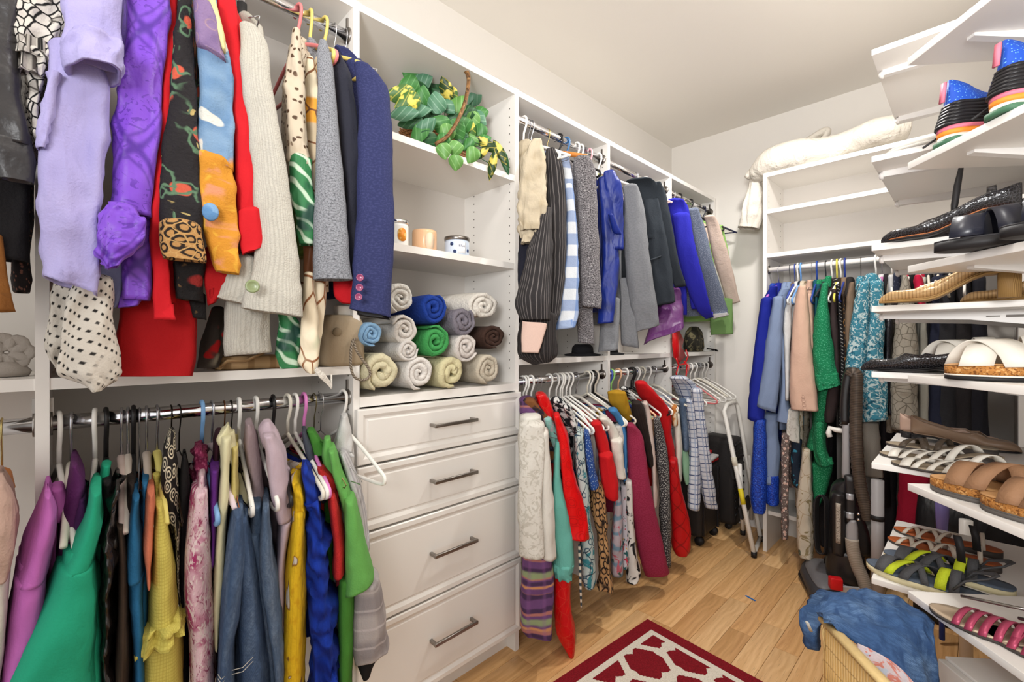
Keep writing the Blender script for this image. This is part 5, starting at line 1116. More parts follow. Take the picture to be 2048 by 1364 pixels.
for hk, c_, cn, xs, nm, lb in (
    (1842, (200, 198, 186), 'pale', (1842, 1852), 'shirt', 'pale sage shirt behind the black flat shoe'),
    (1856, (40, 40, 44), 'inky', (1876, 1912), 'jacket', 'inky black jacket behind the white cork sandals'),
    (1880, (30, 34, 56), 'navy', (1862, 1890), 'dress', 'midnight navy dress behind the black flat shoe'),
    (1900, (36, 32, 34), 'coffee', (1912, 1944), 'coat', 'coffee black coat at the right end of the wardrobe'),
    (1930, (26, 26, 34), 'black', (1944, 1972), 'dress', 'plain black dress hanging last in the wardrobe')):
    GB(nm, lb, nm, hk, [('front', cl(cn+'_wardrobe_cloth', c_), [(556, xs[0], xs[1]), (660, xs[0]-4, xs[1]+4), (780, xs[0]-7, xs[1]+7), (940, xs[0]-8, xs[1]+8), (1070, xs[0]-8, xs[1]+8)], Bk(Y=2.74))],
       hem=.5, hw=.10, hang=('tube', W_ if hk % 4 else CRM, cn+' white plastic'), short=lb)
for hk, xs, y1, c_, lb in ((1658, (1640, 1662), 1090, (34, 30, 32), 'long black dress hidden behind the vacuum cleaner'), (1700, (1686, 1712), 1080, (40, 34, 34), 'long espresso brown dress behind the vacuum hose'),
                           (1774, (1762, 1790), 1090, (30, 27, 30), 'long black skirt behind the grey vacuum tube'), (1820, (1846, 1880), 1080, (26, 25, 28), 'long black trousers right of the magenta skirt')):
    GB('dress', lb, 'dress', hk, [('front', cl('dark_long_cloth_%d' % hk, c_, cr=.4), [(860, xs[0], xs[1]), (950, xs[0]-3, xs[1]+3), (1040, xs[0]-4, xs[1]+4), (y1, xs[0]-4, xs[1]+4)], Bk(Y=2.78))], hem=.4, hw=.10)
GB('skirt', 'magenta red skirt visible between the lower shoe shelves', 'skirt', 1846, [
    ('front', cl('magenta_red', (168, 12, 48), cr=.25), [(900, 1800, 1862), (960, 1796, 1866), (1050, 1790, 1850), (1100, 1790, 1850)], Bk(Y=2.70, fold=(4, .08)))], hem=.5, hw=.10)
GB('trousers', 'dark red trousers low behind the strappy brown sandals', 'trousers', 1935, [
    ('leg', cl('oxblood', (150, 14, 24)), [(960, 1990, 2012), (1040, 1990, 2014), (1110, 1990, 2014)], Bk(Y=2.70))], hem=.5, hw=.08)
# ================================================================== towels, candles, plant, bags on the shelves
def towel(px, py, rpx, col, label, sq=1.0, rot=0, turns=2.6, depth=.24, X=-1.2, yaw=0):
    c0 = P(px, py, X=X); dpt = -c0.x*sth+c0.y*cth; r0 = rpx*dpt/FPX*1.02
    m = cl('terry_%d_%d_%d' % col, col, (), b=1.0, bs=150, cr=.2, rough=.95)
    t = thing('rolled_towel', (c0.x, c0.y, c0.z-r0), label, 'towel', 'rolled towels in the tower')
    # the rolled sheet: a thick spiral seen on its end, running back into the shelf
    n = 64; th = r0/(turns+.45); A, B = [], []
    for i in range(n+1):
        u = i/n; a = rot+u*turns*2*PI; r = th*.30+(r0-th*.52-th*.30)*u
        wob = 1+.05*noise.noise(Vector((a*.9, px*.1, 3)))
        hw = th*.47*min(1, 4*(1-u)+.35, 6*u+.5)
        A.append((r*wob+hw, a)); B.append((max(r*wob-hw, .001), a))
    sd = px*.37+py*.11; ring_rows = []
    xs = [(0, .80, .0), (0, 1, -.008), (-.03, 1.02, -.02), (-depth*.5, 1.0, -depth*.5), (-depth, .96, -depth)]
    mb = MB(); rows = []
    prof = [(r, a) for r, a in A]+[(r, a) for r, a in reversed(B)]
    for k, (dx, s_, xx) in enumerate(xs):
        row = []
        for i, (r, a) in enumerate(prof):
            half = len(A); ii = i if i < half else len(prof)-1-i
            mid = (A[ii][0]+B[ii][0])/2; rr = mid+(r-mid)*(.62 if k == 0 else s_)
            y, z = rr*math.cos(a), rr*math.sin(a)*sq
            bump = .0045*noise.noise(Vector((y*40+sd, z*40, k*1.3)))
            row.append(Vector((c0.x+xx+bump+.006*noise.noise(Vector((a, sd, 0)))*(k < 2), c0.y+y+bump+yaw*xx, c0.z+z+bump)))
        rows.append(row)
    m2 = len(prof); v = [p for r in rows for p in r]; f = []
    for i in range(len(rows)-1):
        for j in range(m2): f.append((i*m2+j, i*m2+(j+1) % m2, (i+1)*m2+(j+1) % m2, (i+1)*m2+j))
    for j in range(len(A)-1): f.append((j+1, j, m2-1-j, m2-2-j))
    mb.add(v, f, None, True)
    obj('roll', mb, m, t)
    return t
towel(803, 596, 34, (226, 222, 214), 'white towel at the top left of the towel pile under the blazer cuff', rot=.6)
towel(868, 616, 36, (22, 58, 146), 'royal blue rolled towel at the top of the pile', rot=3.6)
towel(970, 612, 43, (228, 222, 212), 'large white towel at the top right of the pile', rot=.3, sq=.72, yaw=.25)
towel(744, 668, 28, (136, 176, 210), 'pale blue rolled towel at the left panel', rot=1.2)
towel(810, 660, 33, (230, 225, 217), 'white towel below the top left white one', rot=5.2)
towel(928, 642, 33, (128, 122, 132), 'grey rolled towel left of the dark brown one', rot=3.4)
towel(873, 682, 36, (66, 156, 82), 'green rolled towel in the middle of the pile', rot=4.6)
towel(989, 674, 34, (66, 44, 36), 'dark brown rolled towel against the right panel', rot=1.1, sq=.78)
towel(934, 694, 33, (222, 214, 208), 'white towel wedged under the grey and dark brown ones', rot=2.1)
towel(766, 745, 43, (224, 216, 180), 'large cream towel at the lower left of the pile', rot=3.0, turns=2.2)
towel(841, 746, 37, (232, 227, 220), 'white towel on the bottom row between two cream ones', rot=.9)
towel(906, 744, 37, (226, 217, 172), 'pale yellow towel on the bottom row', rot=5.5, turns=1.9)
towel(979, 738, 34, (206, 194, 174), 'beige towel at the bottom right corner', rot=.7)
towel(818, 700, 26, (226, 220, 213), 'white towel squashed between the green and cream ones', rot=2.6)

def jar(px, py_base, X, r, h, m, label, rim=None, glass=False, wax=None):
    c0 = P(px, py_base, X=X); z = 1.468
    t = thing('candle', (c0.x, c0.y, z), label, 'candle', 'candles on the tower shelf')
    obj('jar', MB().lathe((c0.x, c0.y, z), [(.001, .001), (r*.9, .001), (r, .008), (r, h-.008), (r*.97, h), (r*.9, h), (r*.88, h-.02), (.001, h-.022)], 32), m, t)
    if rim: obj('lid', MB().lathe((c0.x, c0.y, z+h+.0005), [(.001, 0), (r*1.02, 0), (r*1.04, .004), (r*1.02, .012), (r*.8, .014), (.001, .014)], 32), rim, t)
    return t, c0, z
def curvelab(t, c0, z, r, a0, a1, z0, z1, m, name='label', oval=False, label=None):
    mb = MB(); n = 14; v = []; f = []
    for i in range(n+1):
        a = a0+(a1-a0)*i/n
        k = math.sqrt(max(0, 1-(2*i/n-1)**2)) if oval else 1
        k = .35+.65*k if oval else 1
        for zz in ((z0+z1)/2-(z1-z0)/2*k, (z0+z1)/2+(z1-z0)/2*k):
            for rr in (r+.0004, r+.0016): v.append(Vector((c0.x+rr*math.cos(a), c0.y+rr*math.sin(a), z+zz)))
    for i in range(n):
        b = i*4; c_ = b+4
        for q in ((0, 1), (1, 3), (3, 2), (2, 0)): f.append((b+q[0], b+q[1], c_+q[1], c_+q[0]))
    f += [(0, 2, 3, 1), (4*n, 4*n+1, 4*n+3, 4*n+2)]
    return obj(name, mb.add(v, f), m, t, label=label)
m_cw = mat('white_glaze', (238, 236, 232), .25, spec=.5); m_pch2 = mat('peach_glass', (246, 198, 154), .25, spec=.5)
m_bl = mat('pale_blue_glass', (206, 218, 234), .25, spec=.5); m_org2 = mat('orange_print', (226, 140, 40), .5, (('noise', (240, 200, 120), dict(s=60, t=.55, soft=.05)),))
m_plab = mat('pale_peach_label', (252, 226, 196), .5); m_wlab = mat('white_label', (240, 240, 242), .5); m_dprt = mat('dark_blue_print', (44, 60, 100), .5)
def text_on(t, txt, c0, z, r, ang, zc, size, m):
    cu = bpy.data.curves.new('lettering', 'FONT'); cu.body = txt; cu.size = size; cu.align_x = 'CENTER'; cu.align_y = 'CENTER'; cu.extrude = .0003
    o = bpy.data.objects.new('lettering_tmp', cu); COL.objects.link(o)
    me = o.to_mesh(); vs = [v.co.copy() for v in me.vertices]; fs = [tuple(p.vertices) for p in me.polygons]
    o.to_mesh_clear(); bpy.data.objects.remove(o); mb = MB(); out = []
    for v in vs:
        a = ang+v.x/r; rr = r+.0018+v.z
        out.append(Vector((c0.x+rr*math.cos(a), c0.y+rr*math.sin(a), z+zc+v.y)))
    mb.add(out, fs, None, False); return obj('lettering', mb, m, t)
va = math.atan2(-.85, 1.3)
t, c0, z = jar(794, 480, -1.30, .036, .078, m_cw, 'white candle jar with an orange print, half behind the navy blazer', chrome)
curvelab(t, c0, z, .036, va+.1, va+.9, .02, .062, m_org2, 'printed_fruit', True)
t, c0, z = jar(849, 490, -1.30, .041, .075, m_pch2, 'peach glass candle with an oval label')
curvelab(t, c0, z, .041, va+.05, va+.85, .008, .064, m_plab, 'label', True)
text_on(t, 'pêche', c0, z, .041, va+.45, .036, .010, mat('tan_print', (190, 140, 100), .6)) if False else None
t, c0, z = jar(914, 500, -1.28, .043, .056, m_bl, 'pale blue candle jar with a silver lid', nickel)
curvelab(t, c0, z, .043, va+.0, va+.62, .008, .046, m_wlab)
text_on(t, 'Blue', c0, z, .043, va+.31, .034, .013, m_dprt)
for a, zz in ((-.5, .040), (.95, .02), (-.25, .014)):
    curvelab(t, c0, z, .043, va+a-.13, va+a+.13, zz-.006, zz+.006, m_dprt, 'printed_berry', True)

# the basket of ivy
m_wick = mat('brown_wicker', (140, 92, 48), .6, (('stripe', (84, 52, 26), dict(f=90, w=.5, soft=.15, ang=90)), ('stripe', (170, 120, 70), dict(f=50, w=.3, soft=.1))), bump=(90, .8))
m_bark = mat('basket_handle_bark', (120, 84, 48), .6, (('noise', (60, 38, 22), dict(s=30, t=.55, soft=.1)), ('noise', (160, 122, 78), dict(s=50, t=.6, soft=.1))), bump=(80, .5))
bc = P(880, 290, X=-1.36); bc.z = 1.80
pl = thing('ivy_basket', bc, 'wicker basket of trailing artificial ivy on the tower shelf', 'plant')
def ell(c, rx, ry, z, n=36): return [Vector((c.x+rx*math.cos(2*PI*j/n), c.y+ry*math.sin(2*PI*j/n), z)) for j in range(n)]
wb = MB()
for k in range(9):
    s_ = .82+.025*k; wb.tube(ell(bc, .085*s_, .15*s_, bc.z+.008+k*.010)+[ell(bc, .085*s_, .15*s_, bc.z+.008+k*.010)[0]], .0062, 6)
for j in range(26):
    a = 2*PI*j/26; wb.tube([(bc.x+.085*.80*math.cos(a), bc.y+.15*.80*math.sin(a), bc.z+.002), (bc.x+.085*1.05*math.cos(a), bc.y+.15*1.05*math.sin(a), bc.z+.098)], .0035, 5)
wb.loft([ell(bc, .06, .11, bc.z+.002), ell(bc, .068, .122, bc.z+.006)])
obj('basket', wb, m_wick, pl)
hp = []
for i in range(25):
    a = PI*i/24; hp.append(Vector((bc.x+.04+.03*math.sin(a)+.012*math.cos(a), bc.y+.03-.0*i+.10*math.cos(a)*1.0, bc.z+.03+.235*math.sin(a)**.8)))
hpx = [P(x, y, X=xx) for x, y, xx in ((872, 288, -1.21), (895, 272, -1.20), (915, 242, -1.20), (930, 205, -1.205), (937, 165, -1.22), (934, 145, -1.235), (922, 138, -1.26), (910, 146, -1.33), (902, 165, -1.38), (899, 190, -1.41), (896, 240, -1.43))]
obj('basket_handle', MB().tube([Vector(q) for q in crom([tuple(p) for p in hpx], 4)], .0085, 10, flat=.75), m_bark, pl)
def leafm(nm, c, vein, edge=None):
    c = dye(c, .84); vein = dye(vein, .9)
    return mat(nm, c, .45, ((('noise', edge, dict(s=28, t=.55, soft=.04)),) if edge else ())+(('stripe', vein, dict(f=60, w=.14, soft=.06, ang=35, a=.6)),), spec=.4)
LM = [leafm('leaf_mid_green', (72, 140, 66), (120, 180, 110)), leafm('leaf_dark_green', (40, 96, 52), (90, 140, 90)), leafm('leaf_blue_green', (92, 146, 112), (160, 196, 170)),
      leafm('leaf_light_green', (120, 180, 90), (170, 214, 140)), leafm('leaf_variegated', (84, 130, 60), (230, 214, 90), (236, 216, 96)), leafm('leaf_dark_yellow', (46, 76, 34), (214, 196, 80), (214, 196, 90))]
def leaf(px, py, X, L, W, ang, m, tilt=.4, heart=True):
    c0 = P(px, py, X=X); d = Vector((0, 0, HC))-c0; d.normalize()
    right = Vector((0, 0, 1)).cross(d); right.normalize(); up = d.cross(right)
    nrm = (d+up*tilt*R.uniform(-.2, 1)+right*R.uniform(-.5, .5)*tilt).normalized()
    ax = right*math.cos(ang)+up*math.sin(ang); ax = (ax-nrm*ax.dot(nrm)).normalized(); sd = nrm.cross(ax)
    prof = ((-.42, .42, .02), (-.5, .0, 0)) if heart else ((-.5, .0, 0),)
    ts = [(-.5, .05), (-.47, .5), (-.36, .82), (-.2, 1), (0, .95), (.2, .74), (.36, .42), (.46, .16), (.5, .01)] if heart else [(-.5, .04), (-.4, .4), (-.25, .72), (-.05, .9), (.12, .84), (.28, .58), (.4, .3), (.5, .01)]
    v, uv = [], []; off = .0012
    for lay in (0, 1):
        for (t_, w_) in ts:
            for s_ in (-1, 0, 1):
                b = abs(s_)*w_*.16*W+-.10*L*(t_+.2)**2
                jag = 1+(0 if heart else .0)
                v.append(c0+ax*(t_*L)+sd*(s_*w_*W/2*jag)+nrm*(b*.9-lay*off)); uv.append((s_*w_*W/2, abs(s_)*.0+t_*L))
    n = len(ts)*3; f = []
    for lay in (0, 1):
        o_ = lay*n
        for i in range(len(ts)-1):
            for j in (0, 1):
                q = (o_+i*3+j, o_+i*3+j+1, o_+i*3+4+j, o_+i*3+3+j); f.append(q if lay == 0 else q[::-1])
    for i in range(len(ts)-1):
        f.append((i*3, i*3+3, n+i*3+3, n+i*3)); f.append((i*3+2, n+i*3+2, n+i*3+5, i*3+5))
    obj('leaf', MB().add(v, f, uv), m, pl)
stem = MB()
LV = [(826, 158, -1.38, .085, .065, 2.6, 0), (816, 172, -1.34, .08, .06, 3.6, 0), (846, 165, -1.36, .08, .06, .6, 2), (800, 190, -1.28, .10, .06, 3.3, 4), (814, 205, -1.27, .09, .055, 3.6, 4),
      (808, 228, -1.27, .10, .05, 3.3, 2), (834, 222, -1.27, .10, .05, .2, 2), (820, 245, -1.29, .085, .05, 3.4, 1), (846, 196, -1.31, .08, .06, 1.5, 0), (838, 180, -1.37, .08, .06, 2.2, 1),
      (873, 205, -1.25, .07, .065, 1.7, 2), (896, 214, -1.25, .06, .05, 5.6, 2), (893, 178, -1.30, .085, .055, 2.0, 5), (904, 192, -1.31, .06, .05, 5.2, 4), (868, 172, -1.38, .08, .06, 1.4, 1),
      (848, 258, -1.24, .10, .055, 3.9, 2), (838, 270, -1.25, .09, .05, 4.2, 0), (880, 248, -1.24, .07, .06, 2.8, 0), (862, 282, -1.24, .08, .055, 5.9, 1), (893, 268, -1.23, .065, .055, 4.4, 3),
      (885, 285, -1.22, .06, .045, 4.3, 0), (914, 262, -1.24, .08, .065, 5.2, 0), (928, 250, -1.25, .07, .06, .4, 0), (918, 210, -1.29, .08, .06, 1.0, 3), (936, 225, -1.28, .07, .055, .3, 1), (950, 196, -1.33, .08, .055, .9, 2),
      (941, 262, -1.25, .085, .04, 5.0, 4), (957, 236, -1.28, .075, .055, 5.6, 2), (963, 226, -1.30, .06, .05, .3, 0), (948, 243, -1.27, .07, .05, 4.9, 3), (960, 265, -1.26, .06, .05, 4.2, 0),
      (888, 303, -1.20, .052, .05, 4.9, 3), (913, 296, -1.195, .052, .05, .2, 3), (912, 326, -1.19, .050, .05, 4.6, 3), (944, 311, -1.19, .058, .05, 4.2, 3), (936, 290, -1.21, .05, .035, 3.9, 0),
      (975, 290, -1.20, .10, .04, 5.7, 5), (1000, 305, -1.19, .10, .038, 5.2, 5), (985, 330, -1.185, .11, .035, 4.5, 5), (1010, 325, -1.19, .09, .03, 5.0, 1), (962, 308, -1.20, .07, .03, 3.8, 5), (968, 280, -1.22, .06, .04, .4, 0),
      (946, 280, -1.23, .05, .035, 2.2, 3), (856, 232, -1.29, .07, .05, 4.8, 1), (906, 240, -1.27, .06, .05, 3.2, 1), (868, 232, -1.30, .06, .05, 4.4, 1), (880, 190, -1.34, .07, .05, 2.6, 1), (924, 280, -1.24, .06, .05, 5.0, 1)]
for (px, py, X, L_, W__, a, mi) in LV:
    leaf(px, py, X, L_, W__, a, LM[mi], heart=(mi not in (2, 5) or W__ > .055))
    if R.random() < .55: stem.tube([P(px, py, X=X-.004), P((px+885)/2, (py+262)/2+6, X=X-.03), Vector((bc.x+R.uniform(-.03, .03), bc.y+R.uniform(-.06, .06), bc.z+.06))], .0016, 5)
obj('stems', stem, LM[1], pl, 'stuff')

# bags and clothes lying on the middle shelf of the left bay
m_tau = mat('taupe_leather', (160, 142, 116), .6, bump=(120, .25), crease=.15)
m_tau2 = mat('taupe_leather_dark', (138, 120, 94), .6)
c0 = P(682, 735, X=-1.26)
hb = thing('handbag', (c0.x, c0.y, ZM), 'taupe leather bag with a rope handle beside the tower panel', 'bag')
rings = []
for (k, z, w_) in ((.9, .001, .0), (1, .012, 0), (1.0, .08, 0), (.95, .12, 0), (.82, .138, 0), (.7, .142, 0)):
    rings.append([Vector((c0.x+.05*k*math.copysign(abs(math.cos(a))**.5, math.cos(a)), c0.y-.005+.062*k*math.copysign(abs(math.sin(a))**.5, math.sin(a)), ZM+z)) for a in [2*PI*j/28 for j in range(28)]])
obj('bag_body', MB().loft(rings), m_tau, hb)
cp = P(684, 665, X=-1.20)
disc(hb, 'stitched_patch', 674, 664, -1.21, .006, .011, .012, m_tau2)
obj('cap', MB().bevbox((c0.x+.01, c0.y, ZM+.155), (.03, .04, .028), .004), mat('white_cap', (226, 222, 214), .4), hb)
rope = mat('grey_rope', (150, 138, 122), .9, (('stripe', (96, 84, 70), dict(f=160, w=.5, soft=.1, ang=50)),), bump=(200, .5))
rp = [P(x, y, X=xx) for x, y, xx in ((712, 678, -1.20), (706, 682, -1.195), (702, 700, -1.19), (702, 735, -1.19), (710, 755, -1.19), (728, 760, -1.19), (740, 750, -1.19), (736, 735, -1.19), (722, 715, -1.19), (712, 700, -1.19), (708, 684, -1.195))]
obj('rope_handle', MB().tube([Vector(q) for q in crom([tuple(p) for p in rp], 4)], .0036, 8), rope, hb)
m_str = mat('tan_strap', (170, 138, 98), .6, (('stripe', (140, 108, 70), dict(f=20, w=.3, soft=.05)),))
tb = thing('handbag', P(500, 735, X=-1.3), 'tan canvas bag lying under the oatmeal linen jacket', 'bag')
cc = P(500, 735, X=-1.32)
obj('bag_body', MB().bevbox((cc.x, cc.y, ZM+.017), (.16, .17, .032), .012), m_str, tb)
sp = [P(x, y, X=xx) for x, y, xx in ((438, 735, -1.23), (455, 722, -1.22), (490, 722, -1.22), (530, 704, -1.25))]
obj('strap', MB().tube(sp, .009, 8, flat=.4).tube([P(436, 738, X=-1.23), P(448, 724, X=-1.25), P(462, 716, X=-1.28)], .008, 8, flat=.4), m_str, tb)
m_rf = cl('dark_rose_print', (60, 52, 46), (('noise', (186, 24, 26), dict(s=16, t=.56, soft=.02)), ('noise', (150, 140, 120), dict(s=12, t=.6, soft=.04))), cr=.5)
ob = thing('scarf', P(420, 735, X=-1.25), 'dark scarf with red roses hanging in front of the shelf back', 'scarf')
obj('cloth', band(MB(), [(618, 420, 452), (660, 408, 450), (700, 398, 448), (735, 392, 440)], X=-1.22, dep=.03, fold=(4, .1)), m_rf, ob)
# pale fabric rosette on the far left shelf
m_ros = cl('grey_voile', (178, 168, 158), cr=.4)
c0 = P(14, 745, X=-1.33)
ro = thing('fabric_rosette', (c0.x, c0.y, ZM), 'small pale grey fabric rosette at the far left of the middle shelf', 'decoration')
for k in range(7):
    a = 2*PI*k/7; c_ = Vector((c0.x+.012, c0.y+.022*math.cos(a), ZM+.048+.020*math.sin(a)))
    obj('petal', MB().loft([[c_+Vector((.003*h, r_*.019*math.cos(q), r_*.019*math.sin(q))) for q in [2*PI*j/12 for j in range(12)]] for r_, h in ((.1, -2), (.8, -1.5), (1, 0), (.8, 1.6), (.3, 1.0), (.05, .4))]), m_ros, ro)
obj('fabric_base', MB().lathe((c0.x, c0.y, ZM+.001), [(.001, 0), (.03, 0), (.034, .01), (.02, .028), (.001, .03)], 16), m_ros, ro)
# ================================================================== shoe shelves and shoes
shm = mat('shoe_shelf_white', (238, 234, 228), .35, spec=.4); brm = mat('bracket_white', (226, 222, 218), .35, spec=.4); prm = mat('bracket_print', (120, 114, 108), .6)
LX, LY0, LY1 = -.20, 1.585, 2.16
ordn = ['top', 'second', 'third', 'fourth', 'fifth', 'sixth', 'lowest']
LZ = [1.976, 1.682, 1.438, 1.270, 1.090, .839, .522]
def bracket(parent, o, d, z, ln, bm=None):
    """tapered cantilever arm under a board: o = tip point, d = direction to the wall"""
    sd = Vector((-d.y, d.x, 0)); v = []
    mb = MB()
    for (t_, h) in ((0, bm or .016), (ln*.5, .018 if bm else .024), (ln, .05)):
        for s_ in (-1, 1):
            v += [o+d*t_+sd*s_*.009+Vector((0, 0, z)), o+d*t_+sd*s_*.009+Vector((0, 0, z-h))]
    f = [(0, 1, 3, 2), (8, 10, 11, 9)]
    for b in (0, 4): f += [(b, b+4, b+5, b+1), (b+2, b+3, b+7, b+6), (b, b+2, b+6, b+4), (b+1, b+5, b+7, b+3)]
    mb.add(v, f, None, False); br = obj('bracket', mb, brm, parent)
    if bm: return br
    n = 12; e = MB(); e.loft([[o-d*h+sd*(r_*math.cos(2*PI*j/n))+Vector((0, 0, z-.011+r_*math.sin(2*PI*j/n))) for j in range(n)] for r_, h in ((.011, -.002), (.011, .004), (.008, .008), (.001, .010))])
    obj('end_cap', e, brm, br)
    return br
for z, on in zip(LZ, ordn):
    t = thing('shoe_shelf', (LX, LY0, z-.0155), '%s white shoe shelf of the far column by the wardrobe' % on, 'shelf', 'far column of shoe shelves')
    obj('board', MB().bevbox(((LX+.17)/2, (LY0+LY1)/2, z-.008), (.37, LY1-LY0, .016), .001), shm, t)
    obj('printed_mark', MB().bb((.02, 1.6895, z-.034), (.045, 1.6905, z-.031)).bb((.055, 1.6895, z-.036), (.085, 1.6905, z-.030)), prm, t)
    for y in (1.70, 2.09): bracket(t, Vector((LX+.012, y, 0)), Vector((1, 0, 0)), z-.016, .358)
NC = Vector((-.109, 1.387, 0)); IN = -EN
NZ = [1.825, 1.585, 1.347, 1.096, .846, .598]
NDEP = .29
for z, on in zip(NZ, ['top', 'second', 'third', 'fourth', 'fifth', 'lowest']):
    c = NC+ED*.29+IN*(NDEP/2)
    t = thing('shoe_shelf', (NC.x, NC.y, z-.0155), '%s white shoe shelf of the near column on the slanted wall' % on, 'shelf', 'near column of shoe shelves')
    obj('board', MB().bevbox((c.x, c.y, z-.008), (.58, NDEP, .016), .001, math.atan2(ED.y, ED.x)), shm, t)
    for s_ in (.10, .48): bracket(t, NC+ED*s_+IN*.05, IN, z-.016, NDEP-.06, .006)

def crv(tab, t):
    for i in range(len(tab)-1):
        if t <= tab[i+1][0]:
            a, b = tab[i], tab[i+1]; k = (t-a[0])/(b[0]-a[0]); k = k*k*(3-2*k) if len(tab) < 4 else k
            return a[1]+(b[1]-a[1])*k
    return tab[-1][1]
ROUND = [(0, .12), (.03, .42), (.08, .66), (.16, .86), (.28, 1), (.38, .98), (.5, .82), (.62, .70), (.75, .70), (.88, .68), (.95, .55), (.985, .34), (1, .12)]
POINT = [(0, .03), (.05, .18), (.12, .42), (.2, .66), (.3, .88), (.38, .93), (.5, .80), (.62, .66), (.75, .64), (.88, .62), (.95, .5), (.985, .32), (1, .12)]
class Fr:
    def __init__(s, toe, ang, L=.25, W=.085):
        s.o = Vector(toe); s.d = Vector((math.cos(ang), math.sin(ang), 0)); s.s = Vector((-s.d.y, s.d.x, 0)); s.L, s.W = L, W
    def __call__(s, t, y, z): return s.o+s.d*(t*s.L)+s.s*(y*s.W/2)+Vector((0, 0, z))
TS = [0, .015, .04, .08, .14, .2, .28, .36, .44, .52, .6, .68, .76, .84, .91, .96, .985, 1]
def slab(fr, z0f, z1f, out=ROUND, k=1.0, t0=0, t1=1):
    rings = []
    for t in TS:
        tt = t0+(t1-t0)*t; w_ = crv(out, t)*k
        rings.append([fr(tt, -w_, z0f(tt)), fr(tt, -w_*.5, z0f(tt)), fr(tt, w_*.5, z0f(tt)), fr(tt, w_, z0f(tt)), fr(tt, w_, z1f(tt)), fr(tt, w_*.5, z1f(tt)), fr(tt, -w_*.5, z1f(tt)), fr(tt, -w_, z1f(tt))])
    return MB().loft(rings)
def rise(h, a=.35, b=.8): return lambda t: h*(0 if t < a else 1 if t > b else (lambda k: k*k*(3-2*k))((t-a)/(b-a)))
def strap(fr, ta, tb, zf, h, wd, m, parent, name='strap', th=.0025, k=1.0, out=ROUND, label=None, tw=0):
    A, B = [], []
    for i in range(13):
        u = i/12; t = ta+(tb-ta)*u; y = -1+2*u; wa = crv(out, min(max(t, 0), 1))*k
        z = zf(t)+h*math.sin(PI*u)**.7
        A.append(fr(t-wd/fr.L/2, y*wa*1.03, z)); B.append(fr(t+wd/fr.L/2+tw*math.sin(PI*u), y*wa*1.03, z+.002))
    return obj(name, MB().quadstrip(A, B, th, (0, 0, 1)), m, parent, label=label)
def pump(fr, parent, m, lin_m, sole_m, heel=.0, out=POINT, open_t=.36, hgt=.045, heelblock=None, toe_h=.028, back_h=.055):
    zf = rise(heel)
    obj('sole', slab(fr, lambda t: zf(t), lambda t: zf(t)+.004, out, .97), sole_m, parent)
    def wall(s_in, name, mm, off):
        rings = []; n = 13
        for t in TS:
            w_ = crv(out, t); h = toe_h*min(1, (t/.12)**.6+.12) if t < .3 else (hgt-(hgt-.034)*math.sin(PI*min(1, max(0, (t-.36)/.5))) if t < .86 else hgt+(back_h-hgt)*(t-.86)/.14)
            if .26 < t < .3: h = max(h, toe_h*1.05)
            op = 0 if t < open_t-.02 else min(1, (t-open_t+.02)/.06); op = op if t < .965 else max(0, 1-(t-.965)/.03)*.9
            f0 = op*1.35; ro, ri = [], []
            for i in range(n):
                ph = f0+(2*PI-2*f0)*i/(n-1)
                y, zz = math.sin(ph), .5+.5*math.cos(ph)
                y = math.copysign(abs(y)**.7, y); zz = zz**.8
                if op > .05: zz = min(1, zz/((.5+.5*math.cos(f0))**.8))
                ro.append(fr(t, y*w_, zf(t)+.003+zz*h)); ri.append(fr(t, y*w_*.86, zf(t)+.005+zz*h*(.9 if op < .05 else .985)))
            rings.append(ro+ri[::-1])
        return obj(name, MB().loft(rings), mm, parent)
    wall(1, 'upper', m, 0)
    obj('insole', slab(fr, lambda t: zf(t)+.005, lambda t: zf(t)+.0075, out, .84, .02, .98), lin_m, parent)
    if heelblock:
        hb_, w2 = heelblock
        rings = [[fr(t, y*k, z) for t, y in ((1-hb_, -.6), (1-hb_, .6), (.93, .62), (.985, .35), (.985, -.35), (.93, -.62))] for k, z in ((.8*w2, .0005), (.86*w2, heel*.5), (1, heel+.002))]
        obj('heel', MB().loft(rings), sole_m, parent)
def shoe(name, label, fr, group=None):
    return thing(name, fr(.5, 0, 0), label, 'shoe', group)
def at(px, py, z): return P(px, py, Z=z)
a0 = 0.0
m_bcr = mat('black_croc_patent', (24, 22, 24), .22, (('edge', (60, 58, 62), dict(s=150, t=.08, soft=.05)),), bump=(150, .5), spec=.6)
m_ora = mat('tan_leather_lining', (176, 106, 62), .5); m_pinkl = mat('pale_pink_lining', (216, 178, 172), .5); m_bsol = mat('black_rubber', (32, 30, 31), .55)
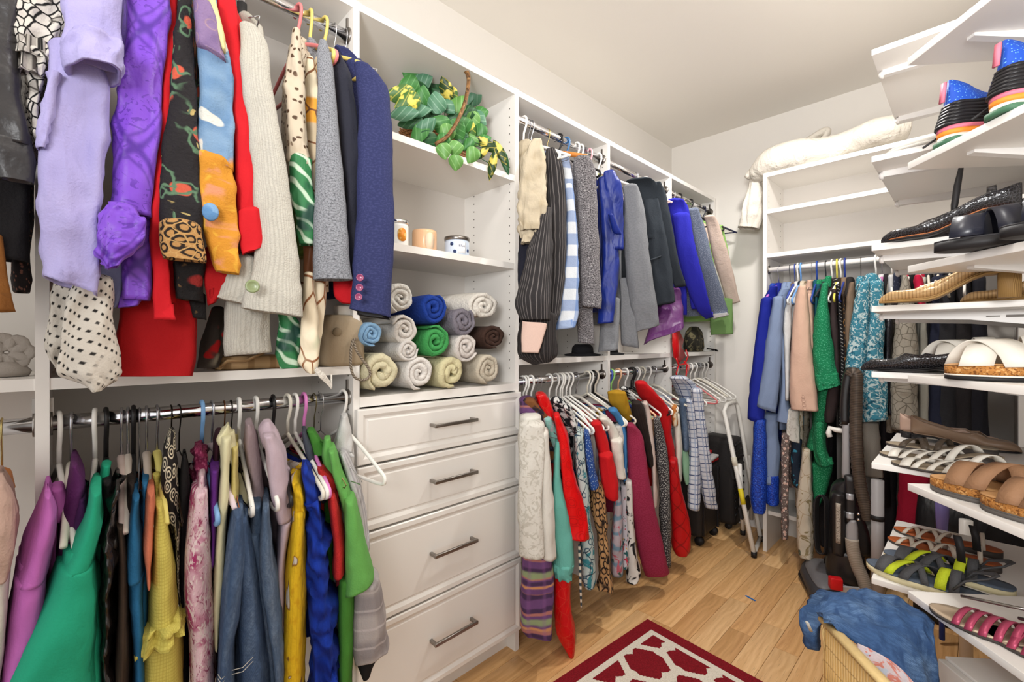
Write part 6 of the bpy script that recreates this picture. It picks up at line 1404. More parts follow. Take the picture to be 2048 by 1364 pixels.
# third level: black slingback and black slide sandals
f1 = Fr(at(1762, 486, LZ[2]+.001), .04, .255, .082)
s1 = shoe('slingback_shoe', 'black crocodile pointed slingback on the third far shelf', f1, 'shoes on the wall shelves')
pump(f1, s1, m_bcr, m_ora, m_bsol, .045, POINT, .42, .04, (.10, .8))
strap(f1, .80, .82, lambda t: .075, .028, .016, m_bcr, s1, 'heel_strap', k=1.0, out=POINT)
f1b = Fr(f1(.30, 2.5, 0), .02, .255, .082)
s1b = shoe('slingback_shoe', 'second black crocodile slingback, behind its pair on the third far shelf', f1b, 'shoes on the wall shelves')
pump(f1b, s1b, m_bcr, m_pinkl, m_bsol, .045, POINT, .42, .04, (.10, .8))
m_bslv = mat('black_satin_strap', (28, 30, 42), .35, spec=.5)
zz = NZ[2]+.001
for k, (pp, lb) in enumerate((((1868, 506), 'black slide sandal with two arched straps, front one on the third near shelf'), ((2000, 478), 'black slide sandal at the right edge of the third near shelf'))):
    f = Fr(at(pp[0], pp[1], zz), .12, .25, .085); s = shoe('slide_sandal', lb, f, 'shoes on the wall shelves')
    obj('sole', slab(f, lambda t: 0, lambda t: .017), m_bsol, s); obj('footbed', slab(f, lambda t: .0172, lambda t: .020, ROUND, .95), mat('black_footbed', (44, 42, 44), .6), s)
    strap(f, .16, .26, lambda t: .019, .045, .045, m_bslv, s); strap(f, .40, .34, lambda t: .019, .055, .035, m_bslv, s)
    strap(f, .86, .80, lambda t: .019, .05, .012, m_bslv, s, 'heel_strap')
bs = thing('boot_strap', P(1910, 400, d=1.13), 'black cord hanging down from the second near shelf', 'strap')
obj('cord', MB().tube([P(1922, 336, d=1.13), P(1915, 370, d=1.13), P(1909, 410, d=1.13), P(1906, 432, d=1.13)], [.005, .007, .007, .004], 8), m_bsol, bs)
# second level: sneakers on the near shelf, white slipper on the far one
m_sbl = mat('cobalt_mesh', (30, 76, 176), .6, (('dot', (120, 180, 230), dict(s=150, t=.12, soft=.05)),)); m_pk = mat('neon_pink_foam', (226, 120, 140), .6); m_ofo = mat('orange_foam', (236, 140, 50), .6)
m_blk2 = mat('black_ribbed_rubber', (30, 28, 30), .4); m_wrb = mat('cream_outsole', (222, 216, 200), .6); m_grr = mat('green_outsole', (70, 110, 84), .6)
def sneaker(fr, label):
    t = shoe('sneaker', label, fr, 'shoes on the wall shelves')
    k = lambda t_: 1
    obj('outsole', slab(fr, lambda u: .010*u*u*0+.0, lambda u: .018, ROUND, 1.0), m_wrb, t)
    obj('midsole', slab(fr, lambda u: .0182, lambda u: .028, ROUND, 1.06), m_ofo, t); obj('midsole_edge', slab(fr, lambda u: .0282, lambda u: .036, ROUND, 1.08), m_pk, t)
    obj('heel_grip', slab(fr, lambda u: -.0001, lambda u: .0105, ROUND, 1.02, .72, 1.005), m_grr, t)
    for i in range(7):
        z0 = .0365+i*.0072; kk = 1.04-.03*i
        obj('heel_rib', slab(fr, lambda u: z0, lambda u: z0+.0064, ROUND, kk, .30+.035*i, 1.015-.010*i), m_blk2, t)
    rings = []
    for u in TS:
        w_ = crv(ROUND, u)*.9; top = (.03+.06*(u/.35)**.9 if u < .35 else .09-.022*math.sin(PI*min(1, (u-.35)/.5)) if u < .85 else .09+.012*(u-.85)/.15)
        h = top*min(1, (u/.08)**.5+.25); z0 = .036; lean = -.035*max(0, u-.6)/.4
        rings.append([fr(.02+.95*u+lean*(zz/.1), y*w_, z0+zz) for y, zz in ((-1, 0), (-.96, h*.4), (-.74, h*.75), (-.4, h), (.4, h), (.74, h*.75), (.96, h*.4), (1, 0))])
    obj('upper', MB().loft(rings), m_sbl, t)
    obj('pull_tab', MB().quadstrip([fr(.985, -.13, .09), fr(.975, -.13, .11), fr(.965, -.13, .132)], [fr(.985, .13, .09), fr(.975, .13, .11), fr(.965, .13, .132)], .004), m_pk, t)
    obj('shoelace', MB().tube([fr(.35, -.6, .14), fr(.5, -1.3, .10), fr(.7, -1.5, .06), fr(.95, -1.4, .02)], .0025, 6), m_bsol, t)
z2 = NZ[1]+.001
hp1 = at(1882, 292, z2); hp2 = at(1990, 232, z2)
an = .75
for hp_, lb in ((hp1, 'blue running shoe with black ribbed heel, left one on the second near shelf'), (hp2, 'blue running shoe with black ribbed heel at the right edge of the second near shelf')):
    d = Vector((math.cos(an), math.sin(an), 0)); toe = hp_+d*.23
    sneaker(Fr(toe, an+PI, .23, .082), lb)
m_slip = cl('white_slipper_cloth', (226, 220, 210), cr=.4)
f = Fr(at(1768, 300, LZ[1]+.001)+Vector((0, .06, 0)), .05, .24, .085); s = shoe('slipper', 'flat white fabric slipper on the second far shelf', f, 'shoes on the wall shelves')
obj('sole', slab(f, lambda t: 0, lambda t: .006), m_slip, s)
rings = [[f(t, y*crv(ROUND, t), .006+z) for y, z in ((-1, 0), (-.9, h*.6), (-.4, h), (.4, h), (.9, h*.6), (1, 0))] for t, h in ((.0, .004), (.05, .010), (.2, .014), (.4, .018), (.6, .026), (.8, .034), (.95, .03), (1, .006))]
obj('upper', MB().loft(rings), m_slip, s)
# fourth level: gold pumps
m_gold = mat('gold_croc', (196, 160, 112), .28, (('stripe', (150, 116, 74), dict(f=150, w=.25, soft=.12, ang=90, dist=.004)),), bump=(140, .3), spec=.6, metal=.25)
m_gsol = mat('woven_tan_heel', (168, 132, 80), .6, (('stripe', (128, 96, 52), dict(f=200, w=.4, soft=.1)),))
f = Fr(at(1758, 607, LZ[3]+.001), .03, .25, .082); s = shoe('pump_shoe', 'gold snakeskin pump on the fourth far shelf, toe at the shelf edge', f, 'shoes on the wall shelves')
pump(f, s, m_gold, m_gsol, m_gsol, .055, POINT, .42, .04, (.16, .9))
f = Fr(at(1900, 612, LZ[3]+.001)+Vector((.02, .0, 0)), .0, .23, .08); s = shoe('wedge_shoe', 'tan woven wedge shoe at the right of the gold pump', f, 'shoes on the wall shelves')
obj('wedge', slab(f, lambda t: 0, lambda t: .006+rise(.035)(t)), m_gsol, s); f2 = Fr(f.o+Vector((0, 0, .006)), .0, .23, .08)
pump(f2, s, m_gold, m_gsol, m_gsol, .035, ROUND, .42, .035)
# fifth level: black flat and white cork sandals
f = Fr(at(1722, 740, LZ[4]+.002), .06, .262, .08); s = shoe('flat_shoe', 'black crocodile pointed flat jutting past the fifth far shelf', f, 'shoes on the wall shelves')
pump(f, s, m_bcr, m_bsol, m_bsol, .012, POINT, .34, .045, None, .03, .06)
f = Fr(f.o+Vector((.035, .105, 0)), .06, .262, .08); s = shoe('flat_shoe', 'second black crocodile flat tucked behind the first', f, 'shoes on the wall shelves')
pump(f, s, m_bcr, m_bsol, m_bsol, .012, POINT, .34, .045, None, .03, .06)
m_cork = mat('cork', (176, 118, 58), .8, (('noise', (120, 72, 30), dict(s=220, t=.56, soft=.05)), ('noise', (206, 156, 96), dict(s=160, t=.6, soft=.05))), bump=(200, .6), coord='Object')
m_wle = mat('white_leather', (224, 218, 206), .45, spec=.4, crease=.1); m_tle = mat('tan_nubuck', (150, 112, 82), .7, bump=(200, .3)); m_tfb = mat('tan_suede_footbed', (196, 148, 98), .8, bump=(200, .3))
m_gsl = mat('grey_eva_sole', (92, 86, 82), .7)
def cork_sandal(fr, label, sm, fb, solem, sets, buckle=True):
    t = shoe('cork_sandal', label, fr, 'shoes on the wall shelves')
    obj('sole', slab(fr, lambda u: 0, lambda u: .008), solem, t); obj('midsole_line', slab(fr, lambda u: .0081, lambda u: .011, ROUND, 1.01), m_wle if solem is m_bsol else solem, t)
    obj('cork_bed', slab(fr, lambda u: .0111, lambda u: .026+.004*math.sin(u*6), ROUND, 1.0), m_cork, t)
    obj('footbed', slab(fr, lambda u: .027+.004*math.sin(u*6), lambda u: .029+.004*math.sin(u*6), ROUND, .94), fb, t)
    for i, (ta, tb, h, wd) in enumerate(sets): strap(fr, ta, tb, lambda u: .027, h-.008, wd, sm, t, th=.003, k=1.04)
    if buckle:
        p = fr(sets[0][1], .9, .045); obj('buckle', MB().tube([p+Vector((0, 0, .006)), p+fr.d*.012+Vector((0, 0, .006)), p+fr.d*.012-Vector((0, 0, .006)), p-Vector((0, 0, .006)), p+Vector((0, 0, .006))], .0012, 5), nickel, t)
z5 = NZ[3]+.001
cork_sandal(Fr(at(1890, 757, z5), .28, .245, .09), 'white cork sandal with crossed straps, front one on the fourth near shelf', m_wle, m_tfb, m_bsol, ((.14, .38, .05, .05), (.40, .14, .058, .05), (.5, .55, .065, .04)), False)
cork_sandal(Fr(at(1844, 738, z5), .42, .245, .09), 'white cork sandal with crossed straps, rear one on the fourth near shelf', m_wle, m_tfb, m_bsol, ((.14, .38, .05, .05), (.40, .14, .058, .05), (.5, .55, .065, .04)), False)
# sixth level far: taupe flats, dark strappy and white strappy sandals
m_tpf = mat('taupe_leather_flat', (148, 122, 100), .42, spec=.4); m_roseh = mat('rose_beige_leather', (200, 170, 152), .42, spec=.4)
z6 = LZ[5]+.001
def rev(heel_pt, ang, L, W): return Fr(Vector(heel_pt)+Vector((math.cos(ang), math.sin(ang), 0))*L, ang+PI, L, W)
f = rev(at(1800, 872, z6), -.10, .255, .08); s = shoe('flat_shoe', 'rose beige flat, back one of a pair on the sixth far shelf', f, 'shoes on the wall shelves')
pump(f, s, m_roseh, m_tpf, m_bsol, .016, ROUND, .36, .045, (.14, 1), .03, .062)
f = rev(at(1822, 872, z6)+Vector((.004, -.055, 0)), -.16, .255, .08); s = shoe('flat_shoe', 'taupe leather flat with heel towards the shelf edge, sixth far shelf', f, 'shoes on the wall shelves')
pump(f, s, m_tpf, m_tpf, m_bsol, .016, ROUND, .36, .045, (.14, 1), .03, .062)
m_fbd = mat('grey_beige_footbed', (160, 144, 122), .6); m_dsl = mat('dark_grey_sole', (70, 64, 60), .6); m_dst = mat('pewter_strap', (88, 76, 64), .4, bump=(150, .6))
def strappy(fr, label, sm, fb, sets, heel=.02, nm='strappy_sandal', sole=None, heelw=True, hk=.55):
    t = shoe(nm, label, fr, 'shoes on the wall shelves'); zf = rise(heel, .45, .85)
    obj('sole', slab(fr, (lambda u: 0) if heelw is True else zf, lambda u: zf(u)+.006), sole or m_dsl, t)
    obj('footbed', slab(fr, lambda u: zf(u)+.0061, lambda u: zf(u)+.0085, ROUND, .97), fb, t)
    for (ta, tb, h, wd) in sets: strap(fr, ta, tb, lambda u: zf(u)+.005, h*hk, wd, sm, t)
    return t, zf
strappy(Fr(at(1772, 888, z6), -.06, .25, .082), 'pewter beaded strappy sandal behind the white strappy pair', m_dst, m_fbd, ((.18, .34, .035, .018), (.4, .3, .045, .02), (.5, .6, .05, .016)))
strappy(Fr(at(1760, 908, z6)+Vector((0, -.005, 0)), -.05, .25, .082), 'white strappy sandal, rear one of its pair on the sixth far shelf', m_wle, m_fbd, ((.14, .20, .03, .022), (.22, .44, .04, .014), (.34, .56, .04, .014), (.46, .68, .045, .016), (.60, .82, .05, .018)), .03)
strappy(Fr(at(1784, 925, z6)+Vector((0, -.012, 0)), -.12, .25, .082), 'white strappy sandal at the front edge of the sixth far shelf', m_wle, m_fbd, ((.14, .20, .03, .022), (.22, .44, .04, .014), (.34, .56, .04, .014), (.46, .68, .045, .016), (.60, .82, .05, .018)), .03)
# near fifth: brown cork sandals
z6n = NZ[4]+.001
cork_sandal(Fr(at(1862, 975, z6n), -.28, .25, .095), 'brown cork footbed sandal at the left of the fifth near shelf', m_tle, m_tfb, m_gsl, ((.22, .30, .05, .035), (.34, .62, .06, .032), (.62, .42, .06, .03)))
cork_sandal(Fr(at(1962, 1012, z6n), -.36, .25, .095), 'brown cork footbed sandal cut by the right edge of the photo', m_tle, m_tfb, m_gsl, ((.22, .30, .05, .035), (.34, .62, .06, .032), (.62, .42, .06, .03)))
# lowest far: tan gladiators and sport sandals
z7 = LZ[6]+.001; m_brl = mat('brown_leather_footbed', (170, 88, 44), .45); m_gst = mat('grey_beige_strap', (196, 184, 168), .45)
for (pp, an_, lb) in (((1788, 1058), -.18, 'brown footbed gladiator sandal with pale straps, rear one on the lowest far shelf'), ((1776, 1078), -.22, 'brown footbed gladiator sandal with pale straps, front one on the lowest far shelf')):
    f = Fr(at(pp[0], pp[1], z7), an_, .26, .085)
    t, zf = strappy(f, lb, m_gst, m_brl, ((.14, .26, .03, .012), (.30, .16, .03, .012), (.28, .44, .04, .012), (.48, .32, .04, .012), (.46, .62, .05, .012), (.66, .50, .05, .012), (.86, .80, .075, .010)), .012)
m_slime = mat('lime_textile', (190, 204, 40), .7, bump=(300, .4)); m_sgr = mat('grey_textile_strap', (78, 78, 80), .7, bump=(300, .4)); m_blf = mat('slate_footbed', (86, 96, 110), .7); m_cso = mat('cream_rubber', (216, 204, 164), .6)
for k, (pp, an_, lb) in enumerate((((1768, 1112), -.14, 'lime and grey sport sandal, rear one on the lowest far shelf'), ((1734, 1130), -.20, 'lime and grey sport sandal at the corner of the lowest far shelf'))):
    f = Fr(at(pp[0], pp[1], z7), an_, .27, .10); t = shoe('sport_sandal', lb, f, 'shoes on the wall shelves')
    obj('sole', slab(f, lambda u: 0, lambda u: .014), m_cso, t); obj('footbed', slab(f, lambda u: .0142, lambda u: .018, ROUND, .96), m_blf, t)
    for (ta, tb, h, wd, mm) in ((.18, .22, .045, .03, m_sgr), (.24, .45, .05, .02, m_slime), (.36, .56, .055, .022, m_sgr), (.52, .34, .055, .016, m_sgr), (.62, .66, .07, .022, m_slime), (.72, .70, .075, .02, m_sgr)): strap(f, ta, tb, lambda u: .016, h*.6, wd, mm, t, th=.003)
    obj('ankle_strap', MB().tube([f(.72, -.75, .03), f(.8, -.8, .06), f(.93, -.5, .075), f(.97, 0, .08), f(.93, .5, .075), f(.8, .8, .06), f(.72, .75, .03)], .009, 8, flat=.3), m_sgr, t)
    obj('hook_tape', MB().quadstrip([f(.70, .3, .085), f(.69, .35, .12), f(.67, .3, .15)], [f(.76, .3, .085), f(.75, .35, .12), f(.73, .3, .15)], .004), m_bsol, t)
# lowest near: pink straps, metallic footbed
z7n = NZ[5]+.001; m_mp = mat('metallic_pink_strap', (176, 72, 100), .35, metal=.3); m_mf = mat('champagne_footbed', (190, 170, 146), .35, metal=.3)
for (pp, an_, lb) in (((1860, 1215), -.30, 'metallic pink strappy sandal, left one on the lowest near shelf'), ((1966, 1258), -.38, 'metallic pink strappy sandal cut by the photo edge on the lowest near shelf')):
    f = Fr(at(pp[0], pp[1], z7n), an_, .25, .088)
    t, zf = strappy(f, lb, m_mp, m_mf, ((.22, .26, .04, .012), (.30, .34, .043, .012), (.38, .42, .046, .012), (.46, .50, .049, .012), (.54, .58, .052, .012)), .02)
    obj('centre_piping', MB().tube([f(.2, 0, .05), f(.35, 0, .058), f(.5, 0, .066), f(.6, 0, .072)], .003, 6), nickel, t)
# ================================================================== blanket, stool, cases, vacuum, hamper, rug
m_blk = cl('cream_fleece', (236, 228, 214), cr=.7, b=.7, bs=140)
bl = thing('blanket', (-.5, 2.86, 2.11), 'cream fleece blanket rolled along the top of the back wardrobe', 'blanket')
pts = [P(x, y, Y=2.85) for x, y in ((1491, 354), (1500, 348), (1518, 342), (1548, 334), (1590, 320), (1632, 306), (1672, 294), (1712, 280), (1750, 268), (1784, 262), (1808, 256))]
rr = [.008, .036, .062, .078, .080, .074, .068, .064, .066, .066, .062]
pts = [Vector((p.x, p.y+.02*math.sin(i*1.3), max(p.z, 2.113+r_*.9 if i > 2 else p.z))) for i, (p, r_) in enumerate(zip(pts, rr))]
cp = crom([tuple(p)+(r_,) for p, r_ in zip(pts, rr)], 5)
obj('roll', MB().tube([Vector(q[:3]) for q in cp], [max(q[3]*(1+.06*noise.noise(Vector((i*.21, 0, 5)))), .003) for i, q in enumerate(cp)], 20), m_blk, bl)
lp = [P(x, y, Y=2.95) for x, y in ((1578, 300), (1600, 288), (1625, 276), (1646, 264), (1655, 262), (1650, 274), (1636, 284))]
obj('fold', MB().tube([Vector(q) for q in crom([tuple(p) for p in lp], 4)], [.012+.016*math.sin(PI*i/24) for i in range(25)], 12, flat=.7), m_blk, bl)
obj('hanging_end', band(MB(), [(345, 1502, 1524), (380, 1494, 1526), (415, 1484, 1527), (440, 1477, 1526), (452, 1474, 462, 1518)], Y=2.90, dep=.05, fold=(5, .14), wr=.009), m_blk, bl)

m_wmet = mat('white_powder_coat', (230, 226, 218), .35, spec=.5); m_yst = mat('yellow_sticker', (224, 202, 40), .5)
st = thing('step_stool', P(1508, 1110, Z=0), 'folded white metal step stool leaning beside the wardrobe', 'stool')
fa, ta = P(1508, 1108, Z=.02), P(1448, 822, Y=2.75)
fb, tb = P(1521, 1076, Z=.02), P(1475, 812, Y=3.07)
ta2, tb2 = P(1453, 810, Y=2.77), P(1470, 803, Y=3.05)
obj('front_frame', MB().tube([fa, fa.lerp(ta, .5), ta, ta2, tb2, tb, tb.lerp(fb, .5), fb], .0125, 10), m_wmet, st)
obj('bottom_bar', MB().tube([fa+Vector((0, 0, .004)), fb+Vector((0, 0, .004))], .011, 10), m_wmet, st)
dd = (ta-fa).normalized()
ra, rb = fa.lerp(ta, .62)+Vector((.03, -.012, 0)), P(1493, 1070, Z=.06)+Vector((-.03, .03, 0))
obj('rear_leg', MB().tube([ra, ra.lerp(rb, .5), rb], .011, 10), m_wmet, st)
ra2, rb2 = fb.lerp(tb, .62)+Vector((.03, -.03, 0)), rb+Vector((-.03, .24, 0))
obj('rear_leg', MB().tube([ra2, rb2], .011, 10), m_wmet, st)
for k, (u0, u1) in enumerate(((.22, .30), (.5, .58))):
    q = [fa.lerp(ta, u0), fa.lerp(ta, u1), fb.lerp(tb, u1), fb.lerp(tb, u0)]
    off = Vector((-.022, 0, -.003)); obj('folded_step', MB().add([p+off for p in q]+[p+off+Vector((-.012, 0, 0)) for p in q], [(0, 1, 2, 3), (7, 6, 5, 4), (0, 4, 5, 1), (1, 5, 6, 2), (2, 6, 7, 3), (3, 7, 4, 0)], None, False), m_bsol, st)
obj('warning_sticker', MB().tube([fa.lerp(ta, .33), fa.lerp(ta, .44)], .0133, 10), m_yst, st)
obj('hinge_plate', MB().tube([fa.lerp(ta, .60), fa.lerp(ta, .66)], .016, 8), mat('cream_plastic', (216, 208, 188), .5), st)
for p in (fa, fb, rb): obj('rubber_foot', MB().tube([p+Vector((0, 0, -.016)), p+Vector((0, 0, .012))], .0145, 10), m_bsol, st)

m_case = mat('black_fabric_case', (38, 35, 35), .55, bump=(200, .3))
sc = thing('suitcase', (-1.24, 2.70, 0), 'black soft suitcase standing behind the plaid shirt', 'suitcase')
obj('shell', MB().bevbox((-1.25, 2.70, .245), (.33, .27, .39), .03), m_case, sc)
for y in (2.60, 2.80): obj('wheel', MB().tube([(-1.11, y-.012, .026), (-1.11, y+.012, .026)], .025, 14), m_bsol, sc); obj('frame_rail', MB().bevbox((-1.083, y, .24), (.012, .02, .36), .003), m_blk2, sc)
obj('top_handle', MB().tube([(-1.2, 2.66, .44), (-1.2, 2.67, .452), (-1.2, 2.74, .452), (-1.2, 2.75, .44)], .007, 8), m_bsol, sc)
hc = thing('hard_case', (-1.13, 3.0, 0), 'black ribbed hard shell case in the corner behind the stool', 'suitcase')
obj('shell', MB().bevbox((-1.14, 3.01, .30), (.22, .165, .54), .035), m_case, hc)
for k in range(11):
    z = .10+k*.043; obj('rib', MB().tube([(-1.033+.004*math.sin(PI*j/8), 2.935+.15*j/8, z+.018*math.sin(PI*j/8)) for j in range(9)], .006, 6), m_blk2, hc)
for y in (2.96, 3.06): obj('wheel', MB().tube([(-1.08, y-.01, .02), (-1.08, y+.01, .02)], .02, 12), m_bsol, hc)
fc = thing('folded_garment', (-1.2, 2.74, .455), 'red and white folded garment lying on the black suitcase', 'clothing')
for k, (m_, z, dx) in enumerate(((m_rcl, .46, 0), (m_wht, .478, .02), (m_rcl, .498, .0), (m_mus, .512, -.02))):
    obj('fold', MB().bevbox((-1.2+dx, 2.75-.01*k, z), (.22-.02*k, .17, .017), .007, .1*k), m_, fc)

# vacuum cleaner
m_vb = mat('vacuum_black', (34, 31, 31), .35, spec=.5, bump=(60, .1)); m_vg = mat('vacuum_charcoal', (66, 64, 66), .45); m_vgr = mat('vacuum_grey_tube', (158, 154, 154), .4); m_vs = mat('vacuum_silver', (190, 190, 194), .3, metal=.4)
m_vhose = mat('brown_grey_hose', (92, 78, 66), .45, (('stripe', (58, 48, 40), dict(f=140, w=.5, soft=.2, ang=90)),), bump=(80, .2)); m_vh2 = mat('pale_hose', (172, 160, 146), .5, (('stripe', (146, 134, 120), dict(f=140, w=.5, soft=.2, ang=90)),))
VY = 2.56
def V(x, y, Y=VY): return P(x, y, Y=Y)
vc = thing('vacuum_cleaner', P(1680, 1185, Z=0), 'black upright vacuum cleaner with a brown hose in front of the wardrobe', 'vacuum')
hd = [P(x, y, Z=.001) for x, y in ((1600, 1158), (1608, 1140), (1640, 1140), (1700, 1142), (1728, 1165), (1722, 1205), (1690, 1222), (1632, 1216))]
cen = sum(hd, Vector())/8
rings = []
for k, z in ((.96, .001), (1, .012), (1, .045), (.9, .066), (.6, .078), (.1, .082)): rings.append([cen+(p-cen)*k+Vector((0, 0, z)) for p in [Vector(q) for q in crom([tuple(h) for h in hd+[hd[0]]], 3)[:-1]]])
obj('floor_head', MB().loft(rings), m_vg, vc)
obj('head_bumper', MB().tube([p+Vector((0, 0, .022)) for p in hd+[hd[0]]], .009, 8), m_bsol, vc)
obj('head_cover', MB().loft([[cen+(Vector(p)-cen)*k+Vector((-.03*(1-k), -.02*(1-k), z)) for p in crom([tuple(h) for h in hd+[hd[0]]], 3)[:-1]] for k, z in ((.80, .068), (.78, .074), (.55, .090), (.1, .094))]), mat('vacuum_slate', (112, 110, 112), .4), vc)
mt_ = MB(); mt_.loft([[cen+Vector((.05, .03, 0))+Vector((math.cos(a)*rx, math.sin(a)*ry, z)) for a in [2*PI*j/20 for j in range(20)]] for rx, ry, z in ((.09, .06, .07), (.09, .06, .11), (.07, .05, .14), (.03, .03, .15))])
obj('motor_housing', mt_, m_vb, vc)
p = P(1671, 1166, d=1.99); obj('red_pedal', MB().bevbox(p, (.048, .036, .05), .006, .5), mat('red_plastic', (206, 24, 30), .35), vc, label='bright red foot pedal')
p = P(1700, 1180, d=1.98); obj('rating_plate', MB().bevbox(p, (.075, .012, .03), .003, .6), m_vs, vc)
def vband(name, sl, m, Y=VY, dep=.05, **k): return obj(name, band(MB(), sl, X=None, Y=Y, dep=dep, wr=0, sub=4, **k), m, vc)
vband('lower_body', [(1100, 1655, 1728), (1130, 1650, 1732), (1160, 1652, 1730)], m_vb, dep=.06, hollow=False)
vband('dust_canister', [(985, 1664, 1690), (1000, 1661, 1692), (1060, 1661, 1692), (1104, 1663, 1690)], m_vb, Y=2.53, dep=.05, hollow=False)
vband('rating_strip', [(1004, 1671, 1682), (1040, 1671, 1682), (1082, 1671, 1682)], mat('speckled_label', (176, 164, 150), .6, (('noise', (110, 98, 88), dict(s=200, t=.55, soft=.05)),)), Y=2.50, dep=.03, dome=False, hollow=False, sq=.4)
vband('rear_body', [(956, 1692, 1702), (970, 1665, 1712), (1000, 1658, 1716), (1060, 1656, 1738), (1100, 1654, 1740)], m_vb, Y=2.58, dep=.055, hollow=False)
vband('spine', [(952, 1688, 1710), (1000, 1690, 1712), (1045, 1690, 1712)], m_vb, Y=2.535, dep=.03, hollow=False, sq=.5)
for y0, y1 in ((985, 997), (1022, 1034)): vband('clip_band', [(y0, 1691, 1709), (y1, 1691, 1709)], m_vs, Y=2.528, dep=.032, dome=False, hollow=False)
vband('handle_post', [(846, 1684, 1700), (900, 1684, 1700), (955, 1683, 1701)], m_vgr, Y=2.55, dep=.022, hollow=False)
vband('upper_handle', [(738, 1690, 1712), (760, 1684, 1706), (800, 1680, 1700), (848, 1680, 1699)], m_vb, Y=2.55, dep=.025, hollow=False)
obj('cord_hook', MB().tube([V(1690, 862), V(1672, 860), V(1660, 856), V(1657, 866), V(1660, 874)], .012, 8), m_wmet, vc)
crd = MB()
for k in range(6):
    x0, x1 = 1630+k*1.5, 1650+k*1.6; pts = [(1640+k, 990), (x0, 1002), (x0-1, 1050), (x0+2, 1098), (1643+k, 1108), (x1, 1098), (x1, 1050), (x1-1, 1004), (1641+k, 990)]
    crd.tube([P(x, y, Y=2.50+.012*k) for x, y in [tuple(q) for q in crom(pts, 3)]], .0042, 6)
obj('power_cord', crd, m_bsol, vc)
hs = crom([(1701, 752), (1706, 745), (1713, 752), (1713, 790), (1712, 860), (1715, 930), (1722, 980), (1732, 1020), (1737, 1040)], 10)
hm2 = MB(); hp_ = [P(x, y, Y=2.52) for x, y in hs]
hm2.tube(hp_, [.0255 if i % 2 else .0225 for i in range(len(hp_))], 12); obj('hose', hm2, m_vhose, vc)
vband('hose_collar', [(1040, 1700, 1712), (1052, 1692, 1716), (1078, 1691, 1717)], m_vgr, Y=2.52, dep=.03, hollow=False)
hs2 = crom([(1704, 1078), (1706, 1100), (1714, 1130), (1726, 1158), (1733, 1180)], 6)
obj('lower_hose', MB().tube([P(x, y, Y=2.50) for x, y in hs2], .026, 12), m_vh2, vc)
for k, y in enumerate((1020, 1031)): disc(vc, 'chrome_screw', 1717, y, None, .06, .006, .006, chrome, Y=2.54)
wd = thing('vacuum_wand', P(1755, 1125, Z=0), 'grey vacuum extension tube standing beside the vacuum cleaner', 'vacuum attachment')
wt = P(1755, 960, Y=2.45); wb_ = Vector((wt.x, wt.y, .001))
obj('tube', MB().tube([wb_, wt], .0225, 14), m_vgr, wd)
obj('strap_band', MB().tube([P(1755, 1030, Y=2.45), P(1755, 1040, Y=2.45)], .0245, 14), m_bsol, wd)
pw = thing('storage_wand', P(1928, 1060, Y=2.45), 'pale vacuum tube half hidden behind the lowest shoe shelf', 'vacuum attachment')
q1 = P(1932, 1040, Y=2.35); obj('tube', MB().tube([Vector((q1.x, q1.y, .001)), q1], .019, 12), m_wmet, pw)
pq = thing('umbrella', P(1886, 1040, Y=2.4), 'closed translucent violet umbrella standing behind the shoe shelves', 'umbrella')
q1 = P(1884, 985, Y=2.42)
obj('canopy', MB().tube([Vector((q1.x, q1.y, .30)), Vector((q1.x, q1.y, .5)), q1], [.008, .02, .022], 12), mat('violet_film', (120, 110, 170), .3), pq)
obj('handle', MB().tube([Vector((q1.x, q1.y, .02)), Vector((q1.x, q1.y, .3))], .009, 8), mat('blue_grip', (30, 60, 150), .4), pq)
bb = thing('tote_bag', (-.1, 2.62, 0), 'large black tote bag on the floor under the wardrobe clothes', 'bag')
rings = [[Vector((-.02+.17*k*math.copysign(abs(math.cos(a))**.6, math.cos(a)), 2.64+.075*k2*math.copysign(abs(math.sin(a))**.6, math.sin(a)), z)) for a in [2*PI*j/28 for j in range(28)]] for k, k2, z in ((.9, .9, .001), (1, 1, .02), (1, .95, .2), (.95, .8, .42), (.9, .5, .52))]
obj('bag_body', MB().loft(rings), mat('black_nylon', (24, 23, 25), .5, crease=.5), bb)
for y in (2.60, 2.68): obj('bag_handle', MB().tube([(-.10, y, .5), (-.09, y, .66), (-.02, y, .74), (.05, y, .66), (.06, y, .5)], .008, 8), m_bsol, bb)

# hamper with jeans and a printed cloth on the rim
m_wic = mat('honey_wicker', (206, 162, 96), .6, (('stripe', (150, 108, 54), dict(f=110, w=.4, soft=.15)), ('noise', (226, 190, 130), dict(s=8, sx=30, t=.55, soft=.1)), ('stripe', (120, 84, 40), dict(f=28, w=.08, soft=.03, ang=90, a=.5))), bump=(120, .4))
m_rim = mat('straw_rim', (222, 194, 136), .6, bump=(120, .4))
K0 = P(1643, 1232, d=.99); K0.z = 0
HZ = .572; HL, HWd = .34, .115
hm_o = thing('laundry_hamper', (K0.x, K0.y, 0), 'honey coloured wicker hamper under the draped jeans', 'basket')
cor = [K0, K0+ED*HL, K0+ED*HL+IN*HWd, K0+IN*HWd]; ctr = sum(cor, Vector())/4
def hz(p): return HZ-(.13 if (p-K0).dot(IN) > HWd*.5 else 0)
def wallp(a, b, nm):
    mb = MB(); L_ = (b-a).length; nn = 40; d = (b-a)/nn; inw = (ctr-(a+b)/2).normalized()
    for i in range(nn):
        q = a+d*(i+.5)+inw*.006
        mb.tube([q+Vector((0, 0, .002)), q+Vector((0, 0, HZ*.4))+inw*.002*math.sin(i), q+Vector((0, 0, hz(a)+(hz(b)-hz(a))*(i+.5)/nn-.004))], L_/nn*.54, 6)
    return obj(nm, mb, m_wic, hm_o)
for i in range(4): wallp(cor[i], cor[(i+1) % 4], 'wicker_side')
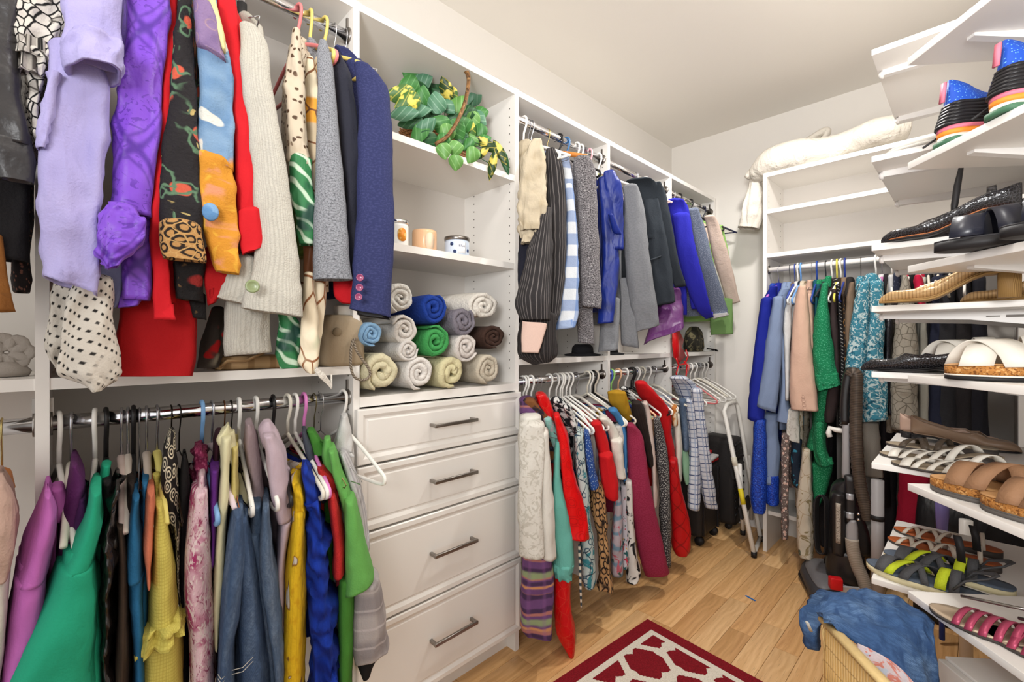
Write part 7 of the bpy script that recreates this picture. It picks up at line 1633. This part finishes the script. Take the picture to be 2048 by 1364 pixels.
obj('rim', MB().tube([c_+(ctr-c_)*.02+Vector((0, 0, hz(c_))) for c_ in cor+[cor[0]]], .011, 8, flat=.8), m_rim, hm_o)
obj('floor_panel', MB().box((ctr.x, ctr.y, .01), (HL-.03, HWd-.03, .012), math.atan2(ED.y, ED.x)), m_wic, hm_o)
fr_ = MB()
for k in range(9):
    p = P(1650+k*3.2, 1236+k*2.6, d=.985); fr_.tube([p, p+Vector((-.004, -.01, -.02)), p+Vector((R.uniform(-.02, .01), -.012, -.05-.03*R.random()))], .0012, 5)
obj('loose_fibres', fr_, m_rim, hm_o)
def sheet(name, grid, m, parent, th=.006, wr=.006, sub=6, wf=30):
    rows = [[tuple(P(x, y, d=d)) for x, y, d in r] for r in grid]
    rows = [crom(r, sub) for r in rows]; cols = list(zip(*rows))
    cols = [crom(list(c_), sub) for c_ in cols]; nc, nr = len(cols), len(cols[0]); v = []; uv = []
    for i in range(nc):
        for j in range(nr):
            p = Vector(cols[i][j]); a = Vector(cols[min(i+1, nc-1)][j])-Vector(cols[max(i-1, 0)][j]); b = Vector(cols[i][min(j+1, nr-1)])-Vector(cols[i][max(j-1, 0)])
            nn = a.cross(b); nn.normalize()
            if nn.dot(Vector((0, 0, HC))-p) < 0: nn = -nn
            q = p*wf; w_ = (1-2*abs(noise.noise(Vector((q.x*.8, q.y*.8, q.z*.35)))))*wr+noise.noise(q*1.3)*wr*.5
            v.append((p+nn*w_, p+nn*(w_-th))); uv.append((i*.01, j*.01))
    n = nc*nr; f = []; V_ = [a for a, b in v]+[b for a, b in v]
    for i in range(nc-1):
        for j in range(nr-1):
            q = (i*nr+j, i*nr+j+1, (i+1)*nr+j+1, (i+1)*nr+j); f.append(q); f.append(tuple(n+k for k in q[::-1]))
    for i in range(nc-1):
        for j in (0, nr-1): f.append((i*nr+j, (i+1)*nr+j, n+(i+1)*nr+j, n+i*nr+j))
    for j in range(nr-1):
        for i in (0, nc-1): f.append((i*nr+j, i*nr+j+1, n+i*nr+j+1, n+i*nr+j))
    return obj(name, MB().add(V_, f, uv+uv), m, parent)
m_jn = cl('washed_denim', (66, 100, 148), (('noise', (112, 144, 184), dict(s=9, t=.54, soft=.15)), ('noise', (46, 76, 120), dict(s=120, sx=.3, t=.5, soft=.12, a=.6)), ('stripe', (48, 80, 126), dict(f=300, w=.4, soft=.15, ang=70, a=.5)), ('noise', (46, 76, 120), dict(s=14, sx=3, t=.6, soft=.1))), b=.5, cr=.5)
jn = thing('jeans', P(1740, 1240, d=.97), 'blue jeans thrown over the wicker hamper', 'jeans')
sheet('legs', [
    [(1640, 1212, 1.03), (1668, 1190, 1.04), (1715, 1184, 1.05), (1770, 1192, 1.04), (1830, 1216, 1.02), (1862, 1246, 1.0)],
    [(1634, 1226, 1.0), (1668, 1206, 1.0), (1722, 1208, 1.0), (1780, 1222, .99), (1838, 1246, .97), (1868, 1266, .95)],
    [(1642, 1234, .975), (1684, 1236, .965), (1740, 1250, .95), (1800, 1276, .93), (1850, 1300, .93), (1870, 1312, .93)],
    [(1654, 1238, .955), (1700, 1266, .93), (1756, 1296, .91), (1812, 1330, .88), (1850, 1350, .90), (1864, 1362, .92)],
    [(1668, 1246, .945), (1712, 1286, .92), (1768, 1326, .89), (1824, 1370, .86), (1852, 1400, .88), (1860, 1420, .91)]], m_jn, jn, .008, .010)
obj('folded_waist', band(MB(), [(1198, 1634, 1690), (1216, 1612, 1672), (1240, 1604, 1652), (1266, 1606, 1646), (1290, 1616, 1284, 1644)], X=-.27, dep=.03, wr=.010, fold=(4, .07)), m_jn, jn)
obj('belt_loop', MB().tube([P(1614, 1244, X=-.245), P(1622, 1262, X=-.242)], .004, 6, flat=.5), m_thread, jn)
m_pfl = cl('pink_floral_jersey', (222, 208, 212), (('noise', (222, 140, 124), dict(s=30, t=.54, soft=.03, dd=1)), ('noise', (196, 206, 220), dict(s=24, t=.6, soft=.05)), ('noise', (206, 110, 110), dict(s=44, t=.66, soft=.03))), cr=.5)
pf = thing('printed_top', P(1765, 1330, d=.87), 'pink floral printed top hanging over the front of the hamper', 'top')
sheet('cloth', [
    [(1714, 1286, .905), (1745, 1300, .893), (1790, 1328, .872), (1836, 1374, .85)],
    [(1712, 1320, .895), (1745, 1330, .885), (1790, 1352, .865), (1846, 1400, .84)],
    [(1711, 1370, .885), (1745, 1376, .88), (1795, 1390, .86), (1856, 1430, .835)],
    [(1711, 1440, .88), (1750, 1446, .875), (1800, 1450, .86), (1866, 1470, .83)]], m_pfl, pf, .005, .006)

# rug
m_rugr = mat('crimson_pile', (142, 18, 32), .95, (('noise', (116, 10, 22), dict(s=300, t=.5, soft=.15)),), bump=(300, .9), coord='Object')
m_rugc = mat('cream_pile', (234, 226, 210), .95, (('noise', (214, 204, 186), dict(s=300, t=.55, soft=.15)),), bump=(300, .9), coord='Object')
rc = P(1295, 1242, Z=.0); ra_ = math.radians(-5)
ux = Vector((math.cos(ra_), math.sin(ra_), 0)); uy = Vector((math.sin(ra_), -math.cos(ra_), 0))
RW, RL = .62, .95
rg = thing('rug', (rc.x, rc.y, 0), 'crimson rug with a cream quatrefoil trellis on the oak floor', 'rug')
def rq(a, b, z): return rc+ux*a+uy*b+Vector((0, 0, z-rc.z))
def rect(m0, z0, z1):
    v = [rq(a, b, z) for z in (z0, z1) for a, b in ((m0, m0), (RW-m0, m0), (RW-m0, RL-m0), (m0, RL-m0))]
    return MB().add(v, [(0, 1, 2, 3), (7, 6, 5, 4), (0, 4, 5, 1), (1, 5, 6, 2), (2, 6, 7, 3), (3, 7, 4, 0)], None, False)
obj('border', rect(0, .001, .009), m_rugr, rg); obj('trellis', rect(.052, .0085, .0105), m_rugc, rg)
def clip(poly, lo, hi, ax, s_):
    out = []
    for i in range(len(poly)):
        a, b = poly[i-1], poly[i]; ia, ib = s_*(a[ax]-lo) >= 0, s_*(b[ax]-lo) >= 0
        if ia != ib:
            t = (lo-a[ax])/(b[ax]-a[ax]); out.append((a[0]+(b[0]-a[0])*t, a[1]+(b[1]-a[1])*t))
        if ib: out.append(b)
    return out
nb = [Vector(q) for q in ((.18, 0), (-.18, 0), (.09, .14), (-.09, .14), (.09, -.14), (-.09, -.14), (0, .28), (0, -.28))]
def cell(a):
    u = Vector((math.cos(a), math.sin(a))); return min((q.length_squared/2)/max(q.dot(u), 1e-6) for q in nb if q.dot(u) > 1e-4)
for j in range(-1, 10):
    for i in range(-1, 6):
        cx, cy = .062+(i+(.5 if j % 2 else 0))*.18, .091+j*.14
        poly = []
        for k in range(72):
            a = 2*PI*k/72; r = min(cell(a)*.83, .084)*(1-.20*max(0, math.cos(2*a))**16-.20*max(0, -math.cos(2*a))**16)+(.0014 if k % 2 else -.0014)
            poly.append((cx+r*math.cos(a), cy+r*math.sin(a)))
        m0 = .078
        for lo_, ax, s_ in ((m0, 0, 1), (RW-m0, 0, -1), (m0, 1, 1), (RL-m0, 1, -1)):
            poly = clip(poly, lo_, 0, ax, s_) if poly else poly
        if len(poly) < 4: continue
        n = len(poly); gx, gy = sum(p[0] for p in poly)/n, sum(p[1] for p in poly)/n
        v = [rq(a, b, .0104) for a, b in poly]+[rq(a, b, .0122) for a, b in poly]+[rq(gx, gy, .0124)]
        obj('medallion', MB().add(v, [(n+(k+1) % n, n+k, 2*n) for k in range(n)]+[(k, (k+1) % n, n+(k+1) % n, n+k) for k in range(n)], None, False), m_rugr, rg)
tp = thing('tape_strip', P(1500, 1196, Z=.001), 'short strip of blue tape on the oak floor', 'tape')
a_, b_ = P(1491, 1191, Z=.0008), P(1511, 1202, Z=.0008); sd_ = Vector((0, 0, 1)).cross(b_-a_).normalized()*.005
obj('strip', MB().add([a_-sd_, b_-sd_, b_+sd_, a_+sd_, a_-sd_+Vector((0, 0, .0006)), b_-sd_+Vector((0, 0, .0006)), b_+sd_+Vector((0, 0, .0006)), a_+sd_+Vector((0, 0, .0006))], [(3, 2, 1, 0), (4, 5, 6, 7), (0, 1, 5, 4), (1, 2, 6, 5), (2, 3, 7, 6), (3, 0, 4, 7)], None, False), mat('blue_tape', (40, 110, 180), .6), tp)

# low white cabinet standing on the floor under the near shoe shelves
c = NC+ED*.33+IN*.15
cb = thing('shoe_cabinet', (c.x, c.y, 0), 'low white cabinet on the floor under the near shoe shelves', 'cabinet')
an_ = math.atan2(ED.y, ED.x)
obj('carcass', MB().bevbox((c.x, c.y, .245), (.56, .22, .48), .002, an_), panm, cb)
q = c-IN*.1185
for k in (-1, 1): obj('door', MB().bevbox((q.x+ED.x*.14*k, q.y+ED.y*.14*k, .25), (.274, .016, .46), .002, an_), whm, cb)
